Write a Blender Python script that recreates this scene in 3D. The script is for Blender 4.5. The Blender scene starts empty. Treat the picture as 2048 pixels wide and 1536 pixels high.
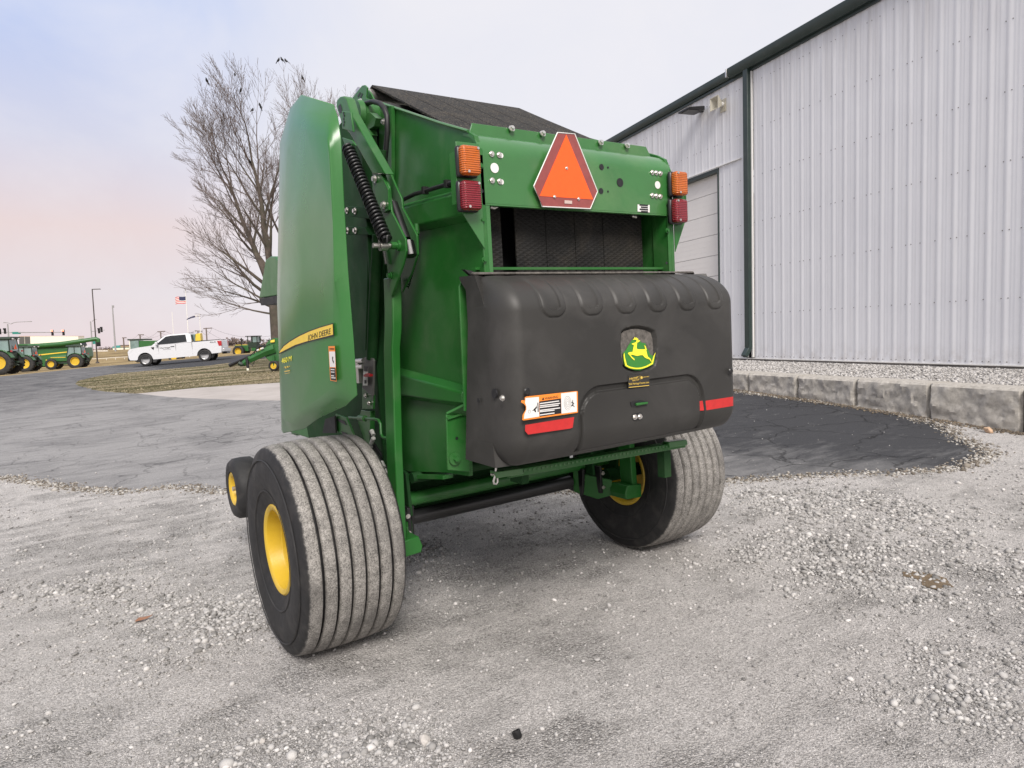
import bpy, bmesh, math, random
import numpy as np
from mathutils import Vector, Matrix, Euler
from mathutils.geometry import delaunay_2d_cdt
R = math.radians
SC = bpy.context.scene
COL = SC.collection
random.seed(7); rng = np.random.default_rng(7)

# ---------------------------------------------------------------- camera
YAW, PITCH, ROLL = .596, -.069, -.031
cf = Vector((math.sin(YAW)*math.cos(PITCH), math.cos(YAW)*math.cos(PITCH), math.sin(PITCH)))
cr0 = Vector((math.cos(YAW), -math.sin(YAW), 0)); cu0 = cr0.cross(cf)
cr = cr0*math.cos(ROLL)+cu0*math.sin(ROLL); cu = -cr0*math.sin(ROLL)+cu0*math.cos(ROLL)
cam = bpy.data.cameras.new('camera'); cam.sensor_width = 36; cam.lens = 36*1380/2048
cam.clip_start = .05; cam.clip_end = 3000
co = bpy.data.objects.new('camera', cam); COL.objects.link(co); SC.camera = co
co.matrix_world = Matrix((( cr.x, cu.x, -cf.x, -2.31), (cr.y, cu.y, -cf.y, -3.49), (cr.z, cu.z, -cf.z, 1.519), (0, 0, 0, 1)))

# ---------------------------------------------------------------- sky, sun, exposure
SC.view_settings.view_transform = 'Standard'; SC.view_settings.look = 'None'
SC.view_settings.gamma = 1; SC.view_settings.exposure = .25; SC.view_settings.use_curve_mapping = False
SUN_EL, SUN_AZ = R(40), R(205)          # azimuth measured clockwise from +Y
W = bpy.data.worlds.new('World'); SC.world = W; W.use_nodes = True
nt = W.node_tree; nt.nodes.clear()
def N(t, kind, **kw):
    n = t.nodes.new(kind)
    for k, v in kw.items(): setattr(n, k, v)
    return n
def mathn(t, op, a, b=None, c=None, clamp=False):
    n = N(t, 'ShaderNodeMath', operation=op); n.use_clamp = clamp
    for i, v in enumerate((a, b, c)):
        if v is None: continue
        if isinstance(v, (int, float)): n.inputs[i].default_value = v
        else: t.links.new(v, n.inputs[i])
    return n.outputs[0]
def mixc(t, fac, a, b, mode='MIX'):
    n = N(t, 'ShaderNodeMix', data_type='RGBA', blend_type=mode)
    for s, v in ((n.inputs[0], fac), (n.inputs[6], a), (n.inputs[7], b)):
        if isinstance(v, (int, float)): s.default_value = v
        elif isinstance(v, tuple): s.default_value = (*v, 1) if len(v) == 3 else v
        else: t.links.new(v, s)
    return n.outputs[2]
def ramp(t, fac, stops, interp='LINEAR'):
    n = N(t, 'ShaderNodeValToRGB'); cr_ = n.color_ramp; cr_.interpolation = interp
    while len(cr_.elements) < len(stops): cr_.elements.new(.5)
    for e, (p, c) in zip(cr_.elements, stops):
        e.position = p; e.color = (*c, 1) if isinstance(c, tuple) else (c, c, c, 1)
    t.links.new(fac, n.inputs[0]); return n.outputs[0]
def noise(t, vec, scale, detail=3, rough=.55, dist=0):
    n = N(t, 'ShaderNodeTexNoise'); n.inputs['Scale'].default_value = scale; n.inputs['Detail'].default_value = detail
    n.inputs['Roughness'].default_value = rough; n.inputs['Distortion'].default_value = dist
    if vec is not None: t.links.new(vec, n.inputs['Vector'])
    return n.outputs[0]
tc = N(nt, 'ShaderNodeTexCoord'); sep = N(nt, 'ShaderNodeSeparateXYZ'); nt.links.new(tc.outputs['Generated'], sep.inputs[0])
elev = mathn(nt, 'MAXIMUM', sep.outputs[2], 0)
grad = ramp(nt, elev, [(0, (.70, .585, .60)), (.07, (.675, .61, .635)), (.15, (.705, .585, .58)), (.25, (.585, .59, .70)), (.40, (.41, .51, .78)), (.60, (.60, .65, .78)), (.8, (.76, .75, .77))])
# paler, brighter half of the sky where the thin cloud is lit
side = N(nt, 'ShaderNodeVectorMath', operation='DOT_PRODUCT'); nt.links.new(tc.outputs['Generated'], side.inputs[0]); side.inputs[1].default_value = (.93, .36, .1)
cl = noise(nt, tc.outputs['Generated'], 2.2, 5, .55, .3)
sf = mathn(nt, 'MULTIPLY_ADD', cl, .5, side.outputs['Value'])
sf = ramp(nt, sf, [(.60, 0.), (1.22, 1.)], 'EASE')
sky_c = mixc(nt, sf, grad, (.715, .715, .77))
# unseen sky behind the camera: warm white mixed in as added fill light
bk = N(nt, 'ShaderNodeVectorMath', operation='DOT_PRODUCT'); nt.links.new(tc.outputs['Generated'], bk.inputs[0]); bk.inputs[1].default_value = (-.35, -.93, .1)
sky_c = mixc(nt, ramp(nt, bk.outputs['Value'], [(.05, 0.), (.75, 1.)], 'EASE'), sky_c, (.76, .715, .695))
cl2 = ramp(nt, noise(nt, tc.outputs['Generated'], 3.5, 6, .6, .4), [(.45, 0.), (.75, 1.)])
sky_c = mixc(nt, mathn(nt, 'MULTIPLY', cl2, .45), sky_c, (.80, .775, .79))
sk = N(nt, 'ShaderNodeTexSky', sky_type='NISHITA'); sk.sun_disc = False; sk.sun_elevation = SUN_EL; sk.sun_rotation = SUN_AZ
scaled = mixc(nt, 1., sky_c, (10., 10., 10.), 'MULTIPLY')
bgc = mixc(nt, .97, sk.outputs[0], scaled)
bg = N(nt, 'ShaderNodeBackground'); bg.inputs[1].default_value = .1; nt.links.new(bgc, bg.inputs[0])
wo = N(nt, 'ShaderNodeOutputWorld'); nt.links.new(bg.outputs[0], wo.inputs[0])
sun = bpy.data.lights.new('sun', 'SUN'); sun.energy = 3.3; sun.angle = R(24); sun.color = (1, .945, .89)
so = bpy.data.objects.new('sun', sun); COL.objects.link(so)
sd = Vector((math.sin(SUN_AZ)*math.cos(SUN_EL), math.cos(SUN_AZ)*math.cos(SUN_EL), math.sin(SUN_EL)))
so.rotation_euler = sd.to_track_quat('Z', 'Y').to_euler(); so.location = sd*60

# ---------------------------------------------------------------- materials
def mat(name, base, rough=.5, metal=0, vary=.12, scale=6, bump=0, bscale=60, coat=0, dirt=None, dirt_amt=.3, dirt_scale=2.5, spec=.5, emit=None, trans=0, detail=4):
    m = bpy.data.materials.new(name); m.use_nodes = True; t = m.node_tree
    b = t.nodes['Principled BSDF']; tcn = N(t, 'ShaderNodeTexCoord'); v = tcn.outputs['Object']
    nz = noise(t, v, scale, detail)
    lo = tuple(c*(1-vary) for c in base); hi = tuple(min(1, c*(1+vary)) for c in base)
    c = ramp(t, nz, [(.3, lo), (.7, hi)])
    if dirt:
        d = ramp(t, noise(t, v, dirt_scale, 6, .65, .5), [(.48, 0.), (.72, 1.)])
        c = mixc(t, mathn(t, 'MULTIPLY', d, dirt_amt), c, dirt)
    t.links.new(c, b.inputs['Base Color']); b.inputs['Metallic'].default_value = metal
    rr = mathn(t, 'MULTIPLY_ADD', noise(t, v, scale*2.3, 3), .2, rough-.1, clamp=True); t.links.new(rr, b.inputs['Roughness'])
    b.inputs['Specular IOR Level'].default_value = spec; b.inputs['Coat Weight'].default_value = coat; b.inputs['Coat Roughness'].default_value = .25
    if trans: b.inputs['Transmission Weight'].default_value = trans
    if bump:
        bp_ = N(t, 'ShaderNodeBump'); bp_.inputs['Strength'].default_value = bump; bp_.inputs['Distance'].default_value = .01
        t.links.new(noise(t, v, bscale, 3), bp_.inputs['Height']); t.links.new(bp_.outputs[0], b.inputs['Normal'])
    if emit: b.inputs['Emission Color'].default_value = (*emit[0], 1); b.inputs['Emission Strength'].default_value = emit[1]
    return m
DUST = (.33, .30, .26)
M = {}
M['green'] = mat('green_paint', (.019, .122, .021), .36, vary=.08, scale=3, bump=.03, bscale=25, coat=0, spec=.45, dirt=DUST, dirt_amt=.10, dirt_scale=3.5)
M['shield'] = mat('green_shield_paint', (.031, .158, .033), .30, vary=.06, scale=2, bump=.05, bscale=7, coat=.35, dirt=DUST, dirt_amt=.05, dirt_scale=3)
M['plate'] = mat('lit_rear_green', (.034, .150, .036), .32, vary=.10, scale=4, bump=.03, bscale=30, coat=.5, dirt=(.25, .30, .16), dirt_amt=.22, dirt_scale=1.6)  # lighter copy of the green; brightness of the lit rear is in the colour
M['shade_green'] = mat('shaded_frame_green', (.008, .046, .011), .7, vary=.15, scale=5, spec=.18, dirt=(.1, .1, .08), dirt_amt=.2)  # machine green darkened: shade inside and under the baler put into the colour
M['yellow'] = mat('yellow_paint', (.60, .40, .028), .4, vary=.06, scale=8, bump=.1, bscale=120, coat=.1, dirt=(.35, .22, .06), dirt_amt=.25, dirt_scale=9)
M['decal_y'] = mat('yellow_decal', (.80, .56, .06), .4, vary=.05, scale=20)
M['black'] = mat('black_paint', (.012, .012, .013), .35, vary=.2)
M['rubber'] = mat('black_rubber', (.016, .016, .017), .7, vary=.25, scale=12, bump=.08, bscale=90, dirt=(.16, .145, .13), dirt_amt=.2, dirt_scale=7)
M['plastic'] = mat('black_plastic', (.0275, .0265, .0245), .52, vary=.22, scale=1.7, bump=.04, bscale=260, dirt=(.11, .105, .10), dirt_amt=.28, dirt_scale=2.3)
M['steel'] = mat('zinc_steel', (.62, .60, .57), .32, metal=.9, vary=.1, scale=30)
M['grey'] = mat('grey_bracket', (.09, .09, .085), .5, vary=.1)
M['white'] = mat('white_decal', (.74, .73, .71), .45, vary=.03)
M['orange'] = mat('orange_decal', (.85, .25, .03), .45, vary=.04)
M['ink'] = mat('black_ink', (.012, .012, .014), .5, vary=.05)
M['redtape'] = mat('red_reflective_tape', (.50, .022, .022), .4, vary=.1, scale=30, bump=.05, bscale=200)
M['smv_o'] = mat('fluorescent_orange', (.92, .11, .012), .55, vary=.04, scale=50)
M['smv_r'] = mat('dark_red_reflector', (.26, .062, .058), .35, vary=.1, scale=30)
M['logo_g'] = mat('emblem_green', (.035, .20, .030), .4, vary=.05)
M['logo_y'] = mat('emblem_yellow', (.88, .80, .04), .4, vary=.03)
M['dusty'] = mat('dusty_plate', (.11, .10, .09), .8, vary=.5, scale=45)
M['hose'] = mat('hydraulic_hose', (.012, .012, .013), .5, vary=.2, scale=40)
M['pvc'] = mat('pale_hose_sleeve', (.50, .50, .48), .5, vary=.2, scale=60)
def lens_mat(name, c):
    m = mat(name, c, .22, vary=.1, scale=12, coat=.4)
    t = m.node_tree; b = t.nodes['Principled BSDF']; tcn = N(t, 'ShaderNodeTexCoord')
    w = N(t, 'ShaderNodeTexWave', bands_direction='Z'); w.inputs['Scale'].default_value = 34; t.links.new(tcn.outputs['Object'], w.inputs['Vector'])
    bp_ = N(t, 'ShaderNodeBump'); bp_.inputs['Strength'].default_value = .7; bp_.inputs['Distance'].default_value = .006
    t.links.new(w.outputs['Fac'], bp_.inputs['Height']); t.links.new(bp_.outputs[0], b.inputs['Normal'])
    b.inputs['Subsurface Weight'].default_value = .2; b.inputs['Subsurface Radius'].default_value = (.02, .01, .005)
    return m
M['amber'] = lens_mat('amber_lens', (.52, .115, .006)); M['redlens'] = lens_mat('red_lens', (.21, .006, .016))
def belt_mat(name, diamond):
    m = mat(name, (.013, .0125, .012), .75, vary=.3, scale=9, dirt=(.12, .095, .065), dirt_amt=.16, dirt_scale=5, spec=.3)
    t = m.node_tree; b = t.nodes['Principled BSDF']; tcn = N(t, 'ShaderNodeTexCoord')
    if diamond:
        mp = N(t, 'ShaderNodeMapping'); mp.inputs['Rotation'].default_value = (0, R(45), 0); mp.inputs['Scale'].default_value = (1, 1, 1)
        s0 = N(t, 'ShaderNodeMapping'); s0.inputs['Scale'].default_value = (.5, 1, 1); t.links.new(tcn.outputs['Object'], s0.inputs[0]); t.links.new(s0.outputs[0], mp.inputs[0])
        ck = N(t, 'ShaderNodeTexVoronoi', distance='CHEBYCHEV'); ck.inputs['Scale'].default_value = 62; ck.inputs['Randomness'].default_value = 0; t.links.new(mp.outputs[0], ck.inputs['Vector'])
        hgt = ck.outputs['Distance']; st = 1.0
    else:
        hgt = noise(t, tcn.outputs['Object'], 160, 4); st = .5
        sp = ramp(t, noise(t, tcn.outputs['Object'], 130, 2, .5), [(.60, 0.), (.65, 1.)])
        base = b.inputs['Base Color'].links[0].from_socket
        t.links.new(mixc(t, mathn(t, 'MULTIPLY', sp, .5), base, (.30, .25, .18)), b.inputs['Base Color'])
    bp_ = N(t, 'ShaderNodeBump'); bp_.inputs['Strength'].default_value = st; bp_.inputs['Distance'].default_value = .006
    t.links.new(hgt, bp_.inputs['Height']); t.links.new(bp_.outputs[0], b.inputs['Normal'])
    return m
M['belt'] = belt_mat('rubber_belt', False); M['beltd'] = belt_mat('diamond_belt', True)
def tyre_mat():
    # black rubber; pale road dust lies on the worn tread ribs only (by radius from the hub), broken up by noise
    m = mat('dusty_tyre', (.013, .013, .014), .72, vary=.3, scale=14, bump=.1, bscale=80, dirt=(.12, .11, .10), dirt_amt=.22, dirt_scale=9)
    t = m.node_tree; b = t.nodes['Principled BSDF']; tcn = N(t, 'ShaderNodeTexCoord')
    sp = N(t, 'ShaderNodeSeparateXYZ'); t.links.new(tcn.outputs['Object'], sp.inputs[0])
    rad = mathn(t, 'SQRT', mathn(t, 'ADD', mathn(t, 'MULTIPLY', sp.outputs[1], sp.outputs[1]), mathn(t, 'MULTIPLY', sp.outputs[2], sp.outputs[2])))
    ax = mathn(t, 'ABSOLUTE', sp.outputs[0])
    a = mathn(t, 'MULTIPLY_ADD', noise(t, tcn.outputs['Object'], 35, 4), .012, rad)
    k = ramp(t, a, [(.512, 0.), (.520, 1.)])
    edge = ramp(t, mathn(t, 'MULTIPLY_ADD', noise(t, tcn.outputs['Object'], 45, 3), .02, ax), [(.236, 1.), (.244, 0.)])
    k = mathn(t, 'MULTIPLY', k, edge)
    sp1 = noise(t, tcn.outputs['Object'], 110, 3, .7); sp2 = noise(t, tcn.outputs['Object'], 5, 4, .6)
    dc = ramp(t, mathn(t, 'MULTIPLY_ADD', noise(t, tcn.outputs['Object'], 24, 4, .7), .3, mathn(t, 'MULTIPLY', noise(t, tcn.outputs['Object'], 150, 3, .8), .7)), [(.36, (.045, .043, .040)), (.47, (.18, .170, .157)), (.60, (.35, .333, .31))])
    dc = mixc(t, ramp(t, sp2, [(.5, 0.), (.72, .6)]), dc, (.09, .085, .08))
    base = b.inputs['Base Color'].links[0].from_socket
    t.links.new(mixc(t, k, base, dc), b.inputs['Base Color'])
    return m
M['tyre'] = tyre_mat()

# ---------------------------------------------------------------- mesh helpers
class MB:
    def __init__(s): s.v = []; s.f = []
    def add(s, vs, fs):
        o = len(s.v); s.v += [tuple(p) for p in vs]; s.f += [tuple(i+o for i in f) for f in fs]; return s
    def box(s, c, d, rot=None):
        hx, hy, hz = d[0]/2, d[1]/2, d[2]/2; mt = rot if rot is not None else Matrix.Identity(3); c = Vector(c)
        vs = [c+mt@Vector((x, y, z)) for x in (-hx, hx) for y in (-hy, hy) for z in (-hz, hz)]
        return s.add(vs, [(0, 1, 3, 2), (4, 6, 7, 5), (0, 4, 5, 1), (2, 3, 7, 6), (0, 2, 6, 4), (1, 5, 7, 3)])
    def prism(s, poly, vec):
        n = len(poly); a = [Vector(p) for p in poly]; v = Vector(vec)
        return s.add(a+[p+v for p in a], [tuple(range(n)), tuple(range(2*n-1, n-1, -1))]+[(i, (i+1) % n, (i+1) % n+n, i+n) for i in range(n)])
    def loft(s, rings, close=True, caps=True):
        n = len(rings[0]); vs = [p for r_ in rings for p in r_]; fs = []
        for k in range(len(rings)-1):
            for i in range(n if close else n-1):
                fs.append((k*n+i, k*n+(i+1) % n, (k+1)*n+(i+1) % n, (k+1)*n+i))
        if caps: fs += [tuple(range(n)), tuple(range(len(vs)-1, len(vs)-n-1, -1))]
        return s.add(vs, fs)
    def tube(s, pts, r, n=10, caps=True):
        pts = [Vector(p) for p in pts]; rr = r if isinstance(r, (list, tuple)) else [r]*len(pts); rings = []; up = None
        for i, p in enumerate(pts):
            d = (pts[min(i+1, len(pts)-1)]-pts[max(i-1, 0)]).normalized()
            if up is None: up = Vector((0, 0, 1)) if abs(d.z) < .9 else Vector((1, 0, 0))
            a = d.cross(up).normalized(); up = a.cross(d).normalized()
            rings.append([p+(a*math.cos(2*math.pi*k/n)+up*math.sin(2*math.pi*k/n))*rr[i] for k in range(n)])
        return s.loft(rings, True, caps)
    def lathe(s, prof, axis='x', n=48, c=(0, 0, 0), close=False):
        rings = []
        for a, r_ in prof:
            ring = []
            for k in range(n):
                t = 2*math.pi*k/n; u, v = r_*math.cos(t), r_*math.sin(t)
                p = {'x': (a, u, v), 'y': (u, a, v), 'z': (u, v, a)}[axis]
                ring.append((p[0]+c[0], p[1]+c[1], p[2]+c[2]))
            rings.append(ring)
        if close: rings.append(rings[0])
        return s.loft(rings, True, False)
def mesh_of(name, mb, m, smooth=30, recalc=True):
    me = bpy.data.meshes.new(name); me.from_pydata([tuple(v) for v in mb.v], [], mb.f)
    if recalc:
        b = bmesh.new(); b.from_mesh(me); bmesh.ops.recalc_face_normals(b, faces=b.faces); b.to_mesh(me); b.free()
    if m: me.materials.append(m)
    if smooth:
        me.polygons.foreach_set('use_smooth', [True]*len(me.polygons)); me.set_sharp_from_angle(angle=R(smooth))
    me.update(); return me
def link(name, me, parent=None, loc=None, rot=None):
    o = bpy.data.objects.new(name, me); COL.objects.link(o)
    if parent: o.parent = parent
    if loc is not None: o.location = loc
    if rot is not None: o.rotation_euler = rot
    return o
SPLIT = set('sidewall_ring rail_end_pad label_panel rail_hanger cable_tie hook_plate_hole hose_sleeve gusset_slot ladder_slot label_figure label_small_print shield_bracket stub_axle gate_cross_tube floor_and_filler_plate lens_screw wiring_stub corner_trim door_jamb far_walls door_seam wheel_well hood_stripe roof_lamp side_stripe dealer_script front_underframe axle_bracket bolted_plate corner_gusset strut_end drawbar rear_post lamp_bracket lower_bracket plate_print label_line_drawing'.split())
def islands(mb):
    p = list(range(len(mb.v)))
    def fd(a):
        while p[a] != a: p[a] = p[p[a]]; a = p[a]
        return a
    for f in mb.f:
        for i in f[1:]: p[fd(i)] = fd(f[0])
    g = {}
    for f in mb.f: g.setdefault(fd(f[0]), []).append(f)
    out = []
    for fs in g.values():
        u = sorted({i for f in fs for i in f}); mp = {k: j for j, k in enumerate(u)}; q = MB(); q.v = [mb.v[i] for i in u]; q.f = [tuple(mp[i] for i in f) for f in fs]; out.append(q)
    return out
def part(name, mb, m, parent=None, bevel=0, smooth=30, label=None, seg=2, kind=None, loc=None, rot=None):
    if name in SPLIT:
        q = islands(mb)
        if len(q) > 1: return [part1(name, k, m, parent, bevel, smooth, label, seg, kind, loc, rot) for k in q][0]
    return part1(name, mb, m, parent, bevel, smooth, label, seg, kind, loc, rot)
def part1(name, mb, m, parent=None, bevel=0, smooth=30, label=None, seg=2, kind=None, loc=None, rot=None):
    o = link(name, mesh_of(name, mb, m, smooth), parent, loc, rot)
    if bevel:
        bv = o.modifiers.new('bevel', 'BEVEL'); bv.width = bevel; bv.segments = seg; bv.limit_method = 'ANGLE'; bv.angle_limit = R(40)
    if label: o['label'] = label
    if kind: o['kind'] = kind
    return o
def tag(o, label=None, cat=None, group=None, kind=None):
    for k, v in (('label', label), ('category', cat), ('group', group), ('kind', kind)):
        if v: o[k] = v
    return o
def thing(name, label, cat, loc=(0, 0, 0), rot=(0, 0, 0), group=None):
    o = link(name, None, None, loc, rot); o.empty_display_size = .3; return tag(o, label, cat, group)
def copy_tree(o, parent=None):
    c = o.copy(); COL.objects.link(c); c.parent = parent
    for ch in list(o.children): copy_tree(ch, c)
    return c
def dup(o, parent, loc, rot=None, label=None):
    c = o.copy(); COL.objects.link(c); c.parent = parent; c.location = loc
    if rot is not None: c.rotation_euler = rot
    if label: c['label'] = label
    return c
def off(pts, d): return [tuple(a+b for a, b in zip(p, d)) for p in pts]
def circle(c, r, n=20, axis='y', a0=0, a1=2*math.pi, end=False):
    out = []
    for k in range(n+(1 if end else 0)):
        t = a0+(a1-a0)*k/n; u, v = r*math.cos(t), r*math.sin(t)
        out.append({'y': (c[0]+u, c[1], c[2]+v), 'x': (c[0], c[1]+u, c[2]+v), 'z': (c[0]+u, c[1]+v, c[2])}[axis])
    return out
_fc = {}
def text_mesh(txt, name, m, ext=.0):
    cu_ = bpy.data.curves.new(name, 'FONT'); cu_.body = txt; cu_.extrude = ext; cu_.resolution_u = 3
    o = bpy.data.objects.new(name, cu_); COL.objects.link(o)
    me = bpy.data.meshes.new_from_object(o.evaluated_get(bpy.context.evaluated_depsgraph_get()))
    bpy.data.objects.remove(o); me.name = name; me.materials.clear(); me.materials.append(m); return me
def text_fit(name, txt, bl, br, tl, m, parent, th=.0006, shear=0):
    "letters of real thickness laid on the parallelogram bl-br-tl"
    me = text_mesh(txt, name, m, .5)
    n = len(me.vertices); a = np.empty(n*3); me.vertices.foreach_get('co', a); a = a.reshape(-1, 3)
    lo, hi = a.min(0), a.max(0); u = (a[:, 0]-lo[0])/(hi[0]-lo[0]); v = (a[:, 1]-lo[1])/(hi[1]-lo[1]); w = a[:, 2]
    bl, br, tl = map(np.array, (bl, br, tl)); X = br-bl; Y = tl-bl; Z = np.cross(X, Y); Z = Z/np.linalg.norm(Z)
    u = u+shear*v
    p = bl+u[:, None]*X+v[:, None]*Y+(w*th)[:, None]*Z
    me.vertices.foreach_set('co', p.ravel()); me.update()
    return link(name, me, parent)
def frame_rot(fx, up=(0, 0, 1)):
    "euler whose local +X runs along fx, +Z close to up"
    x = Vector(fx).normalized(); y = Vector(up).cross(x).normalized(); z = x.cross(y)
    return Matrix((x, y, z)).transposed().to_euler()
# ---- terrain height: smooth surface through surveyed spot heights (x, y, z) ----
SPOT = np.array([(0,0,.0),(-1.2,0,-.036),(1.2,0,.036),(-2.3,-3.5,-.06),(0,-3,0),(2,-3,.06),(-5,0,-.13),(-3,4,-.07),(2.5,4,.11),
 (4.6,-1.5,.15),(4.8,2,.19),(6.0,-2.6,.18),(6.92,-.26,.235),(7.52,2.04,.34),(8.08,4.28,.415),(8.6,8,.5),(9.2,14,.6),(-6,-6,-.16),(5,-6,.1),
 (3.27,47.4,.29),(6.84,46.7,.50),(3.0,38,.30),(6.0,36.5,.47),(.77,88.7,-.64),(-3.7,79.7,-.51),(-4.9,61,-.2),(4.3,113,-.56),(3.6,125,-.4),(10.5,230,1.0),
 (5.6,26.1,.36),(6.8,30,.30),(11,45,.75),(15,60,.9),(22,80,.8),(40,60,.9),(-2,25,-.02),(1.5,20,.12),(-14,30,-.3),(-20,0,-.3),(0,-20,-.1),(25,0,.7),
 (25,25,.75),(18,110,.2),(-30,120,-.3),(-60,230,.6),(60,230,1.2),(0,420,.8),(200,400,1.2),(-200,400,.6),(0,-150,-.2),(200,0,1),(-200,0,-.4),(300,-150,.8),(-200,-150,-.2)])
def _phi(d):
    return d
def _solve():
    P = SPOT[:, :2]; n = len(P)
    K = _phi(np.sqrt(((P[:, None]-P[None])**2).sum(-1)+1.0))
    A = np.zeros((n+3, n+3)); A[:n, :n] = K - np.eye(n)*.02; A[:n, n] = 1; A[:n, n+1:] = P; A[n, :n] = 1; A[n+1:, :n] = P.T
    b = np.zeros(n+3); b[:n] = SPOT[:, 2]
    return np.linalg.solve(A, b)
_W = _solve()
def HV(xy):
    xy = np.asarray(xy, float).reshape(-1, 2); P = SPOT[:, :2]; n = len(P)
    K = _phi(np.sqrt(((xy[:, None]-P[None])**2).sum(-1)+1.0))
    return K@_W[:n] + _W[n] + xy@_W[n+1:]
def H(x, y):
    return float(HV([(x, y)])[0])

# ---------------------------------------------------------------- ground materials
def ground_nodes(name):
    m = bpy.data.materials.new(name); m.use_nodes = True; t = m.node_tree; b = t.nodes['Principled BSDF']
    v = N(t, 'ShaderNodeTexCoord').outputs['Object']; b.inputs['Specular IOR Level'].default_value = .25
    return m, t, b, v
def vor(t, vec, scale, feat='F1', rnd=1, dist='EUCLIDEAN'):
    n = N(t, 'ShaderNodeTexVoronoi', feature=feat)
    if feat != 'DISTANCE_TO_EDGE': n.distance = dist
    n.inputs['Scale'].default_value = scale; n.inputs['Randomness'].default_value = rnd; t.links.new(vec, n.inputs['Vector']); return n
def bumpn(t, b, h, strength, dist):
    n = N(t, 'ShaderNodeBump'); n.inputs['Strength'].default_value = strength; n.inputs['Distance'].default_value = dist
    t.links.new(h, n.inputs['Height']); t.links.new(n.outputs[0], b.inputs['Normal'])
def mat_gravel():
    m, t, b, v = ground_nodes('crushed_gravel')
    big = noise(t, v, .55, 5, .6, .6); mid = noise(t, v, 2.3, 5, .65, .8)
    st = N(t, 'ShaderNodeMapping'); st.inputs['Rotation'].default_value = (0, 0, R(28)); st.inputs['Scale'].default_value = (1, 5, 1); t.links.new(v, st.inputs[0])
    rut = noise(t, st.outputs[0], 1.1, 4, .6, .5)
    dusty = ramp(t, mathn(t, 'MULTIPLY_ADD', mid, .6, mathn(t, 'MULTIPLY_ADD', rut, .6, mathn(t, 'MULTIPLY', big, .7))), [(.80, 0.), (1.2, 1.)])
    cell = vor(t, v, 115); cell2 = vor(t, v, 260)
    cs = N(t, 'ShaderNodeSeparateColor'); t.links.new(cell.outputs['Color'], cs.inputs[0]); cs2 = N(t, 'ShaderNodeSeparateColor'); t.links.new(cell2.outputs['Color'], cs2.inputs[0])
    loose = ramp(t, cs.outputs[0], [(0, (.23, .22, .21)), (.5, (.44, .425, .41)), (.88, (.58, .56, .54)), (1, (.72, .70, .68))])
    loose = mixc(t, ramp(t, cell.outputs['Distance'], [(.35, 0.), (.75, .5)]), loose, (.16, .15, .14))
    fine = ramp(t, cs2.outputs[0], [(0, (.27, .256, .246)), (.5, (.53, .507, .49)), (1, (.70, .675, .655))])
    c = mixc(t, dusty, loose, fine)
    c = mixc(t, ramp(t, noise(t, v, .33, 3), [(.45, 0.), (.72, .18)]), c, (.36, .33, .30))
    c = mixc(t, ramp(t, noise(t, v, .9, 6, .7, .4), [(.62, 0.), (.74, .28)]), c, (.30, .265, .23))
    c = mixc(t, 1., c, ramp(t, noise(t, v, 75, 5, .75), [(.36, .62), (.52, 1.), (.66, 1.14)]), 'MULTIPLY'); c = mixc(t, 1., c, ramp(t, noise(t, v, 9, 5, .7), [(.3, .86), (.6, 1.04)]), 'MULTIPLY')
    t.links.new(c, b.inputs['Base Color']); b.inputs['Roughness'].default_value = .92
    h = mathn(t, 'MULTIPLY_ADD', cell.outputs['Distance'], mathn(t, 'MULTIPLY_ADD', dusty, .7, -1.), mathn(t, 'MULTIPLY', noise(t, v, 260, 4, .7), .5))
    h = mathn(t, 'MULTIPLY_ADD', noise(t, st.outputs[0], 9, 4), .5, h)
    bumpn(t, b, h, 1., .013); return m
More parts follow.
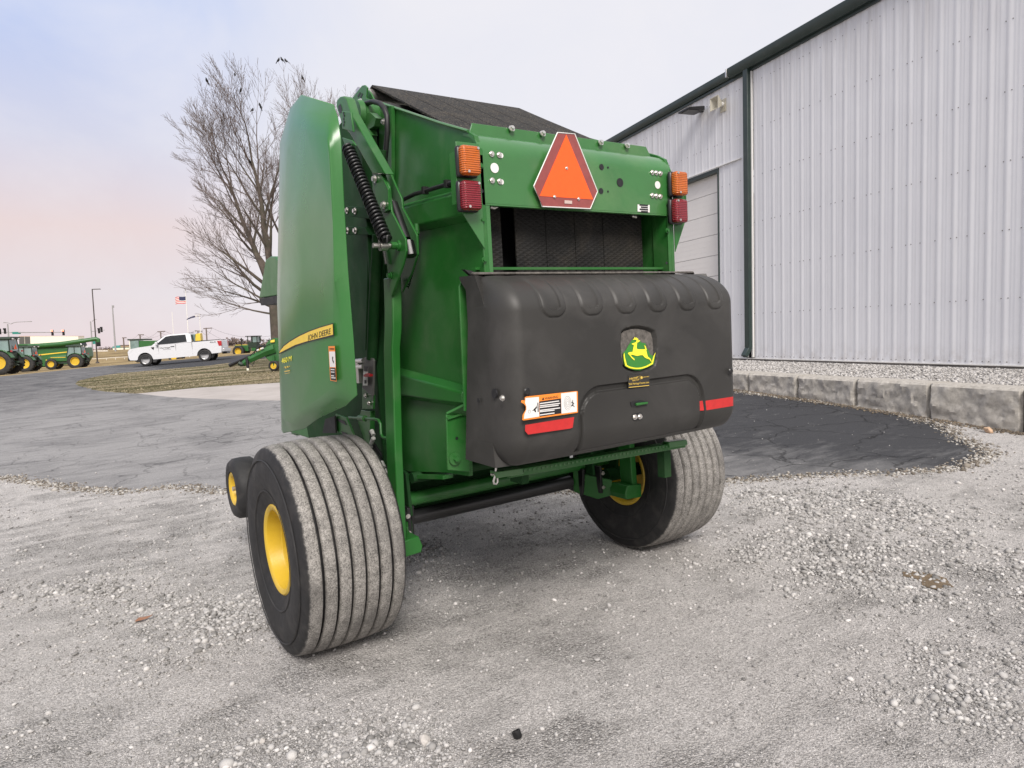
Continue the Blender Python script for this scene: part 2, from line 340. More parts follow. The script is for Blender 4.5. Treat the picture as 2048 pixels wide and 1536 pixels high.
def mat_asphalt():
    m, t, b, v = ground_nodes('worn_asphalt')
    at = N(t, 'ShaderNodeAttribute', attribute_name='dust').outputs['Fac']
    st = N(t, 'ShaderNodeMapping'); st.inputs['Rotation'].default_value = (0, 0, R(62)); st.inputs['Scale'].default_value = (1, 4.5, 1); t.links.new(v, st.inputs[0])
    d = mathn(t, 'MULTIPLY_ADD', noise(t, v, .7, 6, .65, .7), .55, mathn(t, 'MULTIPLY_ADD', noise(t, st.outputs[0], 1.3, 6, .7, .4), .45, at))
    d = ramp(t, d, [(.62, 0.), (1.25, 1.)])
    tar = ramp(t, noise(t, v, 130, 3, .7), [(.3, (.028, .029, .032)), (.6, (.056, .057, .062)), (.8, (.12, .12, .122))])
    dustc = ramp(t, noise(t, v, 60, 4, .7), [(.3, (.20, .197, .198)), (.7, (.345, .338, .335))])
    c = mixc(t, d, tar, dustc)
    wv = N(t, 'ShaderNodeVectorMath', operation='ADD'); nz = N(t, 'ShaderNodeTexNoise'); nz.inputs['Scale'].default_value = 2.5; nz.inputs['Detail'].default_value = 5
    t.links.new(v, nz.inputs['Vector']); scl = N(t, 'ShaderNodeVectorMath', operation='SCALE'); scl.inputs[3].default_value = .45; t.links.new(nz.outputs['Color'], scl.inputs[0])
    t.links.new(v, wv.inputs[0]); t.links.new(scl.outputs[0], wv.inputs[1])
    e1 = vor(t, wv.outputs[0], 1.15, 'DISTANCE_TO_EDGE').outputs['Distance']; e2 = vor(t, wv.outputs[0], 3.1, 'DISTANCE_TO_EDGE').outputs['Distance']
    k1 = ramp(t, e1, [(.006, 1.), (.017, 0.)]); k2 = mathn(t, 'MULTIPLY', ramp(t, e2, [(.009, 1.), (.026, 0.)]), ramp(t, noise(t, v, .8, 3), [(.48, 0.), (.6, 1.)]))
    k = mathn(t, 'MULTIPLY', mathn(t, 'MAXIMUM', k1, k2), ramp(t, noise(t, v, .45, 4), [(.30, .3), (.5, 1.)]))
    c = mixc(t, mathn(t, 'MULTIPLY', k, mathn(t, 'MULTIPLY_ADD', d, -.55, .85)), c, (.014, .014, .015))
    sp = vor(t, v, 7.5); spk = ramp(t, sp.outputs['Distance'], [(.035, 1.), (.055, 0.)])
    c = mixc(t, mathn(t, 'MULTIPLY', spk, .7), c, (.55, .53, .5))
    t.links.new(c, b.inputs['Base Color']); b.inputs['Roughness'].default_value = .85
    bumpn(t, b, mathn(t, 'MULTIPLY_ADD', k, -1.2, noise(t, v, 140, 3, .7)), .7, .006); return m
def mat_grass():
    m, t, b, v = ground_nodes('dry_turf')
    st = N(t, 'ShaderNodeMapping'); st.inputs['Rotation'].default_value = (0, 0, R(-30)); st.inputs['Scale'].default_value = (.35, 1.6, 1); t.links.new(v, st.inputs[0])
    a = noise(t, st.outputs[0], .55, 6, .6, .5); c = ramp(t, a, [(.40, (.085, .085, .033)), (.48, (.145, .13, .058)), (.54, (.29, .24, .15)), (.66, (.40, .33, .225))])
    c = mixc(t, ramp(t, noise(t, v, 25, 4, .7), [(.4, 0.), (.7, .5)]), c, (.12, .095, .055))
    t.links.new(c, b.inputs['Base Color']); b.inputs['Roughness'].default_value = .95
    bumpn(t, b, noise(t, v, 40, 4, .7), 1., .04); return m
def mat_field():
    m, t, b, v = ground_nodes('dry_field_grass')
    c = ramp(t, noise(t, v, .12, 6, .65, .4), [(.35, (.15, .11, .05)), (.5, (.30, .22, .11)), (.65, (.42, .32, .17))])
    t.links.new(c, b.inputs['Base Color']); b.inputs['Roughness'].default_value = .95
    bumpn(t, b, noise(t, v, 6, 4, .7), 1., .15); return m
def mat_concrete(name, c0, c1, sc=3):
    m, t, b, v = ground_nodes(name)
    c = ramp(t, noise(t, v, sc, 7, .65, .3), [(.3, c0), (.7, c1)])
    t.links.new(c, b.inputs['Base Color']); b.inputs['Roughness'].default_value = .9
    bumpn(t, b, noise(t, v, 50, 4, .7), .4, .008); return m
G_GRAVEL, G_ASPH, G_GRASS, G_FIELD = mat_gravel(), mat_asphalt(), mat_grass(), mat_field()
G_CONC = mat_concrete('pale_concrete', (.36, .33, .31), (.47, .435, .415), .8)

# ---------------------------------------------------------------- ground sheets: one partition of the terrain, no overlaps
road_far = [(-4.669, 52.712), (-3.085, 55.528), (-1.265, 58.392), (1.054, 62.686), (3.534, 58.247), (5.828, 58.059), (8.688, 55.262), (10.401, 54.447), (13.816, 53.984)]
asphalt = [(5.454, -0.535), (5.314, -0.488), (5.009, -0.537), (4.652, -0.514), (4.439, -0.37), (4.224, -0.249), (4.047, -0.166), (3.964, -0.013), (3.643, 0.192), (3.332, 0.402), (3.09, 0.554), (2.884, 0.704), (2.328, 1.093), (1.536, 1.603), (0.814, 2.225), (0.087, 2.922), (-0.426, 3.499), (-0.751, 3.974), (-0.898, 4.218), (-1.0, 4.469), (-1.288, 4.858), (-1.482, 4.868), (-1.669, 4.909), (-1.925, 5.289), (-2.191, 5.747), (-2.525, 6.543), (-2.839, 7.131)]
asphalt += [(-5, 8.5), (-12, 10), (-40, 14), (-40, 60), (-16, 62)] + road_far + [(10.5, 40), (12, 26), (10.2, 13)] + [(7.873, 4.384), (7.654, 3.016), (7.452, 1.999), (7.355, 1.445), (7.065, 0.851), (6.79, 0.491), (6.607, 0.371), (6.296, 0.157), (5.927, -0.163)]
island = [(-1.19, 31.784), (-1.021, 33.827), (-0.567, 35.533), (0.053, 37.174), (1.077, 38.809), (2.482, 38.528), (5.258, 37.07), (7.8, 40.056), (10.161, 41.019)]
island += [(9.8, 36), (9.2, 25)] + [(3.965, 19.062), (2.99, 20.203), (1.95, 21.218), (1.063, 21.344), (0.139, 21.495), (-0.36, 23.2), (-0.793, 25.855), (-1.099, 29.043)]
concrete = [(9.2, 25), (8.2, 14.5)] + [(2.14, 12.581), (1.582, 13.998), (1.043, 16.056), (0.616, 18.134), (0.131, 21.416), (1.056, 21.288), (1.942, 21.175), (2.978, 20.15), (3.951, 19.011)]
field = road_far + [(12.5, 40), (60, 36), (500, 36), (500, 700), (-500, 700), (-500, 66), (-60, 66), (-16, 62.5)]
def rough_edge(poly, step, amp, lim):
    out = []
    for i in range(len(poly)):
        a = np.array(poly[i]); b = np.array(poly[(i+1) % len(poly)]); L = np.linalg.norm(b-a)
        k = max(1, int(L/step)) if L < lim else 1
        for j in range(k):
            p = a+(b-a)*j/k
            if j and L < lim: p = p+rng.normal(0, amp, 2)
            out.append(tuple(p))
    return out
zones = [('grass', rough_edge(island, .5, .05, 30)), ('concrete', concrete), ('asphalt', rough_edge(asphalt, .10, .035, 6)), ('field', field)]
pts = []
def ring(x0, x1, y0, y1, st, hole=None):
    xs = np.arange(x0, x1+.01, st); ys = np.arange(y0, y1+.01, st)
    for x in xs:
        for y in ys:
            if hole and hole[0] < x < hole[1] and hole[2] < y < hole[3]: continue
            pts.append((x+rng.uniform(-.2, .2)*st, y+rng.uniform(-.2, .2)*st))
ring(-7, 9, -5, 10, .22); ring(-20, 20, -16, 50, 1.2, (-7.1, 9.1, -5.1, 10.1)); ring(-70, 70, -60, 140, 6, (-20.5, 20.5, -16.5, 50.5)); ring(-520, 520, -520, 720, 40, (-71, 71, -61, 141))
vin = [Vector(p) for p in pts]; faces_in = []
for nm, poly in zones:
    o = len(vin); vin += [Vector(p) for p in poly]; faces_in.append(list(range(o, o+len(poly))))
cv, ce, cfc, ov, oe, of = delaunay_2d_cdt(vin, [], faces_in, 0, 1e-5)
XY = np.array([(p.x, p.y) for p in cv]); Z = np.concatenate([HV(XY[i:i+4000]) for i in range(0, len(XY), 4000)])
from mathutils import noise as mnoise
for i, (x, y) in enumerate(XY):
    if abs(x) < 12 and -9 < y < 14: Z[i] += .010*mnoise.noise(Vector((x*1.7, y*1.7, 0)))+.006*mnoise.noise(Vector((x*4, y*4, 3)))
order = ['grass', 'concrete', 'asphalt', 'field']
FC = np.array([[f[0], f[1], f[2]] for f in cfc]); CEN = XY[FC].mean(1)
def inside(P, poly):
    x, y = P[:, 0], P[:, 1]; c = np.zeros(len(P), int); n = len(poly)
    for i in range(n):
        (x1, y1), (x2, y2) = poly[i], poly[(i+1) % n]
        if y1 == y2: continue
        k = (y1 > y) != (y2 > y); c += k & (x < (x2-x1)*(y-y1)/(y2-y1)+x1)
    return c % 2 == 1
buckets = {k: [] for k in order+['gravel']}; left = np.ones(len(FC), bool); ZP = dict(zones)
for k in order:
    q = inside(CEN, ZP[k]) & left; left &= ~q; buckets[k] = FC[q].tolist()
buckets['gravel'] = FC[left].tolist()
def sheet(name, fs, m):
    used = sorted({i for f in fs for i in f}); mp = {g: i for i, g in enumerate(used)}
    me = bpy.data.meshes.new(name); me.from_pydata([(XY[i][0], XY[i][1], Z[i]) for i in used], [], [[mp[i] for i in f] for f in fs])
    me.materials.append(m); me.polygons.foreach_set('use_smooth', [True]*len(me.polygons)); me.update()
    if me.polygons and me.polygons[0].normal.z < 0: me.flip_normals()
    o = link(name, me); o['kind'] = 'structure'; return o
sheet('gravel_yard', buckets['gravel'], G_GRAVEL); ro = sheet('asphalt_road', buckets['asphalt'], G_ASPH)
sheet('grass_island', buckets['grass'], G_GRASS); sheet('concrete_apron', buckets['concrete'], G_CONC); sheet('field', buckets['field'], G_FIELD)
# how much pale road dust has been carried onto the tarmac: most where the yard traffic turns, little by the retaining wall and the island
me = ro.data; at = me.attributes.new('dust', 'FLOAT', 'POINT'); vals = []
for v_ in me.vertices:
    x, y = v_.co.x, v_.co.y
    right = min(1, max(0, (x-2.6)/2.2)); d_ = .46-.36*right
    if y > 14: d_ -= min(.20, (y-14)*.012)
    vals.append(d_)
at.data.foreach_set('value', vals)

# ---------------------------------------------------------------- terrace, retaining wall, warehouse
DH = .238; DX, DY = math.sin(DH), math.cos(DH)           # direction the long wall runs
WALL0 = Vector((11.06, 1.334, .741))
def wl(s, n, z):                                          # s along the wall, n outwards (towards the yard), z up
    return Vector((WALL0.x+DX*s-DY*n, WALL0.y+DY*s+DX*n, z))
WROT = (0, 0, math.pi/2-DH)                               # local x along wall, local y = into building's left
M['block'] = mat_concrete('split_face_concrete', (.30, .28, .25), (.52, .49, .445), 16)
M['blocktop'] = mat_concrete('block_top', (.30, .285, .26), (.40, .38, .35), 4)
NB = Vector((6.917, -.261, 0)); BL = 1.168
nwall = (WALL0.x-NB.x)*DY-(WALL0.y-NB.y)*DX               # distance block face to siding
sB0 = (NB.x-WALL0.x)*DX+(NB.y-WALL0.y)*DY                 # s of first block joint
mb = MB(); ss = [sB0-6+i*2 for i in range(16)]
tv = [wl(s, n, .70+.018*mnoise.noise(Vector((s*2, n*2, 1)))+(.02 if n < .3 else 0)) for s in np.arange(sB0-8, sB0+24, .5) for n in np.linspace(-.3, nwall-.42, 8)]
nn = len(np.arange(sB0-8, sB0+24, .5)); mb.add(tv, [(i*8+j, i*8+j+1, i*8+j+9, i*8+j+8) for i in range(nn-1) for j in range(7)])
part('terrace_gravel_bed', mb, G_GRAVEL, kind='structure')
rw = thing('retaining_wall', 'low retaining wall of rough pale concrete blocks below the white metal building', 'retaining wall', (NB.x, NB.y, .2))
def rock_block(seed):
    nx, nz = 40, 20; W_, Hh, D_ = BL-.016, .62, .42; vs = []; fs = []
    for i in range(nx+1):
        for j in range(nz+1):
            u, w_ = i/nx, j/nz; x = u*W_+.008; z = w_*Hh-Hh
            e = min(u, 1-u)*W_; ez = (1-w_)*Hh
            edge = 1-min(1, min(e, ez)/.05)
            y = .045*mnoise.noise(Vector((x*2.4+seed*7, z*3, seed)))+.030*mnoise.noise(Vector((x*6+seed, z*9, 2)))+.018*abs(mnoise.noise(Vector((x*14, z*19, seed))))+.007*mnoise.noise(Vector((x*40, z*45, seed)))
            vs.append((x, y*(1-.7*edge)-.045*edge*edge, z))
    for i in range(nx):
        for j in range(nz): a = i*(nz+1)+j; fs.append((a, a+nz+1, a+nz+2, a+1))
    b0 = len(vs); vs += [(.008, -D_, 0), (W_+.008, -D_, 0), (W_+.008, -D_, -Hh), (.008, -D_, -Hh)]
    top = [i*(nz+1)+nz for i in range(nx+1)]; fs.append(tuple(top)+(b0+1, b0))
    lf = [j for j in range(nz+1)]; fs.append(tuple(lf)+(b0, b0+3)); rt = [nx*(nz+1)+j for j in range(nz, -1, -1)]; fs.append(tuple(rt)+(b0+2, b0+1))
    m_ = MB(); m_.add(vs, fs); return m_
bm_ = [mesh_of('block', rock_block(k), M['block'], 22) for k in range(4)]
for k in range(-4, 14):
    o = link('block', bm_[k % 4], rw); o.location = wl(sB0+k*BL, nwall, .738+.006*math.sin(k*2.3))-Vector((NB.x, NB.y, .2))
    o.rotation_euler = (R(random.uniform(-.5, .5)), 0, math.pi/2-DH)

def siding_mat():
    m = bpy.data.materials.new('white_siding'); m.use_nodes = True; t = m.node_tree; b = t.nodes['Principled BSDF']
    g = N(t, 'ShaderNodeNewGeometry'); sp = N(t, 'ShaderNodeSeparateXYZ'); t.links.new(g.outputs['Position'], sp.inputs[0])
    mp = N(t, 'ShaderNodeMapping'); mp.inputs['Scale'].default_value = (3, 3, .12); t.links.new(g.outputs['Position'], mp.inputs[0])
    st = noise(t, mp.outputs[0], 2.2, 5, .65); up = ramp(t, mathn(t, 'MULTIPLY_ADD', noise(t, mp.outputs[0], 4, 4), 1.6, sp.outputs[2]), [(0, 0.), (1, 1.)])
    run = mathn(t, 'MULTIPLY', ramp(t, st, [(.40, 0.), (.72, 1.)]), ramp(t, mathn(t, 'DIVIDE', sp.outputs[2], 9.), [(.66, .02), (.92, .55)]))
    c = ramp(t, noise(t, g.outputs['Position'], .6, 4), [(.3, (.69, .695, .725)), (.7, (.73, .735, .76))])
    c = mixc(t, run, c, (.26, .235, .22)); c = mixc(t, mathn(t, 'MULTIPLY', ramp(t, noise(t, g.outputs['Position'], 5, 5, .7), [(.42, 0.), (.7, 1.)]), ramp(t, mathn(t, 'DIVIDE', sp.outputs[2], 2.), [(.37, .5), (.60, 0.)])), c, (.36, .32, .28)); c = mixc(t, ramp(t, noise(t, mp.outputs[0], 7, 3), [(.5, 0.), (.8, .10)]), c, (.40, .36, .33))
    t.links.new(c, b.inputs['Base Color']); b.inputs['Roughness'].default_value = .42; b.inputs['Specular IOR Level'].default_value = .4
    bumpn(t, b, noise(t, g.outputs['Position'], 1.3, 3), .25, .03); return m
M['siding'] = siding_mat()
M['trim'] = mat('dark_green_trim', (.022, .038, .034), .4, vary=.12, scale=2, dirt=(.06, .07, .065), dirt_amt=.4)
M['doorp'] = mat('off_white_door', (.74, .715, .69), .5, vary=.05, scale=.8)
M['foot'] = mat_concrete('foundation_concrete', (.16, .15, .14), (.30, .28, .26), 2)
M['screw'] = mat('screw_head', (.20, .19, .18), .5, metal=.5)
hall = thing('warehouse', 'big white ribbed metal building with dark green gutter and downspout', 'building', wl(0, 0, 0), WROT)
PW = .9144
def panel_mb(z0, z1):
    prof = []                                            # (x, outward)
    for k in range(3):
        x = k*.3048
        prof += [(x+.0, .0), (x+.062, 0), (x+.070, .0011), (x+.086, .0011), (x+.094, 0), (x+.126, 0), (x+.134, .0011), (x+.150, .0011), (x+.158, 0), (x+.192, 0), (x+.216, .009), (x+.270, .009), (x+.294, 0)]
    prof.append((PW-.001, 0))
    m_ = MB(); vs = [(x, y, z) for z in (z0, z1) for x, y in prof]; n = len(prof)
    m_.add(vs, [(i, i+1, n+i+1, n+i) for i in range(n-1)]); return m_
def screws_mb(z0, z1):
    m_ = MB()
    for zi, z in enumerate([.83]+list(np.arange(1.9, 8, 1.13))):
        if not (z0-.01 < z < z1): continue
        for k in range(3):
            for dx in ((.186, .30) if (zi == 0 or k == 0) else (.30,)):
                x = k*.3048+dx
                if x < PW: m_.tube([(x, -.002, z), (x, .009, z)], .009, 6)
    return m_
EAVE = 8.02
full = mesh_of('wall_panel', panel_mb(.77, EAVE), M['siding'], 25); fs_ = mesh_of('screw', screws_mb(.77, EAVE), M['screw'], 0)
SD = (6.536, 3.509)
SDR, SDL = 6.30, 6.62
def add_panel(s, me, sm):
    o = link('wall_panel', me, hall, (s, 0, 0)); q = link('screw', sm, o); q['kind'] = 'stuff'
for k in range(17): add_panel(SDR-(k+1)*PW, full, fs_)
D0, D1, DZ = 7.692, 12.892, 5.720
add_panel(SDL, full, fs_)
over = mesh_of('wall_panel', panel_mb(DZ+.12, EAVE), M['siding'], 25); os_ = mesh_of('screw', screws_mb(DZ+.12, EAVE), M['screw'], 0)
s = SDL+PW
while s < D1+.2: add_panel(s, over, os_); s += PW
while s < 19: add_panel(s, full, fs_); s += PW
SEND = s
# narrow return of siding between door jamb and the last full panel
part('door_jamb_panel', MB().box(((SDL+PW+D0)/2, -.02, (.77+DZ)/2+.06), (D0-SDL-PW, .03, DZ-.77+.11)), M['siding'], hall)
part('foundation', MB().box(((SEND-12)/2, -.12, .45), (SEND+12, .2, .62)), M['foot'], hall)
part('base_trim', MB().box(((SEND-12)/2, .0, .772), (SEND+12, .045, .022)), M['white'], hall)
# side and back walls and roof, out of the photo's view but part of the building
part('far_walls', MB().box((SEND+.05, -9, 4.3), (.1, 18, 7.4)).box((-9.3, -9, 4.3), (.1, 18, 7.4)).box(((SEND-9)/2, -18, 4.3), (SEND+9, .1, 7.4)), M['siding'], hall)
part('roof', MB().prism([(-9.6, .12, EAVE+.10), (-9.6, -9, EAVE+1.6), (-9.6, -18.2, EAVE+.1), (-9.6, -18.2, EAVE+.02), (-9.6, -9, EAVE+1.5), (-9.6, .12, EAVE+.02)], (SEND+9.9, 0, 0)), M['trim'], hall)
def gutter(s0, s1, z, d, h): return MB().prism([(s0, .01, z), (s0, d*.72, z), (s0, d, z+h*.45), (s0, d, z+h), (s0, d-.02, z+h), (s0, .01, z+h)], (s1-s0, 0, 0))
SG = (7.037, 7.99)
part('gutter', gutter(-12, SG[0], EAVE-.13, .20, .24), M['trim'], hall, bevel=.006)
part('gutter', gutter(SG[0]+.06, SEND, EAVE-.12, .13, .16), M['trim'], hall, bevel=.006)
part('gutter_end_cap', MB().box((SG[0]+.03, .12, EAVE), (.05, .2, .2)), M['steel'], hall, bevel=.004)
part('eave_trim', MB().box(((SEND-12)/2, .03, EAVE-.16), (SEND+12, .05, .06)), M['trim'], hall)
part('downspout', MB().box(((SDR+SDL)/2-.02, .075, 4.5), (.17, .13, 6.9)), M['trim'], hall, bevel=.01)
part('downspout_elbow', MB().prism([((SDR+SDL)/2-.10, .01, 1.05), ((SDR+SDL)/2-.10, .14, 1.05), ((SDR+SDL)/2-.10, .26, .86), ((SDR+SDL)/2-.10, .18, .80)], (.16, 0, 0)), M['trim'], hall, bevel=.008)
part('corner_trim', MB().box((SDR+.05, .015, 4.4), (.06, .05, 7.2)).box((SDL-.05, .015, 4.4), (.06, .05, 7.2)), M['white'], hall, bevel=.004)
# overhead door, set back behind its opening
mbj = MB().box((D0, -.06, (DZ+.75)/2), (.05, .16, DZ-.75)).box((D1, -.06, (DZ+.75)/2), (.05, .16, DZ-.75))
part('door_jamb', mbj, M['trim'], hall, bevel=.004)
part('door_header', MB().box(((D0+D1)/2, -.05, DZ+.045), (D1-D0+.05, .14, .10)), M['trim'], hall)
part('header_flashing', MB().box(((D0+D1)/2-.45, .03, DZ+.115), (D1-D0+1.0, .05, .02)), M['white'], hall)
zz = .76; dh = .56; ds = []
secm = mesh_of('door_section', MB().box((0, 0, dh/2), (D1-D0-.05, .05, dh-.012)).box((0, .026, dh*.25), (D1-D0-.06, .002, .012)).box((0, .026, dh*.5), (D1-D0-.06, .002, .012)).box((0, .026, dh*.75), (D1-D0-.06, .002, .012)), M['doorp'], 20)
dr = part('overhead_door', MB().box(((D0+D1)/2, -.22, (DZ+.75)/2), (D1-D0, .02, DZ-.75)), M['trim'], hall)
while zz < DZ-.1: link('door_section', secm, dr, ((D0+D1)/2, -.17, zz)); zz += dh
# floodlight and speaker horn high on the wall
FL = (8.342, 7.536)
fl = thing('floodlight', 'dark flat floodlight on the white wall under the gutter', 'light', wl(FL[0], 0, FL[1]), WROT)
part('housing', MB().prism([(-.24, .10, .02), (-.24, .62, -.05), (-.24, .62, -.10), (-.24, .10, -.09)], (.48, 0, 0)), M['black'], fl, bevel=.01)
part('lamp_glass', MB().prism([(-.19, .26, -.095), (-.19, .58, -.106), (-.19, .58, -.112), (-.19, .26, -.101)], (.38, 0, 0)), M['grey'], fl)
part('bracket', MB().box((0, .05, -.03), (.12, .12, .09)), M['black'], fl, bevel=.006)
HP = (7.446, 7.385)
hn = thing('horn_speaker', 'small square cream horn speaker on the wall beside the floodlight', 'speaker', wl(HP[0], 0, HP[1]), WROT)
M['cream'] = mat('cream_plastic', (.46, .43, .35), .5)
sq = lambda y, h: [(-h, y, -h), (h, y, -h), (h, y, h), (-h, y, h)]
part('horn', MB().loft([sq(.10, .06), sq(.14, .08), sq(.30, .17), sq(.30, .15), sq(.16, .05)]), M['cream'], hn)
part('driver', MB().tube([(0, .02, 0), (0, .12, 0)], .06, 14), M['white'], hn)
part('mount_plate', MB().box((0, .012, -.03), (.22, .02, .32)), M['cream'], hn)
cm = thing('dome_camera', 'white dome camera beside the square horn speaker', 'camera', wl(HP[0]+.34, 0, HP[1]+.06), WROT)
part('dome', MB().lathe([(.0, .001), (.0, .09), (.05, .10), (.12, .085), (.17, .05), (.185, .001)], 'y', 18), M['white'], cm)
# ---------------------------------------------------------------- the round baler
TILT = .030
BALER = thing('round_baler', 'green round baler seen from behind with big black rear cover and ribbed flotation tyres', 'round baler',
              (.53*math.sin(TILT), 0, .53-.53*math.cos(TILT)), (0, -TILT, 0))
B = BALER
def bpart(name, mb, m, **k): return part(name, mb, M[m] if isinstance(m, str) else m, B, **k)
def mirror(mb): 
    o = MB(); o.v = [(-x, y, z) for x, y, z in mb.v]; o.f = [tuple(reversed(f)) for f in mb.f]; return o
# wheels -------------------------------------------------
TR = 2.343/2
def tyre_mb():
    side = [(-.205, .222), (-.225, .228), (-.238, .26), (-.252, .30), (-.262, .36), (-.262, .42), (-.252, .47), (-.243, .495), (-.2365, .510), (-.230, .5195)]
    crown = []; n = 7; w = .450; rib = (w-6*.018)/n
    def rc(x): return .533-.012*(abs(x)/.225)**2.4
    x = -w/2
    for k in range(n):
        a, b = x, x+rib; crown += [(a, rc(a)-.003), (a+.004, rc(a)), ((a+b)/2, rc((a+b)/2)), (b-.004, rc(b)), (b, rc(b)-.003)]
        if k < n-1: crown += [(b+.003, rc(b)-.032), (b+.015, rc(b)-.032)]
        x = b+.018
    prof = side[:-1]+crown+[(-a, r_) for a, r_ in side[:-1][::-1]]
    m_ = MB().lathe(prof, 'x', 120); return m_
def rim_mb():
    prof = [(-.222, .198), (-.230, .206), (-.232, .222), (-.226, .229), (-.216, .226), (-.206, .213), (-.19, .203), (-.165, .200), (-.15, .184), (-.06, .180), (.06, .178), (.14, .2), (.19, .205), (.206, .213), (.216, .226), (.226, .229), (.232, .222), (.230, .206), (.222, .198),
            (.20, .195), (.15, .188), (.07, .166), (-.07, .166), (-.15, .188), (-.20, .195)]
    return MB().lathe(prof, 'x', 64, close=True)
def disc_mb():
    m_ = MB().lathe([(.03, .168), (.05, .15), (.055, .10), (.05, .085), (.05, .03), (.042, .03), (.042, .085), (.047, .10), (.042, .15), (.02, .168)], 'x', 40, close=True)
    return m_
wheel = bpart('wheel', rim_mb(), 'yellow', smooth=40, loc=(-TR, 0, .53), label='yellow wheel on the near left side')
tyre = part('tyre', tyre_mb(), M['tyre'], wheel, smooth=50)
tr_ = MB()
for sgn in (-1, 1):
    for rr, w_ in ((.455, .004), (.30, .005)): tr_.lathe([(sgn*.2585 if rr > .4 else sgn*.2515, rr-w_), (sgn*(.2635 if rr > .4 else .2565), rr), (sgn*.2585 if rr > .4 else sgn*.2555, rr+w_)], 'x', 96)
part('sidewall_ring', tr_, M['rubber'], wheel, smooth=40)
part('wheel_disc', disc_mb(), M['yellow'], wheel, smooth=40)
hubm = MB().lathe([(.05, .07), (-.03, .07), (-.04, .06), (-.06, .05), (-.06, .0)], 'x', 24)
for k in range(8):
    a = 2*math.pi*k/8; hubm.tube([(.03, .12*math.cos(a), .12*math.sin(a)), (.075, .12*math.cos(a), .12*math.sin(a))], .011, 6)
part('hub', hubm, M['yellow'], wheel, smooth=40)
w2 = copy_tree(wheel, B); w2.location = (TR, 0, .53); w2.rotation_euler = (0, 0, math.pi); w2['label'] = 'yellow wheel on the far right side'
# axle group ---------------------------------------------
bpart('axle_tube', MB().tube([(-.95, .08, .625), (.95, .08, .625)], .042, 20), 'green')
bpart('stub_axle', MB().tube([(-1.12, 0, .53), (-.8, 0, .53)], .045, 16).tube([(1.12, 0, .53), (.8, 0, .53)], .045, 16), 'shade_green')
bpart('kicker_roller', MB().tube([(-.62, .12, .507), (.585, .12, .507)], .045, 24), 'black', smooth=40)
bpart('gate_cross_tube', MB().tube([(-.66, -.05, .775), (.66, -.05, .775)], .03, 14).tube([(-.66, .25, .80), (.66, .25, .80)], .04, 14), 'shade_green')
bpart('floor_and_filler_plate', MB().box((0, .35, .86), (1.2, 1.0, .02)).box((0, .26, .657), (1.40, .02, .41)), 'shade_green')  # floor, plus an upright dark plate added to hide bright ground behind
# tailgate sides -----------------------------------------
SX = .61
def gate_side(s):
    poly = [(-.60, .86), (-.38, .845), (.10, .78), (.22, .80), (.22, 2.45), (.135, 2.84), (-.10, 2.745), (-.776, 2.463), (-.83, 2.43), (-.86, 2.36), (-.86, 1.78), (-.72, 1.78), (-.62, 1.2)]
    return MB().prism([(s*SX, y, z) for y, z in poly], (-s*.022, 0, 0))
def hat_beam(y0, y1, z0a, z1a, z0b, z1b, s, d=.045, c=.03):
    # pressed channel standing proud of the sheet: (top,bottom) at the front end a and the rear end b
    def ringp(y, zt, zb): return [(s*SX, y, zt), (s*(SX+d), y, zt-c), (s*(SX+d), y, zb+c), (s*SX, y, zb)]
    return MB().loft([ringp(y0, z0a, z1a), ringp(y1, z0b, z1b)])
up_a, lo_a, up_b, lo_b = [(-0.64, -0.13208, 2.26619), (-0.64, -0.1052, 2.09866), (-0.64, -0.7396, 2.22154), (-0.64, -0.67876, 2.06519)]
lu_a, ll_a, lu_b, ll_b = [(-0.64, 0.0222, 1.38476), (-0.64, 0.05178, 1.20123), (-0.64, -0.65536, 1.3101), (-0.64, -0.65132, 1.19962)]
for s in (-1, 1):
    bpart('gate_side_sheet', gate_side(s), 'green', bevel=.003)
    bpart('upper_side_beam', hat_beam(up_a[1]+.12, up_b[1]-.03, up_a[2]+.0, lo_a[2]-.0, up_b[2], lo_b[2], s), 'green', bevel=.008, seg=3)
    bpart('lower_side_beam', hat_beam(lu_a[1]+.10, lu_b[1], lu_a[2], ll_a[2], lu_b[2], ll_b[2], s), 'green', bevel=.008, seg=3)
    # rear-facing flanges outside the sheet
    bpart('side_flange', MB().prism([(s*.612, -.80, 1.21), (s*.728, -.80, 1.21), (s*.716, -.80, 1.77), (s*.69, -.80, 1.815), (s*.612, -.80, 1.815)], (0, .012, 0)), 'green', bevel=.002)
    bpart('lower_bracket', MB().prism([(s*.725, -.62, 1.18), (s*.735, -.62, .915), (s*.612, -.62, .885), (s*.612, -.62, 1.16)], (0, .014, 0)).prism([(s*.725, -.62, 1.18), (s*.612, -.62, 1.16), (s*.612, -.72, 1.245)], (0, .006, .012)), 'green', bevel=.003)
bpart('bracket_edge', MB().box((-.668, -.626, 1.171), (.115, .012, .010), Euler((0, R(-9), 0)).to_matrix()), 'plate')
bpart('gate_bottom_lip', MB().prism([(-.64, -.38, .835), (-.64, .12, .765), (-.64, .12, .745), (-.64, -.38, .815)], (.06, 0, 0)), 'green')
